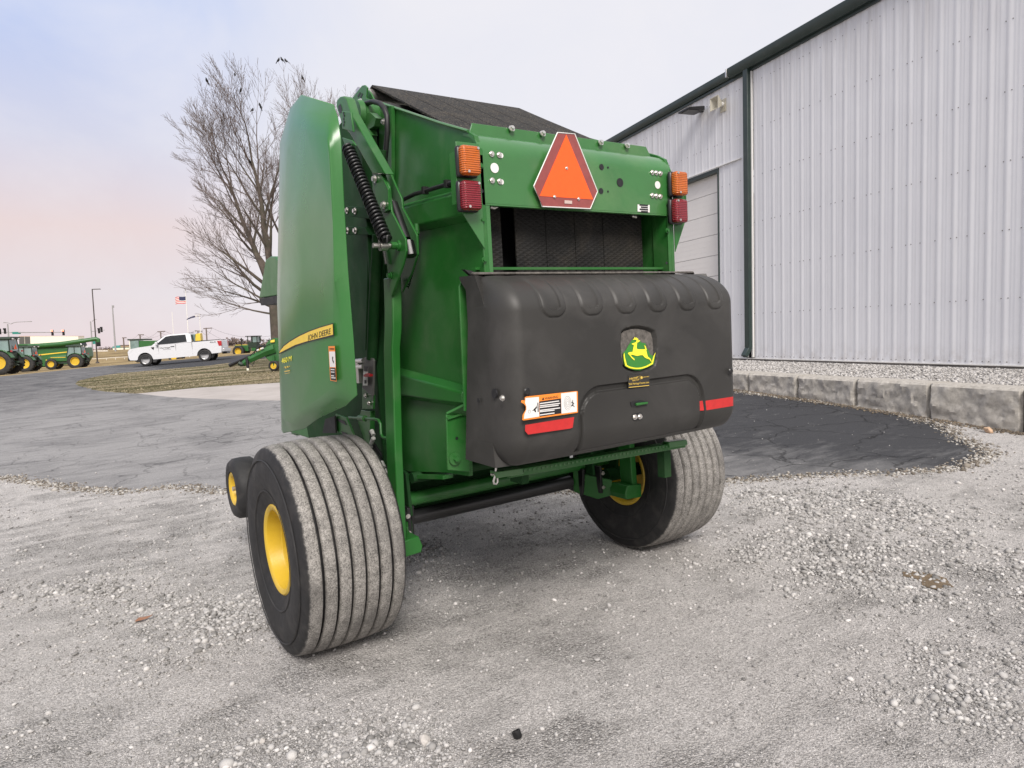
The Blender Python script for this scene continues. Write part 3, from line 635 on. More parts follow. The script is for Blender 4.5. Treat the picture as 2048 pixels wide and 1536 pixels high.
# rear of the gate ---------------------------------------
prof = [(-.860, 2.130), (-.860, 2.340)]+[(-.86+.115*(1-math.cos(a)), 2.34+.115*math.sin(a)) for a in np.linspace(.15, 1.35, 8)]+[(-.745, 2.462), (-.745, 2.462)]
prof = prof[:-1]
ring_ = prof+[(y+.012, z-.008) for y, z in prof[::-1]]
bpart('rear_top_plate', MB().loft([[(x, y, z) for y, z in ring_] for x in (-.612, .605)]), 'plate', smooth=40)
lip = [(-.56, 2.455), (-.585, 2.455), (-.562, 2.513), (.545, 2.513), (.585, 2.455)]
bpart('top_lip', MB().prism([(x, -.742, z) for x, z in lip], (0, .008, 0)), 'plate', bevel=.002)
bpart('rear_plate_lip', MB().box((0, -.845, 2.127), (1.21, .03, .008)), 'plate')
bpart('top_edge_strip', MB().tube([(-0.615, 0.10239, 2.83745), (-0.615, -0.20873, 2.70297), (-0.615, -0.53933, 2.56024), (-0.615, -0.7882, 2.45937)], .008, 6), 'plate')
LAMPC = {-1: [(-0.69189, -0.915, 2.29567), (-0.69735, -0.915, 2.14836)], 1: [(0.61112, -0.915, 2.2859), (0.60381, -0.915, 2.14133)]}
for s in (-1, 1):
    bpart('rear_post', MB().box((s*.590, -.852, 1.955), (.046, .012, .36)).box((s*.57, -.80, 1.955), (.006, .11, .36)), 'plate' if s < 0 else 'green', bevel=.002)
    bpart('lamp_bracket', MB().prism([(s*.612, -.866, 2.385 if s < 0 else 2.34), (s*(.728 if s < 0 else .70), -.866, 2.385 if s < 0 else 2.33), (s*(.728 if s < 0 else .70), -.866, 2.10), (s*.612, -.866, 1.93)], (0, .006, 0)).box((s*(.735 if s < 0 else .705), -.845, 2.23), (.006, .05, .22)), 'plate' if s < 0 else 'green', bevel=.001)
    bpart('inner_wall', MB().box((s*.583, -.45, 1.95), (.012, .7, .7)), 'green')
    for (lx, _, z), m_, nm in zip(LAMPC[s], ('amber', 'redlens'), ('amber_lamp', 'red_lamp')):
        base_ = bpart(nm, MB().box((lx, -.882, z), (.104, .026, .134)), 'black', bevel=.012, label=('amber' if m_ == 'amber' else 'red')+(' lamp on the left of the rear plate' if s < 0 else ' lamp on the right of the rear plate'))
        part('lens', MB().box((lx, -.912, z), (.094, .046, .124)), M[m_], base_, bevel=.016, seg=3)
        part('lens_screw', MB().tube([(lx-.032*s, -.932, z+.050), (lx-.032*s, -.938, z+.050)], .006, 8).tube([(lx-.02, -.932, z-.050), (lx-.02, -.938, z-.050)], .006, 8), M['steel'], base_)
# bolts and holes on the rear plate
bolt_me = mesh_of('bolt', MB().tube([(0, 0, 0), (0, -.004, 0)], .013, 14).tube([(0, -.003, 0), (0, -.012, 0)], .0085, 6), M['steel'], 30)
gbolt_me = mesh_of('bolt', MB().tube([(0, 0, 0), (0, -.004, 0)], .013, 14).tube([(0, -.003, 0), (0, -.012, 0)], .0085, 6), M['green'], 30)
hole_me = mesh_of('punched_hole', MB().tube([(0, .0, 0), (0, -.0015, 0)], .0105, 18), M['ink'], 30)
white_me = mesh_of('open_hole', MB().tube([(0, .0, 0), (0, -.0015, 0)], .022, 24), M['white'], 30)
for p in [(-0.5444, -0.861, 2.34847), (-0.50446, -0.861, 2.34767), (-0.54978, -0.861, 2.23241), (-0.50979, -0.861, 2.23075), (0.45987, -0.861, 2.34325), (0.48959, -0.861, 2.34289), (0.51958, -0.861, 2.34253), (0.45345, -0.861, 2.22393), (0.48319, -0.861, 2.22303), (0.51321, -0.861, 2.22212)]: link('bolt', bolt_me, B, p)
for p in [(-0.35152, -0.752, 2.50616), (-0.16887, -0.752, 2.50235), (0.20567, -0.752, 2.49636), (0.39312, -0.752, 2.49917)]:
    o = link('bolt', bolt_me, B, p); o.scale = (1.25,)*3; o.rotation_euler = (R(-25), 0, 0)
for p in [(-0.60603, -0.861, 2.29123), (-0.61468, -0.861, 2.05627), (-0.61648, -0.861, 1.88073), (0.57724, -0.861, 2.28109), (0.55726, -0.861, 2.04487)]: link('bolt', gbolt_me, B, p)
for p, sc_ in zip([(-0.60843, -0.861, 2.18284), (0.10643, -0.861, 2.34352), (0.09613, -0.861, 2.22557), (0.2275, -0.861, 2.27597), (0.56802, -0.861, 2.1777), (0.54438, -0.861, 1.87162), (0.14982, -0.861, 2.34451), (0.14288, -0.861, 2.22594)], (.9, 1.4, 1.4, 2.1, .9, .7, .5, .5)):
    o = link('punched_hole', hole_me, B, p); o.scale = (sc_, 1, sc_)
for p, sc_ in zip([(-0.53262, -0.861, 2.28837), (0.49753, -0.861, 2.28115)], (1, .9)):
    o = link('open_hole', white_me, B, p); o.scale = (sc_, 1, sc_)
for p in [(-0.49107, -0.861, 2.34666), (-0.49638, -0.861, 2.22946), (0.45987, -0.861, 2.34325), (0.45345, -0.861, 2.22393)]:
    o = link('open_hole', white_me, B, p); o.scale = (.42, .8, .5)
pd = [(0.3438, -0.862, 2.17159), (0.43121, -0.862, 2.17338), (0.42911, -0.862, 2.13444), (0.34181, -0.862, 2.13574)]
pl = bpart('serial_plate', MB().prism(pd, (0, -.0015, 0)), 'white')
c0 = np.mean(np.array(pd), 0); mbk = MB()
for k in range(4):
    z = c0[2]+.016-.011*k; mbk.box((c0[0]+(.004 if k % 2 else 0), -.8645, z), (.062 if k % 2 == 0 else .05, .001, .0075))
part('plate_print', mbk, M['ink'], pl)
# slow-moving-vehicle triangle
smv = bpart('warning_triangle', MB().prism([(-0.17994, -0.884, 2.47353), (-0.07791, -0.884, 2.47736), (0.05059, -0.884, 2.21607), (-0.00139, -0.884, 2.1313), (-0.29204, -0.884, 2.12799), (-0.33521, -0.884, 2.21772)], (0, .003, 0)), 'smv_r')
part('triangle_edge', MB().tube([(-0.18218, -0.885, 2.47418), (-0.07712, -0.885, 2.47835), (0.05133, -0.885, 2.21593), (-0.00073, -0.885, 2.12996), (-0.29433, -0.885, 2.12657), (-0.33739, -0.885, 2.21739), (-0.18218, -0.885, 2.47418)], .0028, 6), M['white'], smv)
part('orange_field', MB().prism([(-0.12931, -0.8845, 2.47068), (0.02017, -0.8845, 2.17564), (-0.30683, -0.8845, 2.17395)], (0, -.0012, 0)), M['smv_o'], smv)
for p in [(-0.13929, -0.8865, 2.31269), (-0.22027, -0.8865, 2.17503), (-0.0739, -0.8865, 2.17258)]: 
    o = link('bolt', bolt_me, smv, p); o.scale = (.55,)*3
lb = [(-0.16092, -0.8865, 2.16201), (-0.11496, -0.8865, 2.16211), (-0.11591, -0.8865, 2.14674), (-0.16188, -0.8865, 2.14676)]
part('small_label', MB().prism(lb, (0, -.0008, 0)), mat('faded_label', (.52, .40, .36), .5), smv)
# belts: top, rear opening ---------------------------------
bw = 1.06/6
for k in range(6):
    x0 = -.53+k*bw; x1 = x0+bw-.006
    top = [(.50, 2.97), (.46, 3.02), (.39, 3.035), (.10, 2.88), (-.30, 2.67), (-.80, 2.40), (-.79, 2.25)]
    rg = [[(x0, y, z), (x1, y, z), (x1, y+.004, z-.009), (x0, y+.004, z-.009)] for y, z in top]
    bpart('top_belt', MB().loft(rg), 'belt', smooth=50)
bpart('top_roller', MB().tube([(-.61, .42, 2.975), (.60, .42, 2.975)], .045, 20), 'steel', smooth=40)
bpart('second_roller', MB().tube([(-.60, .10, 2.79), (.60, .10, 2.79)], .05, 20), 'rubber', smooth=40)
xs_ = [q[0] for q in [(-0.50739, -0.72, 1.94311), (-0.42261, -0.72, 1.94429), (-0.34417, -0.72, 1.94538), (-0.15906, -0.72, 1.94796), (0.02787, -0.72, 1.95056), (0.21941, -0.72, 1.95323), (0.50625, -0.72, 1.95723)]]
for a, b in ((0, 1), (2, 3), (3, 4), (4, 5), (5, 6)):
    bpart('rear_belt', MB().box(((xs_[a]+xs_[b])/2, -.72, 1.95), (xs_[b]-xs_[a]-.004, .01, .80)), 'beltd')
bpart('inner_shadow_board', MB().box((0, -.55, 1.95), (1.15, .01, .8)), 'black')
bpart('wiring_stub', MB().tube([(-0.52881, -0.8, 2.12741), (-0.50729, -0.8, 2.12393), (-0.48742, -0.8, 2.13392)], .008, 8).tube([(0.35841, -0.8, 2.12325), (0.39101, -0.8, 2.11936)], .008, 8), 'steel')
# black cover ----------------------------------------------
CW, ZB, ZT, YF, YS = .735, .985, 1.805, -1.195, -.80
def sstep(a, b, x):
    t = min(1, max(0, (x-a)/(b-a))); return t*t*(3-2*t)
def sdbox(x, z, cx, cz, hx, hz, r_):
    qx, qz = abs(x-cx)-hx+r_, abs(z-cz)-hz+r_
    return math.hypot(max(qx, 0), max(qz, 0))+min(max(qx, qz), 0)-r_
UC = [-.49, -.284, -.083, .119, .326, .537]
LOGO = [(-0.11669, -1.195, 1.5269), (-0.09756, -1.195, 1.53943), (-0.04743, -1.195, 1.54717), (-0.00328, -1.195, 1.54621), (0.0476, -1.195, 1.53685), (0.08918, -1.195, 1.52083), (0.10072, -1.195, 1.48985), (0.10484, -1.195, 1.44273), (0.09512, -1.195, 1.38469), (0.08386, -1.195, 1.35971), (0.05028, -1.195, 1.34603), (0.00128, -1.195, 1.33847), (-0.05268, -1.195, 1.34073), (-0.09561, -1.195, 1.35577), (-0.11624, -1.195, 1.37335), (-0.12475, -1.195, 1.41248), (-0.12459, -1.195, 1.46885)]
LG = np.array([(p[0], p[2]) for p in LOGO])
def inpoly_d(x, z, P):
    a = P; b = np.roll(P, -1, 0); d = b-a; t = np.clip(((x-a[:, 0])*d[:, 0]+(z-a[:, 1])*d[:, 1])/(d**2).sum(1), 0, 1)
    dist = np.sqrt(((a+d*t[:, None]-np.array([x, z]))**2).sum(1)).min()
    c = ((a[:, 1] > z) != (b[:, 1] > z)) & (x < (b[:, 0]-a[:, 0])*(z-a[:, 1])/(b[:, 1]-a[:, 1]+1e-12)+a[:, 0])
    return -dist if c.sum() % 2 else dist
def cover_y(x, z):
    rs, rt, rb_ = .090, .165, .13
    tx = max(0, (abs(x)-(CW-rs))/rs)
    if z > ZT-rt: tz, rz = (z-(ZT-rt))/rt, .27
    elif z < ZB+rb_: tz, rz = ((ZB+rb_)-z)/rb_, .12
    else: tz, rz = 0, 0
    q = min(1, tx*tx+tz*tz); depth = (1-math.sqrt(1-q))
    rr = rs*1.6 if tz == 0 else (rs*1.6*tx*tx+rz*tz*tz)/max(tx*tx+tz*tz, 1e-9)
    y = YF+depth*rr+.02*(abs(x)/CW)**2
    # pressed drip ridges over the top edge
    for c in UC:
        d = sdbox(x, z, c, 1.85, .062, .24, .05)
        if abs(d) < .03: y -= .0075*sstep(.003, -.004, d)-.002*math.exp(-(d/.008)**2)
    if -.2 < x < .13 and 1.26 < z < 1.6:
        d = inpoly_d(x, z, LG); y += .022*sstep(.006, -.008, d)
    # recessed hatch outline in the lower half
    d = sdbox(x, z, .02, .95, .405+.0*z, .345, .13)
    if z > ZB+.03: y += .014*sstep(.017, .010, abs(d+.012)) + .004*sstep(0, -.03, d)
    return y
def spaced(a, b, n, e):
    t = np.linspace(0, 1, n); s_ = (1-np.cos(np.pi*t))/2; return a+(b-a)*(e*s_+(1-e)*t)
xsC = spaced(-CW, CW, 400, .6); zsC = spaced(ZB, ZT, 250, .6)
vs = [(x, cover_y(x, z), z) for x in xsC for z in zsC]; nz = len(zsC); nx = len(xsC)
fs = [(i*nz+j, (i+1)*nz+j, (i+1)*nz+j+1, i*nz+j+1) for i in range(nx-1) for j in range(nz-1)]
edge = [i*nz for i in range(nx)]+[(nx-1)*nz+j for j in range(1, nz)]+[i*nz+nz-1 for i in range(nx-2, -1, -1)]+[j for j in range(nz-2, 0, -1)]
o_ = len(vs)
for k, e in enumerate(edge):
    x, y, z = vs[e]; zz_ = z
    if z > 1.6: yy = -.868+.05*sstep(1.74, 1.80, z); zz_ = z+.006*sstep(1.74, 1.8, z)
    else: yy = -.868+.095*(1.6-z)/.62
    vs.append((x*.985, max(yy, y+.002), zz_))
ne = len(edge); fs += [(edge[k], edge[(k+1) % ne], o_+(k+1) % ne, o_+k) for k in range(ne)]
CM = MB(); CM.add(vs, fs)
cover = bpart('rear_cover', CM, 'plastic', smooth=38)
bpart('cover_top_flap', MB().prism([(-.66, -.78, 1.825), (.66, -.78, 1.825), (.80, -.83, 1.812), (.62, -.98, 1.806), (-.60, -.98, 1.806), (-.70, -.90, 1.812)], (0, 0, .010)), M['dusty'], bevel=.003)
bpart('flap_corner', MB().prism([(-0.71948, -0.86, 1.83907), (-0.68663, -0.86, 1.83465), (-0.61039, -0.86, 1.80789), (-0.63744, -0.86, 1.79705), (-0.68078, -0.86, 1.8084)], (0, .03, .004)), 'rubber')
bpart('top_rail', MB().box((0, -.80, 1.848), (1.27, .03, .012)), 'green')
CY = -1.197
# torn adhesive backing, emblem
inner = [(LG[:, 0].mean()+(x-LG[:, 0].mean())*.90, z) for x, z in zip(LG[:, 0], LG[:, 1].mean()+(LG[:, 1]-LG[:, 1].mean())*.90)]
emb = part('emblem_backing', MB().prism([(x, CY+.018, z) for x, z in inner], (0, .004, 0)), M['dusty'], cover)
gp = [(-0.10748, -1.186, 1.43158), (-0.09144, -1.186, 1.44184), (-0.0748, -1.186, 1.46124), (-0.05158, -1.186, 1.48491), (-0.02884, -1.186, 1.49733), (-0.00109, -1.186, 1.48193), (0.00798, -1.186, 1.47216), (0.03663, -1.186, 1.46577), (0.03885, -1.186, 1.44704), (0.05118, -1.186, 1.43459), (0.06307, -1.186, 1.41275), (0.08234, -1.186, 1.40435), (0.09626, -1.186, 1.41747), (0.08741, -1.186, 1.37576), (0.0802, -1.186, 1.36455), (0.04027, -1.186, 1.35367), (-0.00546, -1.186, 1.34462), (-0.04344, -1.186, 1.34894), (-0.08052, -1.186, 1.36004), (-0.1016, -1.186, 1.37202), (-0.10928, -1.186, 1.39992)]
part('emblem_shield', MB().prism(gp, (0, -.002, 0)), M['logo_g'], cover)
dz = lambda L: [(1230+a/10.24, 640+b/10.24) for a, b in L]
deer = [(-0.02665, -1.189, 1.4762), (-0.02317, -1.189, 1.48316), (-0.02761, -1.189, 1.48678), (-0.03677, -1.189, 1.48843), (-0.04395, -1.189, 1.48662), (-0.04434, -1.189, 1.49066), (-0.03742, -1.189, 1.49339), (-0.03461, -1.189, 1.49948), (-0.03095, -1.189, 1.49883), (-0.03122, -1.189, 1.49393), (-0.0263, -1.189, 1.49364), (-0.02487, -1.189, 1.49714), (-0.02122, -1.189, 1.49604), (-0.0208, -1.189, 1.49243), (-0.01462, -1.189, 1.49208), (-0.01239, -1.189, 1.48746), (-0.01514, -1.189, 1.48269), (-0.00892, -1.189, 1.48277), (-0.0008, -1.189, 1.48319), (-0.0048, -1.189, 1.47848), (-0.01244, -1.189, 1.47534), (-0.01999, -1.189, 1.47355), (-0.02293, -1.189, 1.46521), (-0.02491, -1.189, 1.45188), (-0.02284, -1.189, 1.44456), (-0.01304, -1.189, 1.44211), (0.02441, -1.189, 1.43963), (0.03019, -1.189, 1.44152), (0.02691, -1.189, 1.45079), (0.02388, -1.189, 1.4589), (0.02728, -1.189, 1.45756), (0.03389, -1.189, 1.45148), (0.03598, -1.189, 1.4434), (0.03889, -1.189, 1.43867), (0.03546, -1.189, 1.43391), (0.03784, -1.189, 1.42512), (0.04184, -1.189, 1.4112), (0.04524, -1.189, 1.40367), (0.05879, -1.189, 1.39493), (0.06587, -1.189, 1.38389), (0.06862, -1.189, 1.37544), (0.06617, -1.189, 1.37746), (0.05346, -1.189, 1.39076), (0.0347, -1.189, 1.3967), (0.02241, -1.189, 1.40306), (0.01286, -1.189, 1.4128), (-0.0021, -1.189, 1.41432), (-0.02089, -1.189, 1.4125), (-0.03319, -1.189, 1.41428), (-0.05138, -1.189, 1.41961), (-0.06479, -1.189, 1.421), (-0.05797, -1.189, 1.41158), (-0.04851, -1.189, 1.40507), (-0.04144, -1.189, 1.39917), (-0.04115, -1.189, 1.39332), (-0.04655, -1.189, 1.39596), (-0.05834, -1.189, 1.4049), (-0.0699, -1.189, 1.4169), (-0.08032, -1.189, 1.42655), (-0.07636, -1.189, 1.43206), (-0.06289, -1.189, 1.43292), (-0.05124, -1.189, 1.43302), (-0.04692, -1.189, 1.44436), (-0.04459, -1.189, 1.45315), (-0.04031, -1.189, 1.46361), (-0.04884, -1.189, 1.46504), (-0.05534, -1.189, 1.46946), (-0.05091, -1.189, 1.47186), (-0.04102, -1.189, 1.47304)]
part('leaping_deer', MB().prism(deer, (0, -.0015, 0)), M['logo_y'], cover)
by = [(-0.10241, -1.189, 1.43208), (-0.10111, -1.189, 1.41248), (-0.09053, -1.189, 1.37499), (-0.06971, -1.189, 1.36596), (-0.04241, -1.189, 1.35972), (-0.02395, -1.189, 1.35732), (0.00104, -1.189, 1.35755), (0.03283, -1.189, 1.36226), (0.06786, -1.189, 1.37321), (0.08312, -1.189, 1.40598), (0.0961, -1.189, 1.41928), (0.08814, -1.189, 1.40332), (0.07529, -1.189, 1.36805), (0.03888, -1.189, 1.35676), (0.00698, -1.189, 1.3514), (-0.02427, -1.189, 1.35148), (-0.04885, -1.189, 1.35485), (-0.0731, -1.189, 1.3602), (-0.09919, -1.189, 1.3719), (-0.10572, -1.189, 1.39507), (-0.10842, -1.189, 1.42187)]
part('emblem_border', MB().prism(by, (0, -.0015, 0)), M['logo_y'], cover)
# dealer sticker
st_ = [(-0.09085, -1.1965, 1.32804), (0.04107, -1.1965, 1.32464), (0.0396, -1.1965, 1.26748), (-0.09412, -1.1965, 1.27007)]
sk_ = part('dealer_sticker', MB().prism(st_, (0, -.0012, 0)), mat('sticker_black', (.03, .028, .024), .4), cover)
M['gold'] = mat('gold_print', (.72, .50, .10), .45)
def tq(nm, txt, m_, q, par, **k): return text_fit(nm, txt, q[0], q[1], q[2], m_, par, **k)
tq('sticker_text', 'Heritage', M['gold'], [(-0.08946, -1.1985, 1.304), (-0.0325, -1.1985, 1.3103), (-0.09192, -1.1985, 1.31564)], sk_, shear=.15)
tq('sticker_text', 'TRACTOR', M['gold'], [(-0.071, -1.1985, 1.29887), (-0.02668, -1.1985, 1.30054), (-0.07056, -1.1985, 1.30685)], sk_)
tq('sticker_text', 'JOHN DEERE', M['gold'], [(-0.00065, -1.1985, 1.30859), (0.03816, -1.1985, 1.30861), (-0.00033, -1.1985, 1.31436)], sk_)
part('sticker_mark', MB().tube(off([[(-0.01012, -1.1985, 1.3113)][0], [(-0.01012, -1.1985, 1.3113)][0]], (0, 0, 0))[:1]+[tuple(a+b for a, b in zip([(-0.01012, -1.1985, 1.3113)][0], (0, -.001, 0)))], .0065, 14).prism([(-0.0204, -1.1985, 1.32192), (-0.01913, -1.1985, 1.32181), (-0.02027, -1.1985, 1.30111), (-0.02154, -1.1985, 1.30122)], (0, -.0008, 0)), M['gold'], sk_)
tq('sticker_text', 'Visit HeritageTractor.com', M['gold'], [(-0.09229, -1.1985, 1.28142), (0.03653, -1.1985, 1.27839), (-0.09161, -1.1985, 1.29347)], sk_)
part('sticker_line', MB().prism([(-0.09264, -1.1985, 1.27528), (0.03619, -1.1985, 1.2721), (0.03603, -1.1985, 1.26931), (-0.09279, -1.1985, 1.27255)], (0, -.0006, 0)), M['gold'], sk_)
# warning label
wq = [(-0.67244, -1.197, 1.28844), (-0.66456, -1.197, 1.29213), (-0.40078, -1.197, 1.28824), (-0.39241, -1.197, 1.2863), (-0.39705, -1.197, 1.19564), (-0.40188, -1.197, 1.194), (-0.68368, -1.197, 1.19602), (-0.68984, -1.197, 1.19888), (-0.68724, -1.197, 1.21877), (-0.67025, -1.197, 1.23837), (-0.66895, -1.197, 1.25148), (-0.67711, -1.197, 1.26285), (-0.69133, -1.197, 1.27137), (-0.68866, -1.197, 1.27975), (-0.67152, -1.197, 1.27685)]
wl_ = part('warning_label', MB().prism(wq, (0, -.0012, 0)), M['orange'], cover)
part('label_panel', MB().prism([(-0.6694, -1.1985, 1.28646), (-0.60158, -1.1985, 1.28418), (-0.60472, -1.1985, 1.20258), (-0.68263, -1.1985, 1.20229), (-0.67881, -1.1985, 1.22135), (-0.66743, -1.1985, 1.2392), (-0.66736, -1.1985, 1.25315), (-0.67246, -1.1985, 1.26591)], (0, -.0006, 0)).prism([(-0.48459, -1.1985, 1.28664), (-0.39985, -1.1985, 1.28529), (-0.40279, -1.1985, 1.19937), (-0.48728, -1.1985, 1.20061)], (0, -.0006, 0)), M['white'], wl_)
part('label_text_block', MB().prism([(-0.60065, -1.1985, 1.26504), (-0.48637, -1.1985, 1.26556), (-0.4881, -1.1985, 1.20216), (-0.60259, -1.1985, 1.20161)], (0, -.0006, 0)), M['ink'], wl_)
tq('label_text', 'WARNING', M['ink'], [(-0.57098, -1.1985, 1.2689), (-0.50115, -1.1985, 1.26929), (-0.57122, -1.1985, 1.27886)], wl_)
part('alert_symbol', MB().prism([(-0.58679, -1.1985, 1.26954), (-0.57359, -1.1985, 1.26953), (-0.57949, -1.1985, 1.28044)], (0, -.0006, 0)), M['ink'], wl_)
lines = MB()
LT = [(-0.59885, -1.1992, 1.25358), (-0.49723, -1.1992, 1.25379), (-0.59945, -1.1992, 1.24446), (-0.49245, -1.1992, 1.24317), (-0.59991, -1.1992, 1.23744), (-0.50062, -1.1992, 1.23616), (-0.60068, -1.1992, 1.22551), (-0.49367, -1.1992, 1.22382), (-0.60105, -1.1992, 1.21989), (-0.52439, -1.1992, 1.21802), (-0.60192, -1.1992, 1.20654), (-0.52517, -1.1992, 1.2059)]
for a, b in zip(LT[::2], LT[1::2]): lines.prism([a, b, (b[0], b[1], b[2]+.0042), (a[0], a[1], a[2]+.0042)], (0, -.0004, 0))
part('label_small_print', lines, M['white'], wl_)
pg = MB()
cc = [(-0.45159, -1.1985, 1.2415)][0]
for r_ in (.008, .014, .020, .026): pg.tube([(cc[0]+.75*r_*math.cos(t), cc[1]-.0006, cc[2]+r_*1.15*math.sin(t)) for t in np.linspace(0, 2*math.pi, 24)], .0006, 4)
c2 = [(-0.6536, -1.1985, 1.22885)][0]
pg.tube([(c2[0]+.0055*math.cos(t), c2[1]-.0006, c2[2]+.007*math.sin(t)) for t in np.linspace(0, 2*math.pi, 16)], .0007, 4)
pg.tube([(-0.66524, -1.1985, 1.23371), (-0.66106, -1.1985, 1.26465), (-0.64195, -1.1985, 1.26254), (-0.63026, -1.1985, 1.24368), (-0.65631, -1.1985, 1.23966)], .0006, 4)
part('label_line_drawing', pg, M['grey'], wl_)
fig = MB().prism([(-0.42483, -1.1985, 1.25316), (-0.42115, -1.1985, 1.25203), (-0.4226, -1.1985, 1.24378), (-0.41829, -1.1985, 1.23782), (-0.41195, -1.1985, 1.23419), (-0.41936, -1.1985, 1.23574), (-0.42071, -1.1985, 1.22894), (-0.41373, -1.1985, 1.22046), (-0.41755, -1.1985, 1.21943), (-0.42362, -1.1985, 1.22744), (-0.43127, -1.1985, 1.22465), (-0.43572, -1.1985, 1.22807), (-0.42711, -1.1985, 1.23149), (-0.42555, -1.1985, 1.24155), (-0.43032, -1.1985, 1.23988), (-0.43204, -1.1985, 1.24226), (-0.42528, -1.1985, 1.2459)], (0, -.0006, 0))
fig.prism([(-0.61092, -1.1985, 1.26122), (-0.60573, -1.1985, 1.26065), (-0.60647, -1.1985, 1.2226), (-0.61175, -1.1985, 1.22181)], (0, -.0006, 0)).prism([(-0.61591, -1.1985, 1.25121), (-0.61415, -1.1985, 1.23832), (-0.62213, -1.1985, 1.23572), (-0.61951, -1.1985, 1.22272), (-0.62558, -1.1985, 1.22274), (-0.62937, -1.1985, 1.23092), (-0.64069, -1.1985, 1.22943), (-0.63257, -1.1985, 1.23481), (-0.6262, -1.1985, 1.2397), (-0.61986, -1.1985, 1.24391)], (0, -.0006, 0))
part('label_figure', fig, M['ink'], wl_)
# reflective tape
tp = bpart('reflective_tape', MB().prism([(-0.6761, -1.1965, 1.17601), (-0.41851, -1.1965, 1.17761), (-0.42957, -1.1965, 1.13343), (-0.44353, -1.1965, 1.13093), (-0.66494, -1.1965, 1.13516), (-0.67898, -1.1965, 1.15157)], (0, -.0012, 0)), 'redtape')
def on_cover(x, z, lift=.0012): return (x, cover_y(x, z)-lift, z)
def tape(corners, n=14, lift=.0012):
    bl, br, tr, tl = [np.array((p[0], p[2])) for p in corners]; vs = []
    for k in range(n+1):
        t = k/n
        for q in (bl+(br-bl)*t, tl+(tr-tl)*t): vs.append(on_cover(q[0], q[1], lift))
    m_ = MB(); m_.add(vs, [(2*k, 2*k+2, 2*k+3, 2*k+1) for k in range(n)]); return m_
bpart('reflective_tape', tape([(0.40867, -1.178, 1.10673), (0.66399, -1.178, 1.10316), (0.6661, -1.178, 1.15141), (0.40173, -1.178, 1.15533)]), 'redtape')
# handle slot, latch bolts, plugs
hq = [(-0.08058, -1.19, 1.20515), (-0.017, -1.19, 1.20751), (0.02763, -1.19, 1.19565), (0.02337, -1.19, 1.17732), (-0.07563, -1.19, 1.18152)]
bpart('handle_recess', MB().prism(hq, (0, -.004, 0)), 'ink')
bpart('hatch_handle', MB().prism([(-0.05336, -1.194, 1.19779), (0.02032, -1.194, 1.19552), (0.01981, -1.194, 1.18619), (-0.05406, -1.194, 1.18513)], (0, -.012, 0)), 'green', bevel=.003)
for p in [(-0.05913, -1.193, 1.13348), (-0.02735, -1.193, 1.13194)]: link('bolt', bolt_me, B, p)
bpart('latch_plate', MB().prism([(-0.07591, -1.191, 1.13768), (-0.06259, -1.191, 1.14998), (-0.01799, -1.191, 1.14934), (-0.00582, -1.191, 1.13619), (-0.01658, -1.191, 1.11642), (-0.06439, -1.191, 1.11771)], (0, -.003, 0)), 'black', bevel=.002)
plug = mesh_of('cover_plug', MB().lathe([(-.004, .001), (-.004, .012), (.0, .016)], 'y', 16), M['black'], 30)
for p in [(-0.65667, -1.196, 1.31193), (0.6291, -1.196, 1.28807)]: link('cover_plug', plug, B, p)
for p, me_ in zip([(-0.742, -1.14277, 1.2912), (-0.742, -0.94867, 1.26929)], (bolt_me, hole_me)): link('bolt' if me_ is bolt_me else 'punched_hole', me_, B, p, (0, 0, R(-90)))
bpart('cover_recess_plug', MB().tube([(-.735, -1.076, 1.306), (-.742, -1.076, 1.306)], .020, 16), 'ink')
# cross rail under the cover, pads, chain shackle
ca, cb = [(-0.58984, -0.9, 0.92008), (0.56517, -0.9, 0.88995)]
bpart('cover_support_rail', MB().prism([(ca[0], -.90, ca[2]+.020), (ca[0], -.935, ca[2]+.014), (ca[0], -.935, ca[2]-.02), (ca[0], -.90, ca[2]-.024)], (cb[0]-ca[0], 0, cb[2]-ca[2])), 'green', bevel=.004)
pa = MB()
for q in ([(-0.67439, -0.945, 0.94323), (-0.52575, -0.945, 0.93672), (-0.52206, -0.945, 0.90838), (-0.66854, -0.945, 0.91297)], [(0.42403, -0.945, 0.92064), (0.56369, -0.945, 0.91442), (0.5701, -0.945, 0.88326), (0.42993, -0.945, 0.88746)]): pa.prism(q, (0, .05, 0))
bpart('rail_end_pad', pa, 'plate', bevel=.004)
rp = MB()
for k in range(46):
    t = k/45; rp.box((ca[0]+(cb[0]-ca[0])*t, -.937, (ca[2]+(cb[2]-ca[2])*t)+.002), (.010, .004, .008))
bpart('rail_perforation', rp, M['plate'], kind='stuff')
rail_drop = bpart('rail_hanger', MB().box((.45, -.88, .80), (.05, .05, .16)).box((-.45, -.80, .86), (.04, .1, .05)), 'shade_green')
sh = MB().tube([(p[0], p[1], p[2]) for p in [(-0.66107, -0.93, 0.95687), (-0.66585, -0.93, 0.92601), (-0.67818, -0.93, 0.90101), (-0.67634, -0.93, 0.88938), (-0.666, -0.93, 0.88528), (-0.65749, -0.93, 0.89284), (-0.65797, -0.93, 0.92467)]], .005, 8).tube([(-0.68921, -0.93, 0.93225), (-0.65239, -0.93, 0.92825)], .005, 8)
bpart('shackle', sh, 'steel', smooth=40)
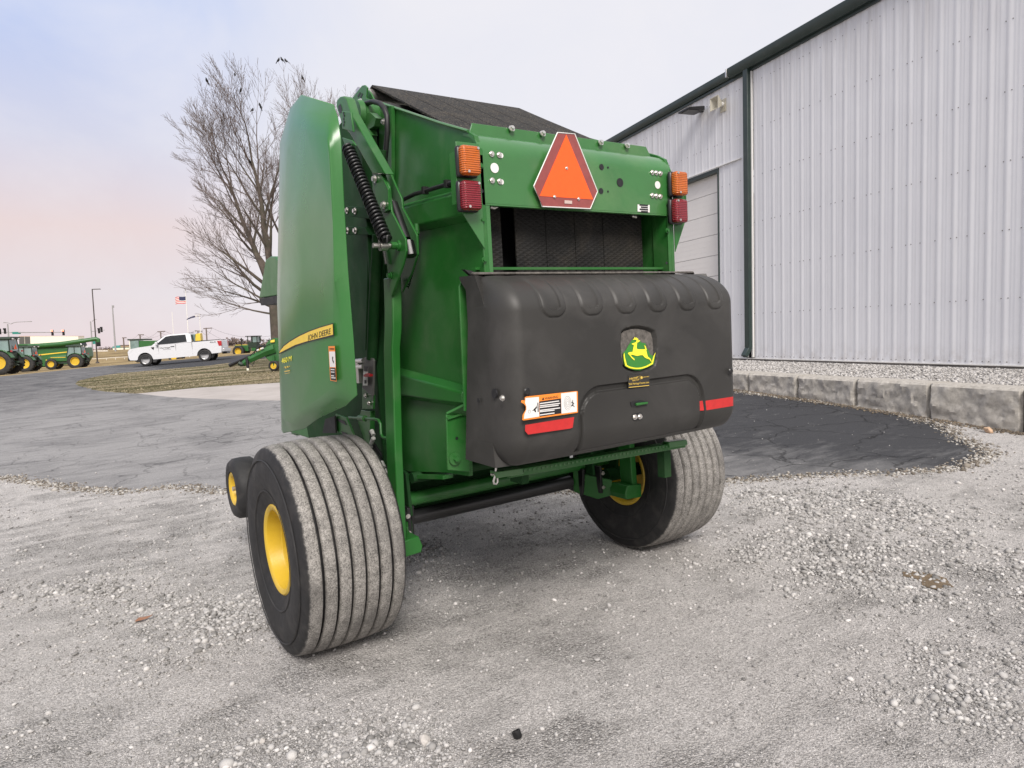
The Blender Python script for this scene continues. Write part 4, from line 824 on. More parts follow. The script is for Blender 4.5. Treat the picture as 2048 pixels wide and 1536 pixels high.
# ---- posts and brackets beside the gate -------------------
def post_mb():
    secs = [(1.862, -.788, -.735, -.255, -.15), (1.70, -.795, -.742, -.252, -.15), (1.60, -.803, -.752, -.258, -.15), (1.50, -.806, -.757, -.232, -.13), (1.34, -.815, -.770, -.240, -.13), (.98, -.836, -.792, -.25, -.14), (.50, -.853, -.806, -.252, -.14)]
    m_ = MB(); m_.loft([[(a, y0, z), (b, y0, z), (b, y1, z), (a, y1, z)] for z, a, b, y0, y1 in secs]); return m_
for s in (-1, 1):
    f = (lambda q: q) if s < 0 else mirror
    bpart('kicker_post', f(post_mb()), 'green', bevel=.006, seg=3)
    bpart('post_foot', f(MB().prism([(-.870, -.27, .505), (-.745, -.27, .515), (-.725, -.27, .46), (-.735, -.27, .425), (-.87, -.27, .418)], (0, .15, 0))), 'green', bevel=.006)
    bpart('foot_arm', f(MB().prism([(-.74, -.13, .43), (-.74, -.13, .53), (-.66, .02, .555), (-.60, .10, .60), (-.60, .10, .44), (-.68, -.05, .40)], (-.012, .012, 0))), 'green', bevel=.003)
    bpart('bolted_plate', f(MB().prism([(-.642, .02, .60), (-.642, .17, .60), (-.642, .19, .44), (-.642, .04, .42)], (.02, 0, 0)).box((-.70, -.02, .53), (.02, .11, .18))), 'black', bevel=.003)
    for (y, z) in ((.05, .57), (.05, .52), (.10, .50), (.05, .45), (.12, .46)):
        o = link('bolt', bolt_me, B, (s*.643, y, z), (0, 0, R(-90 if s < 0 else 90))); o.scale = (1.1,)*3
    for p in ((s*.71, -.078, .575), (s*.71, -.078, .48)): link('bolt', bolt_me, B, p)
    bpart('axle_bracket', f(MB().prism([(-.90, .10, .50), (-.90, -.02, .52), (-.90, -.06, .80), (-.90, .12, .92)], (.02, 0, 0)).prism([(-.66, -.04, .56), (-.66, .1, .56), (-.66, .14, .84), (-.66, -.02, .80)], (-.02, 0, 0)).box((-.78, .10, .66), (.26, .03, .2))), 'shade_green', bevel=.004)
bpart('bolt_boss', MB().tube([(-.70, -.626, .965), (-.70, -.634, .965)], .03, 20).tube([(-.70, -.63, .965), (-.70, -.652, .965)], .012, 6), 'green')
bpart('punched_hole', MB().tube([(-.678, -.621, 1.06), (-.678, -.6215, 1.06)], .008, 12), 'ink')
# ---- linkage, tension spring, cylinder on the left side ---
bpart('tension_arm', MB().prism([(-0.82, 0.24134, 2.83502), (-0.82, 0.21961, 2.86331), (-0.82, 0.17326, 2.86552), (-0.82, 0.12346, 2.8534), (-0.82, 0.08459, 2.82904), (-0.82, 0.03806, 2.7414), (-0.82, -0.33484, 2.34992), (-0.82, -0.18114, 2.38179), (-0.82, 0.07262, 2.64251), (-0.82, 0.17513, 2.71603)], (.05, 0, 0)), 'green', bevel=.006)
bpart('arm_slot', MB().prism([(p[0]-.001, p[1], p[2]) for p in [(-0.82, 0.20496, 2.82466), (-0.82, 0.17412, 2.8264), (-0.82, 0.15654, 2.80302), (-0.82, 0.15422, 2.77879), (-0.82, 0.18374, 2.78172), (-0.82, 0.20261, 2.80018)]], (-.001, 0, 0)), 'ink')
bpart('hook_plate', MB().prism([(-0.86, 0.06709, 2.7548), (-0.86, -0.05307, 2.7163), (-0.86, -0.06652, 2.61308), (-0.86, 0.07831, 2.66806)], (.012, 0, 0)), 'green', bevel=.003)
hp_ = MB()
for p in [(-0.862, 0.03666, 2.73591), (-0.862, 0.03238, 2.72204), (-0.862, 0.04278, 2.70707), (-0.862, 0.03899, 2.69078), (-0.862, 0.04892, 2.67811)]: hp_.tube([p, (p[0]-.001, p[1], p[2])], .007, 8)
bpart('hook_plate_hole', hp_, 'ink')
bpart('spring_anchor', MB().prism([(-0.88, 0.0373, 2.60944), (-0.88, -0.09372, 2.56197), (-0.88, -0.13411, 2.52752), (-0.88, 0.00437, 2.56074)], (.01, 0, 0)), 'green', bevel=.002)
bpart('outer_link_plate', MB().prism([(-0.8, -0.13135, 2.40361), (-0.8, -0.21934, 2.39987), (-0.8, -0.26292, 2.36874), (-0.8, -0.32098, 2.28947), (-0.8, -0.32167, 2.22433), (-0.8, -0.33006, 2.16983), (-0.8, -0.45889, 2.02206), (-0.8, -0.45816, 1.96556), (-0.8, -0.41859, 1.90813), (-0.8, -0.26126, 1.76219), (-0.8, -0.23928, 1.84652), (-0.8, -0.22052, 1.98614), (-0.8, -0.1562, 2.0823), (-0.8, -0.11248, 2.26627)], (.012, 0, 0)), 'green', bevel=.003)
bpart('inner_link_plate', MB().prism([(-0.71, -0.08028, 2.42111), (-0.71, -0.1476, 2.40953), (-0.71, -0.20169, 2.33059), (-0.71, -0.26566, 2.24887), (-0.71, -0.26475, 2.20685), (-0.71, -0.40449, 2.05065), (-0.71, -0.39894, 1.95914), (-0.71, -0.31547, 1.86916), (-0.71, -0.19094, 1.78528), (-0.71, -0.13131, 1.90678), (-0.71, -0.09248, 2.19713)], (.012, 0, 0)), 'green', bevel=.003)
bpart('link_doubler', MB().prism([(-0.813, -0.16615, 2.39037), (-0.813, -0.24683, 2.38571), (-0.813, -0.3363, 2.27854), (-0.813, -0.32525, 2.17969), (-0.813, -0.25866, 2.17604), (-0.813, -0.18545, 2.25262)], (.012, 0, 0)), 'green', bevel=.002)
bpart('strut_rod', MB().tube([(-0.755, -0.17564, 2.34774), (-0.755, -0.25753, 2.22074)], .007, 10), 'steel', smooth=40)
bpart('strut_body', MB().tube([(-0.755, -0.25793, 2.22314), (-0.755, -0.37697, 2.02907)], .026, 14), 'black', smooth=40)
bpart('strut_end', MB().tube([(-0.755, -0.15051, 2.3829), (-0.755, -0.17522, 2.34532)], .02, 12).tube([(-0.755, -0.39741, 2.01675), (-0.755, -0.4197, 1.94666)], .03, 12), 'black')
sA, sB = [(-0.89, -0.04746, 2.54734), (-0.89, -0.44945, 2.00266)]
sA, sB = Vector(sA), Vector(sB); ax_ = (sB-sA).normalized(); pu = ax_.cross(Vector((1, 0, 0))).normalized(); pv = ax_.cross(pu)
turns = 27; hel = [sA+ax_*((sB-sA).length*(.03+.94*k/(turns*14)))+(pu*math.cos(2*math.pi*k/14)+pv*math.sin(2*math.pi*k/14))*.027 for k in range(turns*14+1)]
bpart('tension_spring', MB().tube([sA]+hel+[sB], .0075, 7), 'black', smooth=60)
bpart('spring_core', MB().tube([sA+ax_*.02, sB-ax_*.02], .017, 10), 'ink')
e = [(-0.86, -0.38748, 1.99927)][0]
bpart('spring_eye', MB().lathe([(-.02, .014), (-.02, .026), (.015, .026), (.015, .014)], 'x', 20, (-.88, e[1], e[2]), close=True), 'steel', smooth=30)
bpart('spring_pin', MB().tube([(-.93, e[1]+.01, e[2]), (-.80, e[1]+.0, e[2])], .012, 14), 'steel', smooth=40)
bpart('pin_boss', MB().tube([(-.845, e[1]+.0, e[2]), (-.80, e[1], e[2])], .018, 12).tube([(-.812, e[1], e[2]), (-.80, e[1], e[2])], .026, 14), 'green')
for p in [(-0.815, -0.20209, 2.35321), (-0.815, -0.28733, 2.21018)]:
    o = link('bolt', bolt_me, B, p, (0, 0, R(-90))); o.scale = (1.5,)*3
for p in [(-0.803, -0.27343, 1.86604)]:
    o = link('bolt', gbolt_me, B, p, (0, 0, R(-90))); o.scale = (1.5,)*3
bpart('grease_tube', MB().tube([(-0.81, -0.22319, 2.04801), (-0.81, -0.2306, 1.98485), (-0.81, -0.24487, 1.92599)], .007, 8), 'grey')
# return spring on the gate sheet
rA, rB = [(-0.66, -0.30986, 2.08982), (-0.66, -0.14461, 1.81375)]
rA, rB = Vector(rA), Vector(rB); ra = (rB-rA).normalized(); ru = ra.cross(Vector((1, 0, 0))).normalized(); rv = ra.cross(ru)
bow = [rA+(rB-rA)*t+Vector((0, -.03*math.sin(math.pi*t), 0)) for t in np.linspace(0, 1, 24*8)]
bpart('return_spring', MB().tube([p+(ru*math.cos(2*math.pi*k/8)+rv*math.sin(2*math.pi*k/8))*.014 for k, p in enumerate(bow)], .0035, 5), 'shade_green', smooth=60)
bpart('spring_cap', MB().tube([rA+Vector((0, 0, .03)), rA-Vector((0, 0, .02))], .015, 8), 'green')
# pivot casting at the top left corner
pc = [(-0.66, 0.19319, 2.78751)][0]
bpart('pivot_casting', MB().lathe([(-.09, .02), (-.09, .075), (-.06, .08), (-.05, .07), (.03, .07), (.03, .02)], 'x', 28, (-.64, pc[1], pc[2]), close=True).prism([(-0.7, 0.25857, 2.80608), (-0.7, 0.06608, 2.76633), (-0.7, -0.00591, 2.718), (-0.7, 0.02677, 2.68523), (-0.7, 0.09467, 2.68716), (-0.7, 0.07399, 2.6502), (-0.7, 0.25387, 2.7174)], (.04, 0, 0)), 'green', smooth=40)
bpart('corner_gusset', MB().prism([(-0.64, 0.49069, 2.95469), (-0.64, 0.2845, 2.98301), (-0.64, 0.24938, 2.97493), (-0.64, 0.21766, 2.9516), (-0.64, 0.24157, 2.90164), (-0.64, 0.17578, 2.87154), (-0.64, 0.14067, 2.83454), (-0.64, 0.33001, 2.90257)], (.01, 0, 0)).prism([(-0.6, 0.40396, 2.95464), (-0.6, 0.29673, 2.96754), (-0.6, 0.2594, 2.93423), (-0.6, 0.21344, 2.87411), (-0.6, 0.25056, 2.86553), (-0.6, 0.37982, 2.92213)], (.012, 0, 0)), 'green', bevel=.002)
bpart('gusset_slot', MB().prism([(p[0]-.001, p[1], p[2]) for p in [(-0.64, 0.35906, 2.94732), (-0.64, 0.31921, 2.95771), (-0.64, 0.30611, 2.94824), (-0.64, 0.34626, 2.93517)]], (-.001, 0, 0)).prism([(p[0]-.001, p[1], p[2]) for p in [(-0.64, 0.32486, 2.92887), (-0.64, 0.29206, 2.94404), (-0.64, 0.27909, 2.93466), (-0.64, 0.31171, 2.91947)]], (-.001, 0, 0)), 'ink')
bpart('corner_channel', MB().prism([(-0.66, 0.4664, 2.93649), (-0.66, 0.26786, 2.89026), (-0.66, 0.14997, 2.82929), (-0.66, 0.16811, 2.80757), (-0.66, 0.43432, 2.89889)], (.03, 0, 0)), 'green', bevel=.003)
for p in [(-0.672, 0.24051, 2.87804), (-0.672, 0.32697, 2.85597), (-0.672, -0.04136, 2.6911)]: o = link('bolt', bolt_me, B, p, (0, 0, R(-90))); o.scale = (1.3,)*3
bpart('hydraulic_hose', MB().tube([(-0.68, 0.19706, 2.77538), (-0.68, 0.20874, 2.82727), (-0.68, 0.1558, 2.84177), (-0.68, 0.06177, 2.82521), (-0.68, -0.02509, 2.78977), (-0.68, -0.07045, 2.75383), (-0.68, -0.10006, 2.70496), (-0.68, -0.09355, 2.63048), (-0.68, -0.05913, 2.54155), (-0.68, -0.01686, 2.44713), (-0.68, 0.02906, 2.2978)], .014, 10), 'hose', smooth=60)
bpart('hydraulic_hose', MB().tube([(-0.66, -0.17385, 2.26288), (-0.66, -0.3197, 2.26659), (-0.66, -0.48049, 2.25828), (-0.66, -0.67672, 2.24814), (-0.66, -0.77686, 2.24382)], .011, 8), 'hose', smooth=60)
ct_ = MB()
for p in [(-0.66, -0.42861, 2.26331), (-0.66, -0.65338, 2.25045)]: ct_.box(p, (.03, .02, .035))
bpart('cable_tie', ct_, 'hose')
bpart('side_flange_edge', MB().prism([(-0.635, -0.03773, 2.77903), (-0.635, -0.068, 2.77041), (-0.635, -0.01412, 2.45118), (-0.635, 0.03498, 2.31467), (-0.635, 0.067, 2.32044)], (.02, 0, 0)), 'green')
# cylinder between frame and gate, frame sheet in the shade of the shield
bpart('lift_cylinder', MB().tube([(-0.74, -0.02098, 2.10236), (-0.74, 0.09426, 1.76461), (-0.74, 0.18951, 1.43784)], .032, 16).tube([(-0.74, -0.152, 2.51419), (-0.74, -0.02098, 2.10236)], .018, 12), 'shade_green', smooth=40)
bpart('cylinder_pipe', MB().tube([(-0.7, 0.19849, 2.13342), (-0.7, 0.25202, 1.88686), (-0.7, 0.35742, 1.48639)], .008, 8), 'shade_green', smooth=40)
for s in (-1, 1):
    bpart('main_frame_side', MB().prism([(s*.63, y, z) for y, z in ((.20, .62), (1.75, .62), (1.95, 1.2), (1.9, 2.1), (1.35, 2.72), (.45, 2.93), (.20, 2.80))], (-s*.02, 0, 0)), 'shade_green')
    bpart('frame_edge_channel', MB().box((s*.67, .21, 1.75), (.08, .03, 1.9)), 'shade_green', bevel=.004)
bpart('shield_bracket', MB().prism([(-0.72, 0.45822, 2.33706), (-0.72, 0.124, 2.27468), (-0.72, 0.10374, 2.23352), (-0.72, 0.13585, 2.21152), (-0.72, 0.45432, 2.27843)], (.03, 0, 0)).prism([(-0.72, 0.48183, 2.22438), (-0.72, 0.19998, 2.17458), (-0.72, 0.15178, 2.12651), (-0.72, 0.47672, 2.17098)], (.03, 0, 0)), 'shade_green', bevel=.003)
for p in [(-0.722, 0.43508, 2.30706), (-0.722, 0.31468, 2.28434), (-0.722, 0.45063, 2.19355), (-0.722, 0.32864, 2.17622)]: o = link('bolt', bolt_me, B, p, (0, 0, R(-90))); o.scale = (1.4,)*3
# shutoff valve bracket with decal and red lever
vb = bpart('valve_bracket', MB().prism([(-0.76, 0.2188, 1.45043), (-0.76, 0.13411, 1.44266), (-0.76, 0.1226, 1.42881), (-0.76, 0.17337, 1.22977), (-0.76, 0.32074, 1.2687), (-0.76, 0.26424, 1.44435)], (.012, 0, 0)), 'grey', bevel=.002, label='grey valve bracket with red lever')
part('valve_label', MB().prism([(-0.773, 0.23351, 1.3999), (-0.773, 0.1755, 1.39814), (-0.773, 0.20323, 1.28949), (-0.773, 0.27016, 1.2867)], (-.001, 0, 0)), M['white'], vb)
part('label_symbol', MB().prism([(-0.775, 0.22856, 1.40015), (-0.775, 0.17063, 1.39839), (-0.775, 0.17959, 1.36996), (-0.775, 0.23407, 1.37147)], (-.001, 0, 0)).prism([(-0.775, 0.23658, 1.31985), (-0.775, 0.20702, 1.32089), (-0.775, 0.21083, 1.30078), (-0.775, 0.24046, 1.29962)], (-.001, 0, 0)), M['ink'], vb)
part('valve_lever', MB().prism([(-0.79, 0.20869, 1.35063), (-0.79, 0.1777, 1.35999), (-0.79, 0.12115, 1.35596), (-0.79, 0.12325, 1.34474), (-0.79, 0.18149, 1.34012), (-0.79, 0.21034, 1.34206)], (.02, 0, 0)), mat('red_lever', (.32, .01, .015), .4), vb)
part('valve_body', MB().box([(-0.73, 0.39351, 1.35492)][0], (.06, .07, .12)).tube([(-0.75, 0.39998, 1.42469), (-0.75, 0.29174, 1.4289)], .014, 10).tube([(-0.75, 0.40709, 1.38898), (-0.75, 0.29846, 1.39398)], .014, 10), M['steel'], vb)
bpart('valve_mount', MB().prism([(-0.745, 0.35836, 1.26554), (-0.745, 0.19395, 1.23281), (-0.745, 0.2162, 1.15089), (-0.745, 0.38285, 1.13921)], (.012, 0, 0)), 'green', bevel=.002)
for p in [(-0.748, 0.29821, 1.22466), (-0.748, 0.25403, 1.18348)]: link('bolt', bolt_me, B, p, (0, 0, R(-90)))
bpart('ladder_plate', MB().prism([(-0.78, 0.74522, 1.08586), (-0.78, 0.56403, 1.07803), (-0.78, 0.46768, 0.98547), (-0.78, 0.43844, 0.89132), (-0.78, 0.60461, 0.96544), (-0.78, 0.76055, 0.97535)], (.012, 0, 0)), 'green', bevel=.002)
bpart('ladder_slot', MB().prism([(p[0]-.002, p[1], p[2]) for p in [(-0.78, 0.72353, 1.062), (-0.78, 0.58585, 1.05453), (-0.78, 0.55681, 1.03225), (-0.78, 0.59052, 1.03234), (-0.78, 0.71799, 1.04652)]], (-.001, 0, 0)).prism([(p[0]-.002, p[1], p[2]) for p in [(-0.78, 0.66078, 0.98502), (-0.78, 0.56736, 0.98166), (-0.78, 0.52349, 0.95212), (-0.78, 0.63832, 0.96831)]], (-.001, 0, 0)), 'ink')
bpart('fork_bracket', MB().prism([(-0.74, 0.41245, 1.13053), (-0.74, 0.26748, 1.13503), (-0.74, 0.32358, 0.91408), (-0.74, 0.38775, 0.93678), (-0.74, 0.47574, 1.04967)], (.03, 0, 0)), 'green', bevel=.003)
bpart('crank_rod', MB().tube([(-0.82, 0.40642, 1.09561), (-0.82, 0.19671, 1.10678), (-0.82, 0.03135, 1.11754), (-0.82, -0.02943, 1.11711), (-0.82, -0.05246, 1.09741), (-0.82, -0.0494, 1.04295), (-0.82, -0.07276, 1.0264), (-0.82, -0.12491, 1.0292)], .008, 10), 'green', smooth=60)
bpart('rod_collar', MB().tube([(-0.82, 0.24143, 1.10601), (-0.82, 0.15962, 1.10981)], .018, 12), 'green')
for pts_ in ([(-0.74, 0.29727, 1.01492), (-0.74, 0.26214, 0.96544), (-0.74, 0.30066, 0.91676), (-0.74, 0.33701, 0.88256)], [(-0.72, 0.3241, 0.92603), (-0.72, 0.24784, 0.86099), (-0.72, 0.17567, 0.82665), (-0.72, 0.13869, 0.75936)], [(-0.7, 0.34885, 0.92633), (-0.7, 0.24232, 0.86747), (-0.7, 0.17291, 0.77992)], [(-0.71, 0.37282, 0.91296), (-0.71, 0.31489, 0.82074), (-0.71, 0.24166, 0.74176)]):
    bpart('hydraulic_hose', MB().tube(pts_, .009, 8), 'hose', smooth=60)
sl_ = MB()
for q in ([(-0.755, 0.23741, 1.02564), (-0.755, 0.21274, 1.00192)], [(-0.755, 0.216, 0.98416), (-0.755, 0.25121, 0.95116)], [(-0.755, 0.26959, 0.93145), (-0.755, 0.29574, 0.91066)], [(-0.74, 0.16122, 0.84928), (-0.74, 0.13123, 0.82166)], [(-0.74, 0.1262, 0.81085), (-0.74, 0.10963, 0.78741)]): sl_.tube(q, .013, 10)
bpart('hose_sleeve', sl_, 'pvc', smooth=40)
bpart('rubber_mudflap', MB().prism([(-0.8, 0.89376, 1.04409), (-0.8, 0.70975, 1.07827), (-0.8, 0.71586, 0.96961), (-0.8, 0.96559, 0.94479)], (.01, 0, 0)), 'rubber')
for s in (-1, 1): bpart('gap_filler_panel', MB().prism([(s*.57, y, z) for y, z in ((.62, 1.), (.62, 2.8), (.2, 2.76), (-.2, 2.6), (-.2, 1.))], (.012*s, 0, 0)), 'shade_green')  # dark panels added to block bright sky showing through the gate gap
n_ = 420; u_ = rng.random(n_); x_ = rng.uniform(-.52, .52, n_); fl = MB()
for a, b in zip(u_**.7, x_):
    y = .36-a*1.1; z = 3.028+(y-.39)*.54+.006; q = rng.normal(0, .007, 2); fl.add([(b, y, z), (b+q[0], y+q[1], z+.002), (b+q[0]*.5+.003, y+q[1]*.5+.003, z+.001)], [(0, 1, 2)])
bpart('chaff', fl, mat('straw_chaff', (.30, .25, .17), .9), kind='stuff', smooth=0)
bpart('front_underframe', MB().box((0, 1.0, .72), (1.2, 1.4, .12)).box((-.55, 1.2, .95), (.08, .6, .4)), 'shade_green')
# ---- side shields ------------------------------------------
F_ = [(-1.2, -0.05642, 2.49398), (-1.2, -0.18727, 2.53223), (-1.2, -0.32992, 2.50626), (-1.2, -0.57084, 2.44497), (-1.2, -0.60509, 2.40436), (-1.2, -0.61545, 2.34214), (-1.2, -0.6012, 2.11625), (-1.2, -0.5606, 1.82351), (-1.2, -0.47641, 1.55929), (-1.2, -0.46436, 1.36053), (-1.2, -0.24306, 1.28637), (-1.2, 0.08885, 1.20446), (-1.2, 0.35948, 1.12915), (-1.2, 0.39391, 1.24141), (-1.2, 0.28075, 1.78795)]
E_ = [(-1.145, 0.20114, 2.62309), (-1.145, 0.02446, 2.72241), (-1.145, -0.15575, 2.73632), (-1.145, -0.56847, 2.57163), (-1.145, -0.6078, 2.50253), (-1.145, -0.6251, 2.41736), (-1.145, -0.60595, 2.16024), (-1.145, -0.59135, 1.86354), (-1.145, -0.59401, 1.55902), (-1.145, -0.5894, 1.31596), (-1.145, -0.43433, 1.25663), (-1.145, -0.05345, 1.16985), (-1.145, 0.21819, 1.08768), (-1.145, 0.64084, 1.02076), (-1.145, 0.50218, 1.79992)]
def shield_rings():
    out = []
    for e_ in (E_, ): pass
    inn = [(x+.025, y+.12, z) for x, y, z in E_]
    mid = [((a[0]*.45+b[0]*.55)-.005, a[1]*.45+b[1]*.55, a[2]*.45+b[2]*.55) for a, b in zip(F_, E_)]
    return [F_, mid, E_, inn]
sm_ = MB(); rings = shield_rings(); n_ = len(F_)
vs = [p for r_ in rings for p in r_]; fs = [tuple(range(n_))]
for k in range(3): fs += [(k*n_+i, k*n_+(i+1) % n_, (k+1)*n_+(i+1) % n_, (k+1)*n_+i) for i in range(n_)]
sm_.add(vs, fs)
sh_l = bpart('side_shield', sm_, 'shield', bevel=.006, smooth=40, seg=3)
sm2 = mirror(sm_); sm2.v = [(x-.1, y+1.25, z) for x, y, z in sm2.v]
bpart('side_shield', sm2, 'shield', bevel=.012, smooth=32, seg=3)
SP = -1.2035
part('shield_decal', MB().prism([(-1.2035, 0.38073, 1.4966), (-1.2035, 0.35894, 1.51454), (-1.2035, 0.28462, 1.54154), (-1.2035, 0.16849, 1.56581), (-1.2035, 0.00752, 1.59175), (-1.2035, -0.17154, 1.61268), (-1.2035, -0.33476, 1.62729), (-1.2035, -0.51223, 1.63874), (-1.2035, -0.50705, 1.58133), (-1.2035, -0.32096, 1.5695), (-1.2035, -0.12666, 1.55629), (-1.2035, 0.07226, 1.53773)], (-.0006, 0, 0)), M['ink'], sh_l)
part('decal_stripe', MB().prism([(-1.2043, 0.36417, 1.5036), (-1.2043, 0.3361, 1.51732), (-1.2043, 0.26366, 1.54012), (-1.2043, 0.14891, 1.56302), (-1.2043, -0.01053, 1.5882), (-1.2043, -0.18059, 1.60889), (-1.2043, -0.33601, 1.62266), (-1.2043, -0.50512, 1.63392), (-1.2043, -0.5011, 1.58748), (-1.2043, -0.32481, 1.57578), (-1.2043, -0.13072, 1.56241), (-1.2043, 0.06751, 1.54545)], (-.0006, 0, 0)), M['decal_y'], sh_l)
tx = part('decal_letters', MB(), None, sh_l) if False else text_fit('decal_letters', 'JOHN DEERE', *[(-1.2057, -0.14151, 1.55749), (-1.2057, -0.46868, 1.58326), (-1.2057, -0.15396, 1.59138)], M['ink'], sh_l, th=.0006)
text_fit('model_number', '460 M', *[(-1.2035, 0.34108, 1.44525), (-1.2035, 0.15805, 1.46121), (-1.2035, 0.32975, 1.47413)], M['logo_y'], sh_l, th=.0008)
part('dealer_script', MB().tube([(-1.2035, 0.3006, 1.4222), (-1.2035, 0.2795, 1.43076), (-1.2035, 0.26404, 1.42025), (-1.2035, 0.24214, 1.43281), (-1.2035, 0.22579, 1.42642), (-1.2035, 0.19677, 1.43364)], .0016, 5).prism([(-1.2035, 0.29595, 1.40598), (-1.2035, 0.19365, 1.41297), (-1.2035, 0.19492, 1.40842), (-1.2035, 0.29737, 1.40104)], (-.0006, 0, 0)).prism([(-1.2035, 0.29521, 1.39239), (-1.2035, 0.1974, 1.39958), (-1.2035, 0.19793, 1.3977), (-1.2035, 0.29576, 1.39047)], (-.0005, 0, 0)), M['gold'], sh_l)
wlb = part('shield_warning_label', MB().prism([(-1.2035, -0.42884, 1.53624), (-1.2035, -0.50986, 1.5369), (-1.2035, -0.49699, 1.37796), (-1.2035, -0.41968, 1.37971)], (-.0008, 0, 0)), M['orange'], sh_l)
part('label_panel', MB().prism([(-1.2045, -0.43482, 1.51245), (-1.2045, -0.51039, 1.51251), (-1.2045, -0.50117, 1.44212), (-1.2045, -0.42997, 1.44186)], (-.0006, 0, 0)), M['white'], wlb)
part('label_text_block', MB().prism([(-1.2045, -0.4325, 1.43849), (-1.2045, -0.50043, 1.43875), (-1.2045, -0.49604, 1.38139), (-1.2045, -0.42847, 1.38286)], (-.0006, 0, 0)), M['ink'], wlb)
part('label_small_print', MB().prism([(-1.2055, -0.44065, 1.43305), (-1.2055, -0.48912, 1.43276), (-1.2055, -0.48827, 1.42892), (-1.2055, -0.43977, 1.42916)], (-.0004, 0, 0)).prism([(-1.2055, -0.44004, 1.42165), (-1.2055, -0.48661, 1.42146), (-1.2055, -0.48576, 1.41761), (-1.2055, -0.43916, 1.41776)], (-.0004, 0, 0)).prism([(-1.2055, -0.44012, 1.40457), (-1.2055, -0.47644, 1.4045), (-1.2055, -0.47558, 1.40064), (-1.2055, -0.43924, 1.40067)], (-.0004, 0, 0)).prism([(-1.2055, -0.43871, 1.3954), (-1.2055, -0.49365, 1.39557), (-1.2055, -0.4928, 1.39172), (-1.2055, -0.43782, 1.3915)], (-.0004, 0, 0)), M['white'], wlb)
part('label_figure', MB().prism([(-1.2055, -0.47301, 1.49007), (-1.2055, -0.48539, 1.48791), (-1.2055, -0.47966, 1.47664), (-1.2055, -0.49001, 1.46554), (-1.2055, -0.48208, 1.45869), (-1.2055, -0.47169, 1.4698), (-1.2055, -0.46918, 1.47878)], (-.0004, 0, 0)), M['ink'], wlb)
text_fit('label_text', 'WARNING', *[(-1.2055, -0.44079, 1.52045), (-1.2055, -0.50538, 1.52036), (-1.2055, -0.44259, 1.52837)], M['ink'], wlb, th=.0004)
# ---- front of the machine: net-wrap box, pickup gauge wheels -----
nb = [(-0.7, 2.64256, 1.93495), (-0.7, 2.34117, 2.22493), (-0.7, 2.18781, 2.23808), (-0.7, 2.06389, 2.22226), (-0.7, 1.9923, 2.18354), (-0.7, 1.75826, 2.12511), (-0.7, 1.81843, 1.91327)]
bpart('net_wrap_box', MB().prism(nb, (1.4, 0, 0)), 'green', bevel=.008)
nz_ = [(-0.7, 2.64466, 1.92868), (-0.7, 2.49005, 1.90866), (-0.7, 2.07283, 1.91479), (-0.7, 1.81633, 1.92067)]
bpart('net_box_underside', MB().prism([(nz_[0][0], nz_[0][1], nz_[0][2]), (nz_[0][0], nz_[0][1]-.05, nz_[0][2]-.06), (nz_[2][0], nz_[2][1]-.3, nz_[2][2]-.06), (nz_[2][0], nz_[2][1]-.3, nz_[2][2])], (1.4, 0, 0)), 'rubber')
gc = [(-1.13, 1.83764, 0.49646)][0]
for s in (-1, 1):
    g = bpart('gauge_wheel', MB().lathe([(-.075, .10), (-.085, .118), (-.08, .125), (-.06, .112), (.0, .095), (.06, .112), (.08, .125), (.085, .118), (.075, .10), (.06, .09), (.0, .08), (-.04, .085), (-.06, .09)], 'x', 32, close=True), 'yellow', smooth=40, loc=(s*1.13, gc[1], gc[2]))
    part('gauge_tyre', MB().lathe([(-.07, .124), (-.088, .13), (-.095, .16), (-.088, .20), (-.06, .222), (0, .226), (.06, .222), (.088, .20), (.095, .16), (.088, .13), (.07, .124)], 'x', 40), M['rubber'], g, smooth=50)
    part('gauge_disc', MB().lathe([(-.01, .09), (-.02, .04), (-.05, .035), (-.05, .001)], 'x', 24), M['yellow'], g, smooth=40)
    part('gauge_hub', MB().tube([(-.085*(1), 0, 0), (.02, 0, 0)], .018, 12), M['steel'], g)
    if s > 0: g.rotation_euler = (0, 0, math.pi)
    bpart('gauge_wheel_arm', MB().tube([(s*1.06, gc[1], gc[2]), (s*1.05, gc[1]-.1, gc[2]+.2), (s*.95, gc[1]-.2, gc[2]+.25), (s*.6, gc[1]-.2, gc[2]+.25)], .022, 8), 'shade_green')
bpart('pickup_reel', MB().tube([(-.95, gc[1]-.1, gc[2]-.02), (.95, gc[1]-.1, gc[2]-.02)], .17, 18), 'shade_green', smooth=40)
bpart('drawbar', MB().box((0, 3.0, .62), (.2, 2.4, .16)).box((0, 4.2, .55), (.1, .2, .1)), 'green', bevel=.01)
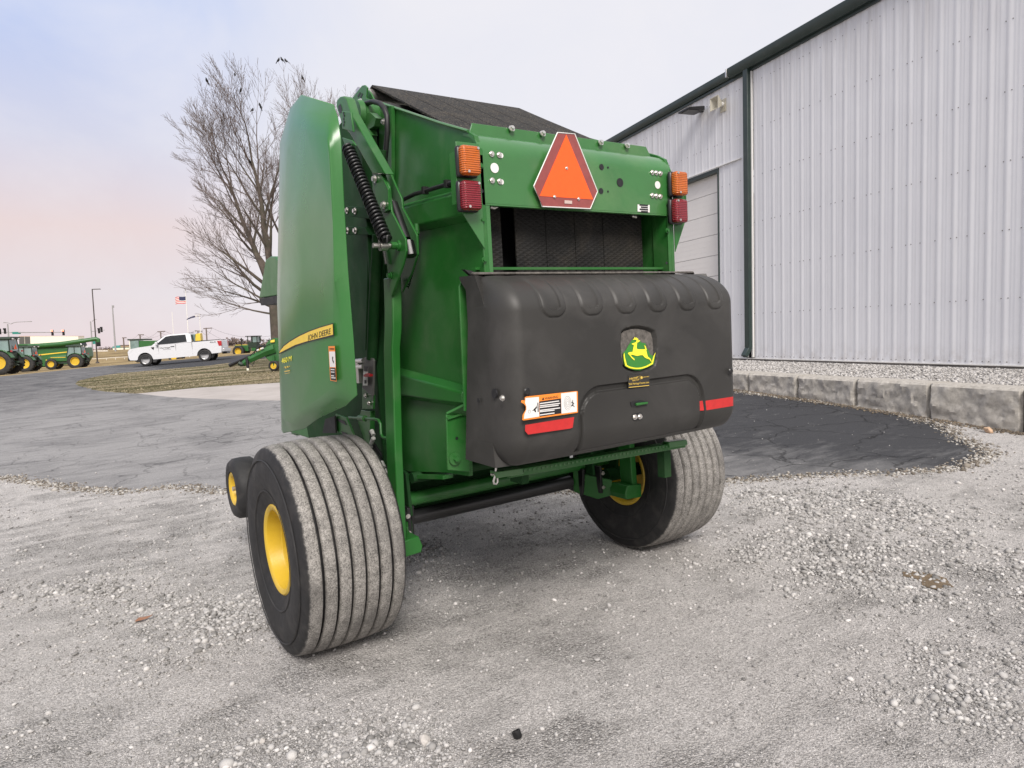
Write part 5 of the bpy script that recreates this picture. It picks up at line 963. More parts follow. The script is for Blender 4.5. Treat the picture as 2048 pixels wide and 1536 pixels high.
# ---------------------------------------------------------------- bare tree on the island
M['bark'] = mat('grey_bark', (.085, .068, .055), .9, vary=.35, scale=4, bump=.5, bscale=9, dirt=(.085, .10, .05), dirt_amt=.45, dirt_scale=.8)
M['twig'] = mat('twig_bark', (.12, .092, .08), .9, vary=.2)
TB = [(6.672, 28.46, 0.196)][0]
tree = thing('bare_tree', 'tall leafless tree on the grass island behind the baler', 'tree', (TB[0], TB[1], H(TB[0], TB[1])-.1))
TT = Vector((0, 0, 0)); trm = MB(); twm = MB(); tipn = []
tr_rng = random.Random(11)
def grow(p, d, L, r, lev, mbo, curl):
    n = max(3, int(L/.45)); pts_ = [p]; rr = [r]; q = p.copy(); dd = d.copy(); nodes = []
    for i in range(n):
        dd = (dd+Vector((tr_rng.gauss(0, .07), tr_rng.gauss(0, .07), tr_rng.gauss(0, .05)+curl))).normalized()
        q = q+dd*(L/n); pts_.append(q.copy()); rr.append(max(.0045, r*(1-.72*(i+1)/n))); nodes.append((q.copy(), dd.copy(), rr[-1], (i+1)/n))
    (trm if r > .045 else twm).tube(pts_, rr, 8 if r > .1 else (5 if r > .03 else 3), caps=False)
    if r < .05: tipn.extend(nodes)
    if lev <= 0: return
    k = {4: 9, 3: 7, 2: 5, 1: 3}[lev] + tr_rng.randint(0, 1)
    for j in range(k):
        t = .22+.76*(j+tr_rng.random()*.6)/k; nd = nodes[min(len(nodes)-1, int(t*len(nodes)))]
        a = Vector((tr_rng.gauss(0, 1), tr_rng.gauss(0, 1), tr_rng.gauss(0, .5))); a = (a-nd[1]*a.dot(nd[1])).normalized()
        sp = tr_rng.uniform(.36, .72); nd_d = (nd[1]*math.cos(sp)+a*math.sin(sp)).normalized()
        grow(nd[0], nd_d, L*tr_rng.uniform(.36, .56), max(.0055, nd[2]*.55), lev-1, mbo, .075)
    grow(nodes[-1][0], nodes[-1][1], L*.46, max(.008, nodes[-1][2]*.9), lev-1, mbo, .03)
# three leaders rising from a short trunk, lower limbs sweeping out and turning up at the ends
trm.tube([(0, 0, -.2), (-.04, 0, .6), (-.08, .05, 2.5), (-.12, 0, 4.2)], [.46, .34, .29, .27], 14, caps=False)
base = Vector((-.1, 0, 4.1)); RV = Vector((math.cos(YAW), -math.sin(YAW), 0)); FV = Vector((math.sin(YAW), math.cos(YAW), 0))
def dirv(x, y, z): return (RV*x+FV*y+Vector((0, 0, z))).normalized()
for (x, y, z, L, r) in ((-.33, .1, 1, 5.5, .17), (-.08, -.12, 1, 5.8, .19), (.22, .15, 1, 5.9, .17)):
    grow(base+Vector((x*.3, 0, -.5)), dirv(x, y, z), L, r, 4, trm, .05)
for (z0, x, y, z, L, r) in ((3.2, -1, .2, .62, 3.2, .10), (3.6, -.9, -.5, .85, 2.8, .10), (2.9, -1, .5, .30, 2.9, .07), (4.0, .9, .3, .9, 2.6, .10), (3.4, .8, -.6, .5, 2.1, .08), (4.1, -.5, .9, 1.0, 2.6, .09), (2.6, -.9, -.2, .15, 2.6, .05), (3.0, -1, -.1, .4, 3.0, .06), (4.4, -.9, .1, .8, 2.6, .08)):
    grow(Vector((-.08, 0, z0)), dirv(x, y, z), L, r, 3, trm, .05)
part('trunk', trm, M['bark'], tree, smooth=60)
part('twigs', twm, M['twig'], tree, smooth=0, kind='stuff')
# blackbirds sitting on its upper twigs
def bird_mb():
    m_ = MB(); m_.lathe([(-.12, .004), (-.09, .03), (-.03, .055), (.03, .06), (.07, .045), (.10, .035)], 'x', 10)
    m_.lathe([(.06, .004), (.075, .028), (.10, .036), (.125, .03), (.14, .012), (.175, .002)], 'x', 8, (0, 0, .045))
    m_.prism([(-.10, -.02, .01), (-.22, -.025, -.03), (-.22, .025, -.03), (-.10, .02, .01)], (0, 0, .012)); return m_
bme = mesh_of('bird', bird_mb(), M['black'], 60)
tn = np.array([tuple(n[0]+Vector(tree.location)) for n in tipn])
used_t = set()
bt = [(4.715, 30.899, 13.503), (5.789, 30.192, 13.759), (5.953, 30.023, 13.068), (7.232, 29.27, 14.435), (7.613, 29.04, 14.786), (7.676, 28.981, 14.578), (8.326, 28.452, 13.527), (6.347, 29.679, 12.141), (6.561, 29.542, 12.247), (6.717, 29.442, 12.31), (6.1, 29.649, 9.777)]
bl = ['topmost of the blackbirds perched in the bare tree', 'leftmost blackbird in the crown of the bare tree', 'blackbird on the upper left leader of the bare tree', 'blackbird just under the upper left leader of the tree', 'left one of three blackbirds at the treetop', 'blackbird right under the topmost one in the tree', 'rightmost blackbird, near the top of the green shield', 'left one of three blackbirds in the middle of the tree', 'middle one of three blackbirds in the middle of the tree', 'right one of three blackbirds in the middle of the tree', 'lowest blackbird, deep among the branches of the tree']
bl = [bl[1], bl[2], bl[3], bl[4], bl[0], bl[5], bl[6], bl[7], bl[8], bl[9], bl[10]]
cpos = np.array(co.matrix_world.translation)
for k, p in enumerate(bt):
    ray = np.array(p)-cpos; ray /= np.linalg.norm(ray); w_ = tn-cpos; dist = np.linalg.norm(w_-(w_@ray)[:, None]*ray, axis=1)
    for i in np.argsort(dist):
        if i not in used_t: break
    used_t.add(i)
    o = tag(link('blackbird', bme, None, tuple(tn[i]+np.array([0, 0, .055])), (0, R(-35), rng.uniform(0, 6.3))), bl[k], 'bird', 'blackbirds in the bare tree'); o.scale = (.82,)*3

# ---------------------------------------------------------------- vehicles
M['car_w'] = mat('white_car_paint', (.60, .605, .63), .25, vary=.02, coat=.6)
M['glass'] = mat('tinted_glass', (.015, .018, .022), .15, vary=.1, spec=.3)
M['cabglass'] = mat('cab_glass', (.18, .25, .24), .1, vary=.25, scale=1.2, spec=.7)
M['chrome'] = mat('wheel_silver', (.55, .55, .56), .3, metal=.7)
M['tail'] = mat('tail_lamp', (.42, .01, .015), .25, coat=.5)
M['headl'] = mat('headlamp', (.6, .58, .55), .15, coat=.5)
M['tgreen'] = mat('tractor_green', (.024, .115, .028), .38, vary=.12, scale=2, dirt=(.12, .12, .08), dirt_amt=.15)
M['tdark'] = mat('tractor_dark', (.014, .03, .018), .55, vary=.2)
M['offw'] = mat('off_white_paint', (.76, .75, .64), .5, vary=.05)
def wheel_parts(parent, x, y, r, w, rimr, rm, tyre_n='tyre', lug=False, nm='wheel'):
    rim = part(nm, MB().lathe([(-w*.42, rimr*.92), (-w*.46, rimr), (-w*.3, rimr*.9), (-w*.12, rimr*.75), (-w*.16, rimr*.35), (-w*.22, rimr*.3), (-w*.22, .001)], 'y', 24).lathe([(w*.42, rimr*.92), (w*.46, rimr), (w*.3, rimr*.9), (w*.12, rimr*.75), (w*.1, .001)], 'y', 24), rm, parent, smooth=35, loc=(x, y, r))
    tm = MB().lathe([(-w*.42, rimr*.97), (-w*.5, rimr*1.15), (-w*.5, r*.88), (-w*.42, r*.98), (0, r), (w*.42, r*.98), (w*.5, r*.88), (w*.5, rimr*1.15), (w*.42, rimr*.97)], 'y', 32)
    if lug:
        for k in range(22):
            for sgn in (-1, 1):
                a = 2*math.pi*(k+(.5 if sgn > 0 else 0))/22; rot = Euler((0, -a, 0)).to_matrix()
                tm.box(rot@Vector((r*.995, sgn*w*.24, 0)), (.05, w*.5, .07), rot@Euler((sgn*.7, 0, 0)).to_matrix())
    part(tyre_n, tm, M['rubber'], rim, smooth=35); return rim
# --- pickup truck
f3, r3 = [(3.284, 47.48, 0.284)][0], [(6.785, 46.335, 0.5)][0]
f3, r3 = Vector(f3), Vector(r3); fx = (f3-r3); fx.y += .45; fx.z *= .8
left = Vector((0, 0, 1)).cross(fx).normalized(); mid = (f3+r3)/2-left*.84
truck = thing('pickup_truck', 'white extended cab pickup truck parked on the road, seen from its left side', 'pickup truck', mid, frame_rot(fx))
zo = 0.02
def arch(cx, r, n=9): return [(cx+r*math.cos(a), .40+r*math.sin(a)) for a in np.linspace(math.pi*.97, math.pi*.03, n)]
# lower body profile, x forward
lowp = [(-2.92, .52), (-2.30, .50)]+[(-1.84-.47*math.cos(a), .42+.47*math.sin(a)) for a in np.linspace(.1, math.pi-.1, 10)]+[(-1.36, .42), (1.36, .40)]+[(1.84-.47*math.cos(a), .42+.47*math.sin(a)) for a in np.linspace(.1, math.pi-.1, 10)]+[(2.40, .42), (2.78, .45), (2.84, .62), (2.86, 1.00), (2.74, 1.17), (2.2, 1.25), (1.35, 1.31), (-2.80, 1.37), (-2.94, 1.34), (-2.96, .9)]
def bodyring(w, inset):
    return [(x, w, z) for x, z in lowp]
bodym = MB(); n = len(lowp); W2 = 1.0
rows = [[(x, sgn*(W2-.07*max(0, (z-1.05)/.3)-.03*max(0, (.6-z)/.2)), z) for x, z in lowp] for sgn in (1, -1)]
bodym.loft(rows, True, True)
part('body', bodym, M['car_w'], truck, bevel=.03, smooth=40)
cabp = [(1.42, 1.30), (.62, 1.88), (.30, 1.95), (-.75, 1.965), (-1.02, 1.93), (-1.10, 1.36)]
part('cab_roof', MB().loft([[(x, s_*(.90-.20*(z-1.3)/.66), z) for x, z in cabp] for s_ in (1, -1)]), M['car_w'], truck, bevel=.03, smooth=40)
win = [(1.15, 1.335), (.52, 1.83), (.22, 1.875), (-.72, 1.885), (-.80, 1.40), (.0, 1.36)]
for s_ in (1, -1): part('side_window', MB().prism([(x, s_*(.912-.20*(z-1.3)/.66), z) for x, z in win], (0, -s_*.02, 0)), M['glass'], truck)
part('windshield', MB().prism([(1.36, .80, 1.35), (1.36, -.80, 1.35), (.66, -.68, 1.86), (.66, .68, 1.86)], (.015, 0, .015)), M['glass'], truck)
part('rear_window', MB().prism([(-1.09, .72, 1.45), (-1.09, -.72, 1.45), (-1.04, -.64, 1.86), (-1.04, .64, 1.86)], (-.012, 0, 0)), M['glass'], truck)
part('bed_floor', MB().box((-2.0, 0, 1.385), (1.68, 1.62, .012)), M['black'], truck)
part('bed_rail', MB().box((-1.98, .86, 1.395), (1.75, .09, .03)), M['black'], truck); part('bed_rail', MB().box((-1.98, -.86, 1.395), (1.75, .09, .03)), M['black'], truck)
part('tailgate', MB().box((-2.955, 0, 1.08), (.05, 1.5, .50)), M['car_w'], truck, bevel=.02)
part('rear_bumper', MB().box((-3.02, 0, .68), (.22, 1.86, .22)), M['chrome'], truck, bevel=.02); part('hitch', MB().box((-3.0, 0, .50), (.3, .9, .14)), M['black'], truck)
part('front_bumper', MB().box((2.80, 0, .58), (.22, 1.94, .34)), M['black'], truck, bevel=.04); part('grille', MB().box((2.85, 0, .97), (.06, 1.2, .34)), M['black'], truck, bevel=.02)
for s_ in (1, -1):
    part('headlight', MB().prism([(2.80, s_*.99, .84), (2.87, s_*.80, .84), (2.86, s_*.80, 1.14), (2.55, s_*1.0, 1.12)], (0, -s_*.08, 0)), M['headl'], truck, bevel=.01)
    part('tail_light', MB().prism([(-2.97, s_*1.005, .97), (-2.97, s_*1.005, 1.30), (-2.72, s_*1.005, 1.31), (-2.80, s_*1.005, .97)], (0, -s_*.16, 0)).box((-2.975, s_*.90, 1.14), (.02, .18, .32)), M['tail'], truck, bevel=.008)
    part('side_mirror', MB().box((1.02, s_*1.10, 1.42), (.14, .22, .22)), M['car_w'], truck, bevel=.03)
    for wx in (-1.84, 1.84): wheel_parts(truck, wx, s_*.83, .405, .27, .25, M['chrome'])
    part('door_seam', MB().box((.98, s_*.985, .95), (.012, .03, .66)).box((-.10, s_*.985, .95), (.012, .03, .7)).box((-1.12, s_*.985, .95), (.014, .03, .78)), M['grey'], truck)
    part('door_handle', MB().box((.10, s_*.985, 1.16), (.22, .04, .035)), M['black'], truck)
    part('fender_vent', MB().prism([(1.42, s_*.995, 1.20), (1.22, s_*.995, 1.20), (1.28, s_*.995, 1.02), (1.36, s_*.995, 1.10)], (0, s_*.004, 0)), M['black'], truck)
part('wheel_well', MB().box((1.84, 0, .62), (.92, 1.9, .3)).box((-1.84, 0, .62), (.92, 1.9, .3)), M['ink'], truck)
part('roof_light', MB().box((-.9, 0, 1.985), (.3, .3, .03)), M['glass'], truck)
def tside(nm, txt, x0, x1, z, h, m_): text_fit(nm, txt, (x0, .992, z), (x1, .992, z), (x0, .992, z+h), m_, truck, th=.004)
tside('door_lettering', 'Heritage', .88, .25, 1.04, .12, M['grey']); tside('door_lettering', 'TRACTOR', .70, .20, .96, .05, M['grey']); tside('door_lettering', 'JOHN DEERE', .62, .20, .80, .05, M['grey'])
part('door_emblem', MB().tube([(.74, .985, .80), (.74, .998, .80)], .05, 14), M['tdark'], truck)
tside('door_lettering', 'HeritageTractor.com', .66, .10, .60, .045, M['grey']); tside('bed_lettering', '4x4', -2.25, -2.62, 1.22, .09, M['grey'])
tank = thing('bed_toolbox', 'yellow panel standing in the bed of the white pickup', 'cargo', mid+fx.normalized()*(-1.35)+Vector((0, 0, 1.34)), frame_rot(fx))
part('panel', MB().prism([(-.12, .3, 0), (.26, .3, 0), (.16, .3, .55), (-.12, .3, .58)], (0, -.6, 0)), M['decal_y'], tank, bevel=.02)
part('cover_sheet', MB().prism([(.20, .3, 0), (.42, .3, 0), (.38, .3, .5), (.22, .3, .56)], (0, -.6, 0)), M['cabglass'], tank, bevel=.02)

# --- tractors
def make_tractor(label, loc, hd, sc_=1, group='tractors lined up along the road'):
    t_ = thing('tractor', label, 'tractor', loc, frame_rot(hd), group); t_.scale = (sc_,)*3
    for s_ in (1, -1):
        wheel_parts(t_, 0, s_*.82, .82, .46, .46, M['yellow'], lug=True, nm='rear_wheel'); w_ = wheel_parts(t_, 2.45, s_*.80, .58, .36, .33, M['yellow'], lug=True, nm='front_wheel')
        part('fender', MB().loft([[(.92*math.cos(a), s_*y, .82+.92*math.sin(a)) for y in (.52, 1.05)]+[(.88*math.cos(a), s_*y, .82+.88*math.sin(a)) for y in (1.05, .52)] for a in np.linspace(.45, 2.75, 10)]), M['tgreen'], t_, smooth=40)
        part('cab_door_glass', MB().prism([(.95, s_*.64, 1.35), (.10, s_*.66, 1.55), (-.55, s_*.66, 1.65), (-.50, s_*.58, 2.42), (.72, s_*.58, 2.42)], (0, -s_*.02, 0)), M['cabglass'], t_)
        for xa, za, xb, zb in ((.95, 1.3, .72, 2.45), (.12, 1.5, .14, 2.45), (-.62, 1.6, -.55, 2.45)): part('cab_post', MB().tube([(xa, s_*.66, za), (xb, s_*.6, zb)], .04, 6), M['tdark'], t_)
        part('tail_lamp', MB().box((-.78, s_*.80, 1.62), (.06, .2, .12)), M['tail'], t_)
    part('hood', MB().loft([[(x, y, z) for y, z in ((-w_, .85), (w_, .85), (w_, zt-.12), (w_*.7, zt), (-w_*.7, zt), (-w_, zt-.12))] for x, w_, zt in ((1.0, .36, 1.58), (2.4, .34, 1.50), (2.95, .28, 1.36))]), M['tgreen'], t_, bevel=.03)
    part('hood_stripe', MB().box((1.9, .362, 1.30), (1.5, .006, .06)).box((1.9, -.362, 1.30), (1.5, .006, .06)), M['decal_y'], t_)
    part('chassis', MB().box((1.0, 0, .75), (3.2, .5, .36)).box((2.45, 0, .55), (.25, 1.4, .2)).box((0, 0, .82), (.35, 1.5, .35)), M['tdark'], t_)
    part('cab_rear_glass', MB().prism([(-.62, .6, 1.62), (-.62, -.6, 1.62), (-.55, -.55, 2.42), (-.55, .55, 2.42)], (-.015, 0, 0)), M['cabglass'], t_)
    part('cab_base', MB().box((.15, 0, 1.30), (1.5, 1.2, .45)), M['tdark'], t_, bevel=.02); part('seat', MB().box((-.1, 0, 1.75), (.2, .5, .7)), M['black'], t_, bevel=.05)
    part('cab_roof', MB().loft([[(x, y, z) for y, z in ((-.72, 2.44), (.72, 2.44), (.72, 2.56), (.6, 2.64), (-.6, 2.64), (-.72, 2.56))] for x in (-.75, .95)]), M['tdark'], t_, bevel=.03)
    part('roof_lamp', MB().box((-.78, .45, 2.50), (.05, .22, .08)).box((-.78, -.45, 2.50), (.05, .22, .08)), M['white'], t_)
    part('exhaust', MB().tube([(1.1, -.5, 1.4), (1.1, -.5, 2.55)], .045, 8), M['black'], t_); part('rear_sign', MB().prism([(-.70, -.2, 1.75), (-.70, .2, 1.75), (-.70, 0, 2.1)], (-.02, 0, 0)), M['smv_o'], t_)
    part('rear_hitch', MB().box((-.7, 0, .85), (.6, .7, .12)).tube([(-.4, .3, .9), (-1.0, .35, .6)], .04, 6).tube([(-.4, -.3, .9), (-1.0, -.35, .6)], .04, 6), M['tdark'], t_)
    return t_
def on_ground(p): return (p[0], p[1], H(p[0], p[1]))
HDT = Vector((-.92, .36, 0))
lt = Vector((0, 0, 1)).cross(HDT.normalized())
def tpos(p, s_=1): q = Vector(p)-lt*.82*s_; return (q.x, q.y, p[2])
T3 = make_tractor('green cab tractor standing clear of the others, nearest the tall lamp post', tpos([(0.835, 89.884, -0.615)][0]), HDT, 1.02)
T2 = make_tractor('green cab tractor, middle one in the row of tractors by the road', tpos([(-3.736, 80.879, -0.539)][0]), HDT)
T1 = make_tractor('green tractor cut off by the left edge, largest in view', tpos([(-4.902, 59.902, -0.129)][0]), HDT, 1.05)
# --- combine with its unloading tube folded back, behind the tractors
cb_ = [(0.025, 107.358, -1.01)][0]
comb = thing('combine_harvester', 'big green combine behind the tractors with long unloading tube pointing right', 'combine', (cb_[0], cb_[1], cb_[2]-.6), frame_rot(HDT))
part('body', MB().loft([[(x, y, z) for x, z in ((-2.6, 1.3), (-3.2, 2.2), (-3.1, 3.4), (3.2, 3.5), (3.6, 2.2), (3.0, 1.0))] for y in (1.55, -1.55)]), M['tgreen'], comb, bevel=.06)
part('grain_tank', MB().loft([[(x, y*k, z) for x, y in ((-1.6, 1.4), (2.8, 1.4), (2.8, -1.4), (-1.6, -1.4))] for z, k in ((3.4, 1), (4.1, 1.08))]), M['tgreen'], comb)
part('side_stripe', MB().prism([(3.2, 1.57, 2.45), (3.2, 1.57, 2.6), (-2.6, 1.57, 3.05), (-2.6, 1.57, 2.95)], (0, .01, 0)).prism([(1.5, 1.57, 1.85), (1.5, 1.57, 1.95), (-2.9, 1.57, 2.25), (-2.9, 1.57, 2.18)], (0, .01, 0)), M['decal_y'], comb)
part('unloading_tube', MB().tube([(3.3, 1.7, 3.75), (-.5, 1.8, 3.95), (-4.8, 1.8, 4.5), (-5.0, 1.8, 4.4), (-5.0, 1.8, 4.0)], [.30, .30, .27, .27, .25], 14), M['tgreen'], comb, smooth=40)
part('tube_spout', MB().tube([(-5.0, 1.8, 4.05), (-5.0, 1.8, 3.5)], .26, 12), M['black'], comb)
part('cab', MB().loft([[(x, y, z) for x, y in ((3.4, 1.0), (5.1, .9), (5.1, -.9), (3.4, -1.0))] for z in (2.2, 3.9)]), M['cabglass'], comb, bevel=.05); part('cab_roof', MB().box((4.2, 0, 4.0), (2.0, 2.1, .2)), M['tgreen'], comb, bevel=.05)
for s_ in (1, -1): wheel_parts(comb, 2.9, s_*1.5, .95, .7, .5, M['yellow'], nm='front_wheel'); wheel_parts(comb, -2.2, s_*1.4, .68, .45, .38, M['yellow'], nm='rear_wheel')
# --- second combine half hidden by the pickup
c2 = [(9.101, 90.424, 0.469)][0]
cmb2 = thing('combine_harvester', 'green combine partly hidden behind the cab of the white pickup', 'combine', (c2[0], c2[1], c2[2]-.8), frame_rot(HDT))
part('body', MB().loft([[(x, y, z) for x, z in ((-3.2, 1.2), (-3.4, 2.6), (1.3, 2.7), (1.5, 1.0))] for y in (1.5, -1.5)]), M['tgreen'], cmb2, bevel=.05)
part('cab', MB().loft([[(x, y, z) for x, y in ((1.5, 1.0), (2.5, .9), (2.5, -.9), (1.5, -1.0))] for z in (1.3, 2.75)]), M['cabglass'], cmb2); part('cab_roof', MB().box((1.6, 0, 2.85), (2.2, 2.1, .16)), M['tdark'], cmb2, bevel=.04)
part('cab_post', MB().box((2.5, .9, 1.9), (.1, .1, 1.6)), M['offw'], cmb2)
for s_ in (1, -1): wheel_parts(cmb2, 1.2, s_*1.5, .85, .6, .45, M['yellow'], nm='front_wheel'); wheel_parts(cmb2, -2.4, s_*1.4, .62, .4, .34, M['yellow'], nm='rear_wheel')
# --- old articulated tractor at right of the pickup
o4 = [(12.23, 61.652, 0.425)][0]
o4h = Vector((-.80, .60, 0)); l4 = Vector((0, 0, 1)).cross(o4h.normalized()); o4 = Vector(o4)-l4*.8
art = thing('articulated_tractor', 'old dark green four wheel drive tractor with open black cab frame, right of the pickup', 'tractor', o4, frame_rot(o4h)); art.scale = (.70,)*3
for s_ in (1, -1):
    wheel_parts(art, 0, s_*.8, .72, .55, .42, M['yellow'], lug=True, nm='front_wheel'); wheel_parts(art, -3.0, s_*.8, .72, .55, .42, M['yellow'], lug=True, nm='rear_wheel')
part('hood', MB().loft([[(x, y, z) for y, z in ((-.45, .7), (.45, .7), (.42, 1.5), (-.42, 1.5))] for x in (.7, -1.1)]), M['tgreen'], art, bevel=.04)
part('hood_top', MB().box((-.1, 0, 1.53), (1.5, .5, .06)), M['decal_y'], art)
part('rear_frame', MB().box((-2.6, 0, .95), (2.2, 1.0, .5)), M['tgreen'], art, bevel=.04)
part('cab', MB().box((-1.7, 0, 1.5), (1.1, 1.1, .7)), M['tdark'], art, bevel=.03); part('cab_roof', MB().box((-1.7, 0, 2.62), (1.7, 1.3, .10)), M['black'], art, bevel=.02)
for x in (-1.15, -1.75, -2.35):
    for s_ in (1, -1): part('cab_post', MB().box((x, s_*.56, 2.2), (.08, .08, .8)), M['tdark'], art)
part('exhaust', MB().tube([(-.2, .3, 1.5), (-.2, .3, 2.45)], .07, 8), M['black'], art)
part('window', MB().box((-2.05, 0, 2.2), (.5, 1.1, .72)), M['cabglass'], art)
# --- another baler, mostly hidden behind the green shield: its drawbar, pickup and gauge wheel show
b2 = [(5.843, 26.011, 0.389)][0]
bal2 = thing('round_baler', 'second green round baler behind the shield, with drawbar and jack pointing left', 'round baler', (b2[0]+.8, b2[1], H(b2[0]+.8, b2[1])), (0, 0, R(150)))
def b2w(pts_, dd=29):  return pts_
LB = [(4.156, 27.178, 0.663), (4.373, 27.042, 0.802), (4.766, 26.789, 0.955), (4.909, 26.696, 1.013)][0:4]; 
bw_ = bal2.matrix_basis.inverted()
def loc2(L): return [tuple(bw_@Vector(p)) for p in L]
part('drive_shaft', MB().tube(loc2([(4.173, 27.166, 0.662), (4.407, 27.018, 0.779), (4.91, 26.697, 1.034), (5.443, 26.35, 1.203)]), [.09, .07, .06, .06], 8), M['black'], bal2, smooth=40)
part('drawbar', MB().tube(loc2([(4.682, 26.827, 0.727), (4.901, 26.691, 0.887), (5.495, 26.314, 1.201), (5.798, 26.118, 1.315)]), [.13, .15, .19, .2], 6), M['tgreen'], bal2)
part('jack', MB().tube(loc2([(4.736, 26.569, 0.979), (4.759, 26.516, 0.54)]), .06, 8), M['black'], bal2); part('jack_foot', MB().tube(loc2([(4.743, 26.529, 0.561), (4.753, 26.512, 0.436)]), .05, 8), M['offw'], bal2)
part('hitch_plate', MB().tube(loc2([(4.509, 26.946, 0.754), (4.61, 26.872, 0.688), (4.715, 26.802, 0.705)]), .10, 6), M['tdark'], bal2)
part('front_frame', MB().prism(loc2([(5.478, 26.349, 1.474), (5.594, 26.285, 1.659), (5.792, 26.16, 1.757), (6.261, 25.84, 1.739), (6.212, 25.81, 0.985), (5.431, 26.342, 1.014)]), bw_.to_3x3()@(FV*1.2)), M['tgreen'], bal2, bevel=.02)
part('warning_decal', MB().prism(loc2([(5.636, 26.136, 1.656), (5.777, 26.043, 1.693), (5.771, 26.039, 1.588), (5.631, 26.132, 1.572)]), bw_.to_3x3()@(FV*.02)), M['decal_y'], bal2)
part('pickup_frame', MB().prism(loc2([(5.415, 26.355, 1.036), (6.213, 25.811, 1.006), (6.199, 25.802, 0.775), (5.59, 26.215, 0.777), (5.46, 26.315, 0.929)]), bw_.to_3x3()@(FV*1.2)), M['tgreen'], bal2, bevel=.02)
part('body', MB().prism(loc2([(6.277, 26.693, 3.379), (7.708, 25.735, 3.54), (7.911, 25.4, 1.174), (7.522, 25.621, 0.653), (6.37, 26.405, 0.696), (6.082, 26.664, 1.457)]), bw_.to_3x3()@(FV*1.4)), M['tgreen'], bal2, bevel=.03)
for q in ([(4.966, 26.531, 0.948), (5.072, 26.484, 1.238), (5.258, 26.374, 1.44), (5.394, 26.278, 1.393), (5.61, 26.142, 1.51)], [(4.82, 26.62, 0.828), (4.945, 26.518, 0.614), (5.028, 26.479, 0.821)], [(4.885, 26.593, 1.035), (5.109, 26.462, 1.278), (5.437, 26.26, 1.517)]): part('hose', MB().tube(loc2(q), .018, 6), M['hose'], bal2, smooth=60)
part('hose_sleeve', MB().tube(loc2([(5.117, 26.334, 1.257), (5.188, 26.288, 1.296)]), .035, 6), M['white'], bal2); part('hose_sleeve', MB().tube(loc2([(5.241, 26.254, 1.315), (5.347, 26.185, 1.352)]), .035, 6), M['white'], bal2)
gw = loc2([(5.689, 26.011, 0.597)])[0]; vw = (bw_.to_3x3()@FV)
g2 = part('gauge_wheel', MB().lathe([(-.05, .13), (-.06, .14), (-.03, .11), (-.04, .03), (-.04, .001)], 'y', 20), M['yellow'], bal2, smooth=40, loc=gw, rot=frame_rot(vw.cross(Vector((0, 0, 1)))))
part('gauge_tyre', MB().lathe([(-.07, .13), (-.08, .17), (-.05, .215), (.05, .215), (.08, .17), (.07, .13)], 'y', 24), M['rubber'], g2, smooth=40)
part('gauge_arm', MB().tube([gw, tuple(Vector(gw)+Vector((0, 0, .45)))], .05, 6), M['tgreen'], bal2)
# --- lorry on the highway: white trailer and cab
l0, l1 = [(-6.235, 211.25, 2.903), (6.125, 202.828, 2.44)]
lor = thing('semi_trailer', 'long white box trailer on the highway above the tractors', 'trailer', (l0[0], l0[1], l0[2]-1.2), frame_rot(Vector(l1)-Vector(l0)))
LL = (Vector(l1)-Vector(l0)).length
part('box', MB().box((LL/2, 0, 2.35), (LL, 2.5, 2.65)), M['offw'], lor, bevel=.05); part('top_edge', MB().box((LL/2, 0, 3.70), (LL, 2.52, .08)), mat('pink_edge', (.6, .3, .25), .5), lor)
for k in range(2): part('rear_door', MB().box((.75+1.45*k, -1.27, 2.35), (1.35, .03, 2.5)), M['grey'], lor)
for x in (1.5, 2.8, LL-3): wheel_parts(lor, x, -1.0, .5, .3, .28, M['chrome'])
c0 = [(5.503, 203.125, 0.942)][0]
lc = thing('semi_truck', 'white semi truck cab on the highway behind the unloading tube', 'truck', (c0[0], c0[1], c0[2]), frame_rot(Vector(l1)-Vector(l0)))
part('cab', MB().loft([[(x, y, z) for x, z in ((0, .6), (0, 2.6), (1.1, 2.7), (1.5, 1.7), (2.9, 1.45), (3.1, .5))] for y in (1.1, -1.1)]), M['car_w'], lc, bevel=.06)
part('windshield', MB().prism([(1.14, 1.0, 2.55), (1.14, -1.0, 2.55), (1.5, -1.0, 1.75), (1.5, 1.0, 1.75)], (.03, 0, .02)), M['glass'], lc); part('side_window', MB().box((.75, -1.11, 2.1), (.7, .03, .6)), M['glass'], lc)
for x in (.4, 2.4): wheel_parts(lc, x, -1.0, .45, .3, .26, M['chrome'])
part('bumper', MB().box((3.1, 0, .5), (.15, 2.1, .35)), M['tail'], lc)

# ---------------------------------------------------------------- poles, signals, flags, wires
M['pole'] = mat('galvanised_pole', (.30, .30, .31), .5, vary=.1); M['dpole'] = mat('brown_pole', (.055, .045, .042), .6); M['wood'] = mat('utility_pole_wood', (.16, .13, .12), .9)
M['sigred'] = mat('lit_red_signal', (.8, .08, .05), .4, emit=((1, .25, .15), 4)); M['street'] = mat('street_sign_green', (.02, .22, .18), .5)
M['flagr'] = mat('flag_red', (.55, .06, .06), .8); M['flagw'] = mat('flag_white', (.75, .72, .70), .8); M['flagb'] = mat('flag_navy', (.03, .035, .09), .8)
def pole(name, label, cat, base, top, r0, r1, m_, group=None):
    b, t_ = Vector(base), Vector(top); z = H(b.x, b.y) if group != 'air' else b.z
    t = thing(name, label, cat, (b.x, b.y, min(b.z, z)), (0, 0, 0), group if group != 'air' else None)
    part('pole', MB().tube([(0, 0, 0), (t_.x-b.x, t_.y-b.y, t_.z-min(b.z, z))], [r0, r1], 10), m_, t, smooth=40); return t
def rel(t, pts_): return [tuple(Vector(p)-Vector(t.location)) for p in pts_]
b_, t_ = [(4.267, 113.003, -0.483), (4.558, 113.688, 10.081)]
t_ = (b_[0], b_[1], t_[2])
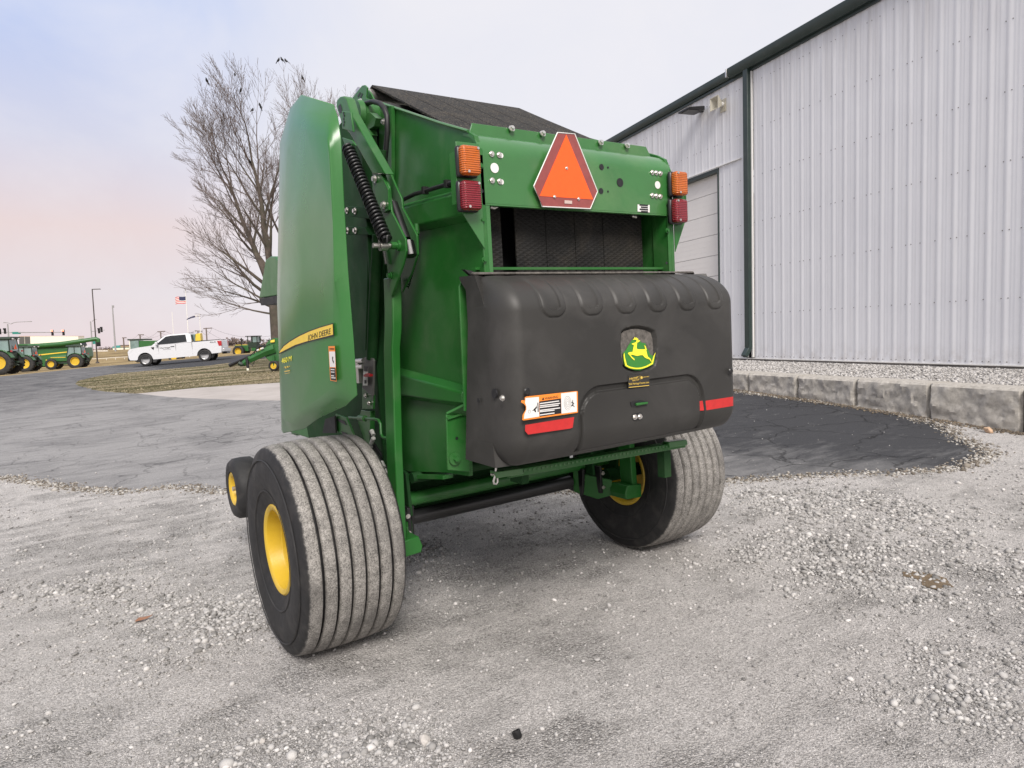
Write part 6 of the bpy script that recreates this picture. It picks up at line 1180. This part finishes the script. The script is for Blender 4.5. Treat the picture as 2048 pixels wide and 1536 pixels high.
lp = pole('lamp_post', 'tall dark parking lot lamp post with one flat head, between the tractors and the pickup', 'lamp post', b_, t_, .10, .07, M['dpole'])
Lp = t_[2]-lp.location.z
part('lamp_head', MB().loft([[tuple(RV*x+FV*y+Vector((0, 0, Lp+z))) for y, z in ((-.18, .0), (.18, .0), (.12, .10), (-.12, .10))] for x in (0, 1.15)]), M['dpole'], lp, bevel=.02); part('base_shoe', MB().lathe([(0, .28), (.25, .2), (.3, .1)], 'z', 12), M['dpole'], lp)
# traffic signal mast with twin street lights
def signal_head(par, p, on, m_on, n_=3):
    p = Vector(p); hd = part('signal_head', MB().box(p, (.42, .30, 1.15)), M['black'], par, bevel=.03)
    for k in range(3): part('signal_lamp', MB().tube([tuple(p+Vector((0, 0, .36-.36*k))-FV*.14), tuple(p+Vector((0, 0, .36-.36*k))-FV*.20)], .15, 12), m_on if (k == 0 and on) else M['ink'], hd)
    part('signal_visor', MB().tube([tuple(p+Vector((0, 0, .40))-FV*.16), tuple(p+Vector((0, 0, .40))-FV*.34)], .17, 12, caps=False), M['sigred'] if on else M['black'], hd)
q = [(-7.644, 169.56, -0.131), (-7.09, 169.792, 7.149), (-7.201, 169.724, 5.429), (1.852, 163.559, 5.141), (-0.25, 164.983, 5.118), (1.597, 163.729, 5.1), (-7.377, 169.725, 4.016), (-5.371, 168.46, 5.158), (-9.032, 170.988, 5.701), (-8.187, 170.421, 5.77)]
sg = pole('traffic_signal', 'traffic signal mast with two lit red heads on a long arm and twin street lights', 'traffic signal', q[0], (q[0][0], q[0][1], q[1][2]), .16, .12, M['pole'])
part('signal_arm', MB().tube(rel(sg, [q[2], q[3]]), [.11, .07], 8), M['pole'], sg, smooth=40)
for k in (4, 5, 6): signal_head(sg, rel(sg, [q[k]])[0], True, M['sigred'])
part('street_sign', MB().box(rel(sg, [[(-6.28, 168.845, 5.288)][0]])[0], (1.4, .1, .45)), M['street'], sg)
for w_ in ([(-7.09, 169.792, 7.149), (-6.655, 169.517, 7.386), (-5.975, 169.066, 7.513), (-3.706, 167.529, 7.529)], [(-7.09, 169.792, 7.149), (-7.577, 170.145, 7.421), (-8.244, 170.604, 7.496)]):
    part('light_arm', MB().tube(rel(sg, w_), .06, 6), M['pole'], sg, smooth=60)
part('street_light', MB().box(rel(sg, [[(-3.957, 167.7, 7.539)][0]])[0], (.9, .3, .14)), M['pole'], sg, bevel=.03); part('street_light', MB().box(rel(sg, [[(-8.12, 170.517, 7.471)][0]])[0], (.5, .3, .14)), M['pole'], sg, bevel=.03)
ar = [(-10.268, 173.036, 5.673), (-7.24, 170.959, 5.406)]
sg2 = part('side_arm', MB().tube(rel(sg, ar), .06, 6), M['pole'], sg)
for k in (8, 9): signal_head(sg, rel(sg, [q[k]])[0], False, M['ink'])
q = [(6.845, 171.861, 0.063), (7.193, 172.25, 7.547), (7.008, 172.194, 5.381), (9.273, 170.678, 5.622), (8.275, 171.344, 5.496), (8.742, 171.049, 5.751)]
sg = pole('traffic_signal', 'smaller traffic signal pole right behind the dark lamp post, heads dark', 'traffic signal', q[0], (q[0][0], q[0][1], q[1][2]), .14, .12, M['pole'])
part('signal_arm', MB().tube(rel(sg, [q[2], q[3]]), .06, 6), M['pole'], sg)
for k in (4, 5): signal_head(sg, rel(sg, [q[k]])[0], False, M['ink'])
part('light_arm', MB().tube(rel(sg, [(7.193, 172.25, 7.547), (7.438, 172.11, 7.864), (7.987, 171.749, 8.006)]), .05, 6), M['pole'], sg, smooth=60)
rs = [(7.137, 171.925, 3.203)][0]
part('street_sign', MB().box(rel(sg, [rs])[0], (.7, .1, 1.1)), M['street'], sg)
q = [(13.625, 203.69, 1.151), (14.048, 204.37, 12.739), (13.816, 204.506, 12.487)]
tp_ = pole('communication_pole', 'slender grey pole left of the pickup, no wires', 'pole', q[0], (q[0][0], q[0][1], q[1][2]), .22, .14, M['pole']); part('antenna_box', MB().box(rel(tp_, [q[2]])[0], (.5, .3, .6)), M['pole'], tp_)
q = [(14.48, 100.099, 0.461), (14.839, 100.578, 9.117)]
fp = pole('flagpole', 'tallest white flagpole, flying the striped flag', 'flagpole', q[0], (q[0][0], q[0][1], q[1][2]), .07, .04, M['white']); tz = q[1][2]-fp.location.z
part('finial', MB().lathe([(tz, .001), (tz+.05, .09), (tz+.2, .09), (tz+.25, .001)], 'z', 10), M['pole'], fp)
def flag_strip(x0, x1, z0, z1, amp=.12, n=10):
    g = []
    for k in range(n+1):
        t = k/n; x = x0+(x1-x0)*t; dz_ = -.28*abs(x)/1.5*abs(x)*.35-.04*math.sin(abs(x)*4); y = amp*math.sin(abs(x)*4.5)
        g.append([tuple(RV*x+FV*(y+dy)+Vector((0, 0, z+dz_))) for dy, z in ((0, z0), (0, z1), (.012, z1), (.012, z0))])
    return MB().loft(g)
fl_ = thing('national_flag', 'red and white striped flag with dark canton blowing left from the tallest pole', 'flag', (fp.location.x, fp.location.y, fp.location.z+tz-.75))
for k in range(9):
    part('flag_stripe', flag_strip(-.9 if k < 5 else -.04, -1.5, -.105*(k+1), -.105*k), M['flagr'] if k % 2 == 0 else M['flagw'], fl_)
part('flag_canton', flag_strip(-.04, -.9, -.525, 0), M['flagb'], fl_)
q = [(15.884, 99.119, 0.133), (16.227, 99.368, 5.9)]
fp2 = pole('flagpole', 'right flagpole, flying the dark flag', 'flagpole', q[0], (q[0][0], q[0][1], q[1][2]), .06, .04, M['white']); tz = q[1][2]-fp2.location.z
f2 = thing('dark_flag', 'small navy flag with white patch blowing left between the flagpoles', 'flag', (fp2.location.x, fp2.location.y, fp2.location.z+tz-.1))
def pf(L): return [tuple(RV*x+FV*.1*math.sin(x*4)+Vector((0, 0, z))) for x, z in L]
part('flag_cloth', MB().prism(pf([(-.55, -.10), (-.55, -.34), (-1.2, -.46), (-1.78, -.66), (-1.70, -.50), (-1.2, -.24)]), FV*.02), M['flagb'], f2); part('flag_patch', MB().prism([tuple(Vector(p)-FV*.02) for p in pf([(-1.0, -.28), (-1.0, -.38), (-1.3, -.46), (-1.3, -.36)])], FV*.01), M['flagw'], f2)
part('flag_halyard', MB().tube(pf([(0, 0), (-.3, -.06), (-.6, -.14)]), .03, 4).prism(pf([(-.35, -.04), (-.35, -.24), (-.56, -.32), (-.56, -.10)]), FV*.02), M['flagw'], f2)
q = [(12.803, 101.242, 0.524), (13.118, 101.509, 6.292)]
pole('flagpole', 'bare white flagpole left of the striped flag', 'flagpole', q[0], (q[0][0], q[0][1], q[1][2]), .055, .04, M['white'])
ups = []
for i, (bx, by, tx, ty, w_, d_, lab) in enumerate(((415, 700, 417, 655, 8, 150, 'utility pole furthest right, next to the dark flag'), (398, 700, 397, 661, 7, 165, 'utility pole just left of the dark flag pole'), (323, 700, 323, 663, 7, 170, 'utility pole above the windscreen of the pickup'), (282, 700, 282, 669, 5, 215, 'utility pole above the bonnet of the pickup'), (249, 700, 249, 675, 4, 260, 'small far utility pole between the grey pole and the pickup'))):
    ups.append((bx, by, tx, ty, w_, d_, lab))
UPX = [(27.489, 157.903, 0.594), (27.935, 158.003, 5.412), (27.071, 158.578, 5.282), (28.604, 157.542, 5.333)]
UP2 = [(28.79, 175.186, 0.565), (29.033, 175.4, 5.097), (28.296, 175.907, 5.184), (29.671, 174.96, 5.013)]
UP3 = [(22.151, 185.766, 0.819), (22.347, 186.019, 5.43), (21.576, 186.534, 5.335), (23.11, 185.499, 5.401)]
UP4 = [(23.286, 239.502, 0.834), (23.597, 239.694, 5.65), (22.884, 240.173, 5.599), (24.3, 239.208, 5.546)]
UP5 = [(23.43, 293.914, 0.886), (23.727, 294.097, 5.489), (23.105, 294.521, 5.512), (24.35, 293.672, 5.466)]
tops = []
for (bx, by, tx, ty, w_, d_, lab), U in zip(ups, (UPX, UP2, UP3, UP4, UP5)):
    t = pole('utility_pole', lab, 'utility pole', (U[0][0], U[0][1], U[0][2]-2), (U[0][0], U[0][1], U[1][2]), .16*d_/150, .13*d_/150, M['wood'], 'air'); t['group'] = 'utility poles along the highway'
    part('crossarm', MB().tube(rel(t, [U[2], U[3]]), .11*d_/150, 6), M['wood'], t); tops.append((Vector(U[2]), Vector(U[3])))
wires = MB()
ext = [(32.033, 118.583, 1.777), (32.123, 118.638, 3.164)][0:2]
chain = [(Vector(ext[0]), Vector(ext[1]))]+tops
def span(a, b, sag, k=10): return [tuple(a+(b-a)*t+Vector((0, 0, -sag*4*t*(1-t)))) for t in np.linspace(0, 1, k)]
wi = thing('power_line', 'thin sagging wires strung between the utility poles', 'wires', tops[0][0])
for (a0, a1), (b0, b1) in zip(chain[:-1], chain[1:]):
    for a, b in ((a0, b0), (a1, b1)): part('wire', MB().tube([tuple(Vector(p)-tops[0][0]) for p in span(a, b, 1.2 if a is not chain[0][0] else 2.0)], .022, 3, caps=False), M['dpole'], wi, smooth=0)
# white rail fence and guard rail, highway bank
fa = [(3.556, 128.059, -0.018), (5.435, 126.782, -0.048), (7.594, 125.328, 0.074), (10.151, 123.598, 0.14)]
M['fwhite'] = mat('white_fence_paint', (.66, .62, .56), .6)
rf = thing('rail_fence', 'low white pipe rail fence between the lamp post and the pickup', 'fence', (fa[0][0], fa[0][1], fa[0][2]-.6))
part('rail', MB().tube(rel(rf, fa), .055, 6), M['fwhite'], rf, smooth=40)
for k, p in enumerate([(3.958, 127.785, -0.033), (6.309, 126.189, -0.04), (7.521, 125.37, -0.005), (8.733, 124.551, 0.031), (9.878, 123.778, 0.069)]):
    part('fence_post', MB().tube(rel(rf, [p, (p[0], p[1], p[2]-.55)]), .05, 6), M['fwhite'], rf)
gr = [(6.884, 217.945, 1.073), (12.623, 214.034, 0.859)]
g_ = thing('guard_rail', 'white guard rail on the highway bank behind the lamp post', 'guard rail', gr[0])
part('beam', MB().tube(rel(g_, gr), .24, 6), M['fwhite'], g_)
for t in np.linspace(.05, .95, 6):
    p = Vector(gr[0])+(Vector(gr[1])-Vector(gr[0]))*t-Vector(g_.location); part('rail_post', MB().tube([tuple(p), tuple(p-Vector((0, 0, .9)))], .09, 6), M['fwhite'], g_)
# far hedges and low sheds on the skyline
M['scrub'] = mat('winter_scrub', (.16, .125, .115), .95, vary=.4, scale=.3)
def clump(name, label, px, seed, w_, h_, n_, m_=None):
    rr = random.Random(seed); base = Vector(px); m2 = MB()
    for k in range(n_):
        a = RV*rr.uniform(-w_/2, w_/2)+FV*rr.uniform(-2, 2); hh = h_*(.45+.55*rr.random())*(1-.5*abs(a.dot(RV))/(w_/2))
        z = rr.random()*hh; s_ = rr.uniform(.25, .6)*h_*.3
        p = a+Vector((0, 0, z)); d1 = Vector((rr.gauss(0, 1), rr.gauss(0, 1), rr.gauss(0, 1))).normalized()*s_; d2 = Vector((rr.gauss(0, 1), rr.gauss(0, 1), rr.gauss(0, 1))).normalized()*s_
        m2.add([p-d1, p+d2, p+d1, p-d2], [(0, 1, 2), (0, 2, 3)])
    t = thing(name, label, 'trees', base); part('branches', m2, m_ or M['scrub'], t, smooth=0, kind='stuff'); return t
for k, (px, w_, h_, lab) in enumerate(zip([(25.11, 377.541, 0.673), (33.027, 372.167, 0.616), (68.277, 348.267, 0.73), (73.428, 344.777, 0.777), (84.11, 337.518, 0.616), (40.548, 367.062, 0.573)], (26, 16, 22, 18, 26, 20), (2.4, 1.6, 3.4, 5, 4.5, 2.2), ('low brown scrub on the skyline right of the lamp post', 'far scrub on the skyline left of the green combine cab', 'far brown trees on the skyline right of the pickup', 'rounded far tree beside the taillight of the pickup', 'far brown trees behind the old tractor', 'far hedge hidden behind the pickup'))):
    clump('far_scrub', lab, px, k, w_, h_, 500)
gb = [(25.505, 340.953, 0.859)][0]
gs = thing('far_shed', 'small far green roofed shed on the skyline left of the pickup', 'shed', (gb[0], gb[1], gb[2]-1), (0, 0, -YAW))
part('wall', MB().box((2, 0, 1), (7, 4, 2)), M['offw'], gs); part('roof', MB().prism([(-1.8, -2.2, 2), (5.8, -2.2, 2), (5.8, 0, 3), (-1.8, 0, 3)], (0, .2, 0)), M['street'], gs)
s2 = [(29.11, 338.514, 0.942)][0]
gs = thing('far_shed', 'far tan hut on the skyline touching the combine cab', 'shed', (s2[0], s2[1], s2[2]-1), (0, 0, -YAW)); part('wall', MB().box((0, 0, 1.4), (5, 4, 2.8)), mat('tan_wall', (.36, .26, .17), .8), gs); part('roof', MB().box((0, 0, 2.9), (5.4, 4.4, .3)), M['wood'], gs)
# ---------------------------------------------------------------- loose gravel, grass, small things on the ground
def ico():
    t = (1+5**.5)/2; v = np.array([(-1, t, 0), (1, t, 0), (-1, -t, 0), (1, -t, 0), (0, -1, t), (0, 1, t), (0, -1, -t), (0, 1, -t), (t, 0, -1), (t, 0, 1), (-t, 0, -1), (-t, 0, 1)])/math.sqrt(1+t*t)
    f = np.array([(0, 11, 5), (0, 5, 1), (0, 1, 7), (0, 7, 10), (0, 10, 11), (1, 5, 9), (5, 11, 4), (11, 10, 2), (10, 7, 6), (7, 1, 8), (3, 9, 4), (3, 4, 2), (3, 2, 6), (3, 6, 8), (3, 8, 9), (4, 9, 5), (2, 4, 11), (6, 2, 10), (8, 6, 7), (9, 8, 1)])
    return v, f
IV, IFc = ico()
def ground_z(P): return HV(P)
def wiggle(P):
    return np.array([.010*mnoise.noise(Vector((x*1.7, y*1.7, 0)))+.006*mnoise.noise(Vector((x*4, y*4, 3))) for x, y in P])
PATCH = [(p, r_, d_) for p, r_, d_ in zip([(-1.523, -0.933), (-1.852, -0.674), (-1.193, -0.95), (-1.158, -1.228), (-1.93, -0.234), (-1.618, 0.525), (-1.904, 0.257), (-1.427, 0.916), (-0.647, -0.689), (1.026, -2.244), (1.976, -1.977), (1.168, -1.843), (1.585, -1.422), (2.484, -1.278), (3.81, -1.217), (1.919, -0.727), (2.807, -0.576), (1.105, -0.856), (0.525, -2.281), (-2.01, 1.044), (-2.311, 1.914), (-0.113, 0.936), (0.263, 1.24), (0.552, 0.959), (2.701, -0.032), (3.515, -0.436)], (.38, .3, .22, .2, .22, .22, .3, .3, .14, .38, .5, .35, .5, .5, .6, .5, .6, .4, .2, .3, .4, .22, .3, .3, .5, .5), (1.3, 1., 1., 1., .8, .7, .7, .8, .6, 1.2, 1.2, .8, .9, .8, .9, .8, .8, .7, .5, .5, .5, .9, .5, .4, .8, .8))]
def density(P):
    d = np.full(len(P), .20)
    nz = np.array([mnoise.fractal(Vector((x*.9, y*.9, 7)), .9, 2., 4) for x, y in P]); d += np.clip(nz, 0, 1)*.35
    for (cx, cy), r_, a in PATCH:
        q = ((P[:, 0]-cx)**2+(P[:, 1]-cy)**2)/(r_*r_); d += a*np.exp(-q)*np.clip(.55+nz*1.2, .1, 1.4)
    return d
# candidates inside the camera's view of the yard, size growing with distance so that far ones still read
NS = 420000
u = rng.random(NS); ang = YAW+rng.uniform(-.72, .72, NS); rad = 1.6*np.exp(u*math.log(16/1.6))
P = np.stack([-2.31+rad*np.sin(ang), -3.49+rad*np.cos(ang)], 1)
inz = inside(P, ZP['asphalt']) | inside(P, ZP['grass']) | inside(P, ZP['concrete']); behind = ((P[:, 0]-WALL0.x)*DY-(P[:, 1]-WALL0.y)*DX) > -nwall-.02
edge_ok = rng.random(NS) < np.where(inz, .02, 1.0)
dens = density(P)
keep = (rng.random(NS) < np.clip(dens, 0, 1.2)*.62) & edge_ok & ~behind & (~inz | (rad < 11))
P = P[keep]; rad = rad[keep]; dn = dens[keep]; n = len(P)
size = np.exp(rng.normal(math.log(.0046), .48, n))*np.clip(.60+.38*dn, .65, 1.25)*np.clip(rad/3.2, .9, 1.6)
size = np.clip(size, .002, .024); zb = ground_z(P)+wiggle(P)
big = size > .0072; kb = np.flatnonzero(big)[:52000]; ks = np.flatnonzero(~big)[:115000]
OV = np.array([(1, 0, 0), (-1, 0, 0), (0, 1, 0), (0, -1, 0), (0, 0, 1), (0, 0, -1)], float); OF = np.array([(0, 2, 4), (2, 1, 4), (1, 3, 4), (3, 0, 4), (2, 0, 5), (1, 2, 5), (3, 1, 5), (0, 3, 5)])
def scatter(name, P, zb, size, m_, sink=.25, V0=IV, F0=IFc):
    n = len(P); q = rng.normal(size=(n, 4)); q /= np.linalg.norm(q, axis=1)[:, None]; k = len(V0)
    w, x, y, z = q.T
    Rm = np.stack([1-2*(y*y+z*z), 2*(x*y-z*w), 2*(x*z+y*w), 2*(x*y+z*w), 1-2*(x*x+z*z), 2*(y*z-x*w), 2*(x*z-y*w), 2*(y*z+x*w), 1-2*(x*x+y*y)], 1).reshape(n, 3, 3)
    sc_ = size[:, None]*rng.uniform(.6, 1.3, (n, 3))
    V = (V0[None]*(1+rng.uniform(-.28, .22, (n, k, 1))))*sc_[:, None, :]
    V = np.einsum('nij,nkj->nki', Rm, V); V[:, :, 2] *= .75
    V[:, :, 0] += P[:, 0, None]; V[:, :, 1] += P[:, 1, None]; V[:, :, 2] += (zb+size*sink)[:, None]
    me = bpy.data.meshes.new(name); me.vertices.add(n*k); me.vertices.foreach_set('co', V.ravel())
    F = (F0[None]+(np.arange(n)*k)[:, None, None]).reshape(-1, 3)
    me.loops.add(F.size); me.loops.foreach_set('vertex_index', F.ravel()); me.polygons.add(len(F)); me.polygons.foreach_set('loop_start', np.arange(len(F))*3); me.polygons.foreach_set('loop_total', np.full(len(F), 3))
    a = me.attributes.new('tone', 'FLOAT', 'POINT'); a.data.foreach_set('value', np.repeat(rng.random(n), k))
    me.materials.append(m_); me.update(calc_edges=True); me.validate(); return link(name, me)
def stone_mat(name, stops):
    m = bpy.data.materials.new(name); m.use_nodes = True; t = m.node_tree; b = t.nodes['Principled BSDF']
    at = N(t, 'ShaderNodeAttribute', attribute_name='tone'); v = N(t, 'ShaderNodeTexCoord').outputs['Object']
    c = ramp(t, at.outputs['Fac'], stops); c = mixc(t, ramp(t, noise(t, v, 190, 3), [(.4, 0.), (.7, .35)]), c, (.30, .28, .26))
    t.links.new(c, b.inputs['Base Color']); b.inputs['Roughness'].default_value = .9; b.inputs['Specular IOR Level'].default_value = .25; return m
M['stone'] = stone_mat('limestone_chips', [(0, (.15, .147, .143)), (.3, (.30, .293, .285)), (.65, (.43, .42, .41)), (.92, (.53, .515, .50)), (1, (.68, .66, .645))])
o = scatter('loose_gravel', P[kb], zb[kb], size[kb], M['stone']); o['kind'] = 'stuff'
o = scatter('fine_gravel', P[ks], zb[ks], size[ks], M['stone'], .2, OV, OF); o['kind'] = 'stuff'
# white crushed rock along the foot of the building, on the terrace
n = 20000; s_ = rng.uniform(-4, 11, n); k_ = rng.uniform(.05, 1, n)**.8*(nwall-.47)
P = np.stack([WALL0.x+DX*s_-DY*k_, WALL0.y+DY*s_+DX*k_], 1)
o = scatter('terrace_rock', P, .712+.02*rng.random(n), rng.uniform(.010, .027, n), stone_mat('white_rock', [(0, (.22, .21, .20)), (.5, (.40, .385, .37)), (1, (.60, .58, .56))])); o['kind'] = 'stuff'
# leaf litter and soil along the foot of the retaining wall
n = 2600; s_ = sB0+rng.uniform(-1.5, 6, n); k_ = nwall+np.abs(rng.normal(0, .09, n))+.0
P = np.stack([WALL0.x+DX*s_-DY*k_, WALL0.y+DY*s_+DX*k_], 1)
o = scatter('leaf_litter', P, ground_z(P)+.004, rng.uniform(.006, .018, n), stone_mat('dead_leaves', [(0, (.05, .04, .03)), (.5, (.11, .085, .06)), (1, (.22, .17, .11))])); o['kind'] = 'stuff'
# brown damp stains pressed into the gravel
M['stain'] = mat('brown_damp_grit', (.145, .105, .065), .9, vary=.35, scale=40, bump=.6, bscale=160)
def blob(px, name='gravel_stain'):
    L = [(x, y, H(x, y)+wiggle([(x, y)])[0]+.004) for x, y in px]; c = np.mean(L, 0)
    out = []
    for a, b in zip(L, L[1:]+L[:1]):
        for t in (0, .33, .66): out.append(tuple(np.array(a)+(np.array(b)-np.array(a))*t+np.append(rng.normal(0, .012, 2), 0)))
    m_ = MB(); m_.add([tuple(c)]+out, [(0, i+1, (i+1) % len(out)+1) for i in range(len(out))]); o = part(name, m_, M['stain'], None, smooth=0); o['kind'] = 'structure'
blob([(1.783, -1.459), (1.872, -1.507), (1.895, -1.607), (1.863, -1.682), (1.771, -1.753), (1.68, -1.704), (1.682, -1.645), (1.765, -1.58), (1.74, -1.514)]); blob([(1.671, -1.286), (1.716, -1.329), (1.676, -1.35), (1.636, -1.311)])
# dry grass blades on the island and along its edge
n = 26000; rr_ = rng.random(n); ang = YAW+rng.uniform(-.66, -.24, n); rad = 18*np.exp(rr_*math.log(48/18)); P = np.stack([-2.31+rad*np.sin(ang), -3.49+rad*np.cos(ang)], 1)
P = P[inside(P, ZP['grass'])]; n = len(P); zb = ground_z(P); hb = rng.uniform(.010, .038, n); wb = rng.uniform(.010, .024, n); th = rng.uniform(0, 6.28, n); ln = rng.normal(0, .05, (n, 2))
V = np.zeros((n, 3, 3)); V[:, 0] = np.stack([P[:, 0]-wb*np.cos(th), P[:, 1]-wb*np.sin(th), zb], 1); V[:, 1] = np.stack([P[:, 0]+wb*np.cos(th), P[:, 1]+wb*np.sin(th), zb], 1); V[:, 2] = np.stack([P[:, 0]+ln[:, 0], P[:, 1]+ln[:, 1], zb+hb], 1)
me = bpy.data.meshes.new('grass_blades'); me.from_pydata(V.reshape(-1, 3).tolist(), [], np.arange(n*3).reshape(-1, 3).tolist()); a = me.attributes.new('tone', 'FLOAT', 'POINT'); gn = np.array([mnoise.fractal(Vector(((x*.86-y*.5)*.2, (x*.5+y*.86)*.9, 0)), .9, 2., 4) for x, y in P]); a.data.foreach_set('value', np.repeat(np.clip(.5+gn*1.3+rng.normal(0, .15, n), 0, 1), 3))
me.materials.append(stone_mat('dry_grass_blade', [(0, (.09, .088, .034)), (.45, (.17, .145, .07)), (1, (.40, .33, .22))])); o = link('grass_blades', me); o['kind'] = 'stuff'
# crumbs of soil and stone along the ragged tarmac edge
bd = np.array(ZP['asphalt']); ii = rng.integers(0, len(bd), 40000); tt = rng.random(40000)[:, None]; P = bd[ii]*(1-tt)+bd[(ii+1) % len(bd)]*tt; P = P+rng.normal(0, .07, P.shape)
P = P[(np.hypot(P[:, 0]+2.31, P[:, 1]+3.49) < 14) & (P[:, 1] < 10)][:9000]; n = len(P)
o = scatter('edge_crumbs', P, ground_z(P)+wiggle(P), np.exp(rng.normal(math.log(.009), .4, n)), stone_mat('soil_and_chips', [(0, (.09, .075, .055)), (.45, (.20, .17, .135)), (.75, (.38, .36, .33)), (1, (.55, .53, .50))])); o['kind'] = 'stuff'
# single things lying about
def rock(px, s_, label, col, name='stone'):
    x, y = px; m_ = MB(); r_ = random.Random(int(x*1000)); vs = [tuple(Vector(v)*s_*r_.uniform(.75, 1.15)) for v in IV]; vs = [(a, b*.8, c*.6) for a, b, c in vs]; m_.add(vs, IFc.tolist())
    o = part(name, m_, col, None, bevel=s_*.12, smooth=0, loc=(x, y, H(x, y)+s_*.35), rot=(r_.random(), 0, r_.random()*6)); return tag(o, label, 'stone')
M['paler'] = mat('pale_rock', (.50, .47, .44), .9, vary=.2, scale=30, bump=.5, bscale=40); M['tanr'] = mat('tan_rock', (.48, .33, .22), .9, vary=.2, scale=20, bump=.5, bscale=40)
g0 = [(-1.186, -1.16), (-1.69, -0.747), (6.69, -0.025), (-0.785, -1.347), (-0.793, -1.438), (-1.523, -0.618), (-1.443, 0.067)]
rock(g0[0], .036, 'largest pale stone in the gravel patch left of the black cap', M['paler']); rock(g0[1], .020, 'white stone alone at the bottom of the gravel, left of the largest stone', M['paler']); rock(g0[2], .075, 'tan stone at the foot of the retaining wall', M['tanr'])
cap = [(-0.895, -1.345)][0]
cp = thing('black_cap', 'small black plastic cap lying on the pale gravel', 'cap', (cap[0], cap[1], H(*cap)+.004), (R(62), 0, R(20)))
part('shell', MB().lathe([(-.014, .001), (-.014, .013), (-.008, .017), (.016, .018), (.016, .015), (-.006, .014)], 'y', 20, (0, 0, .016)), M['black'], cp, smooth=40)
lf_ = [(-1.924, 0.949)][0]
M['leaf'] = mat('dead_leaf', (.30, .15, .09), .8)
tag(part('dead_leaf', MB().prism([(-.045, 0, 0), (-.02, .02, .01), (.02, .015, .004), (.05, 0, .016), (.02, -.016, .008), (-.02, -.012, .004)], (0, 0, .003)), M['leaf'], None, loc=(lf_[0], lf_[1], H(*lf_)+.006)), 'curled brown dead leaf on the gravel left of the near tyre', 'leaf')
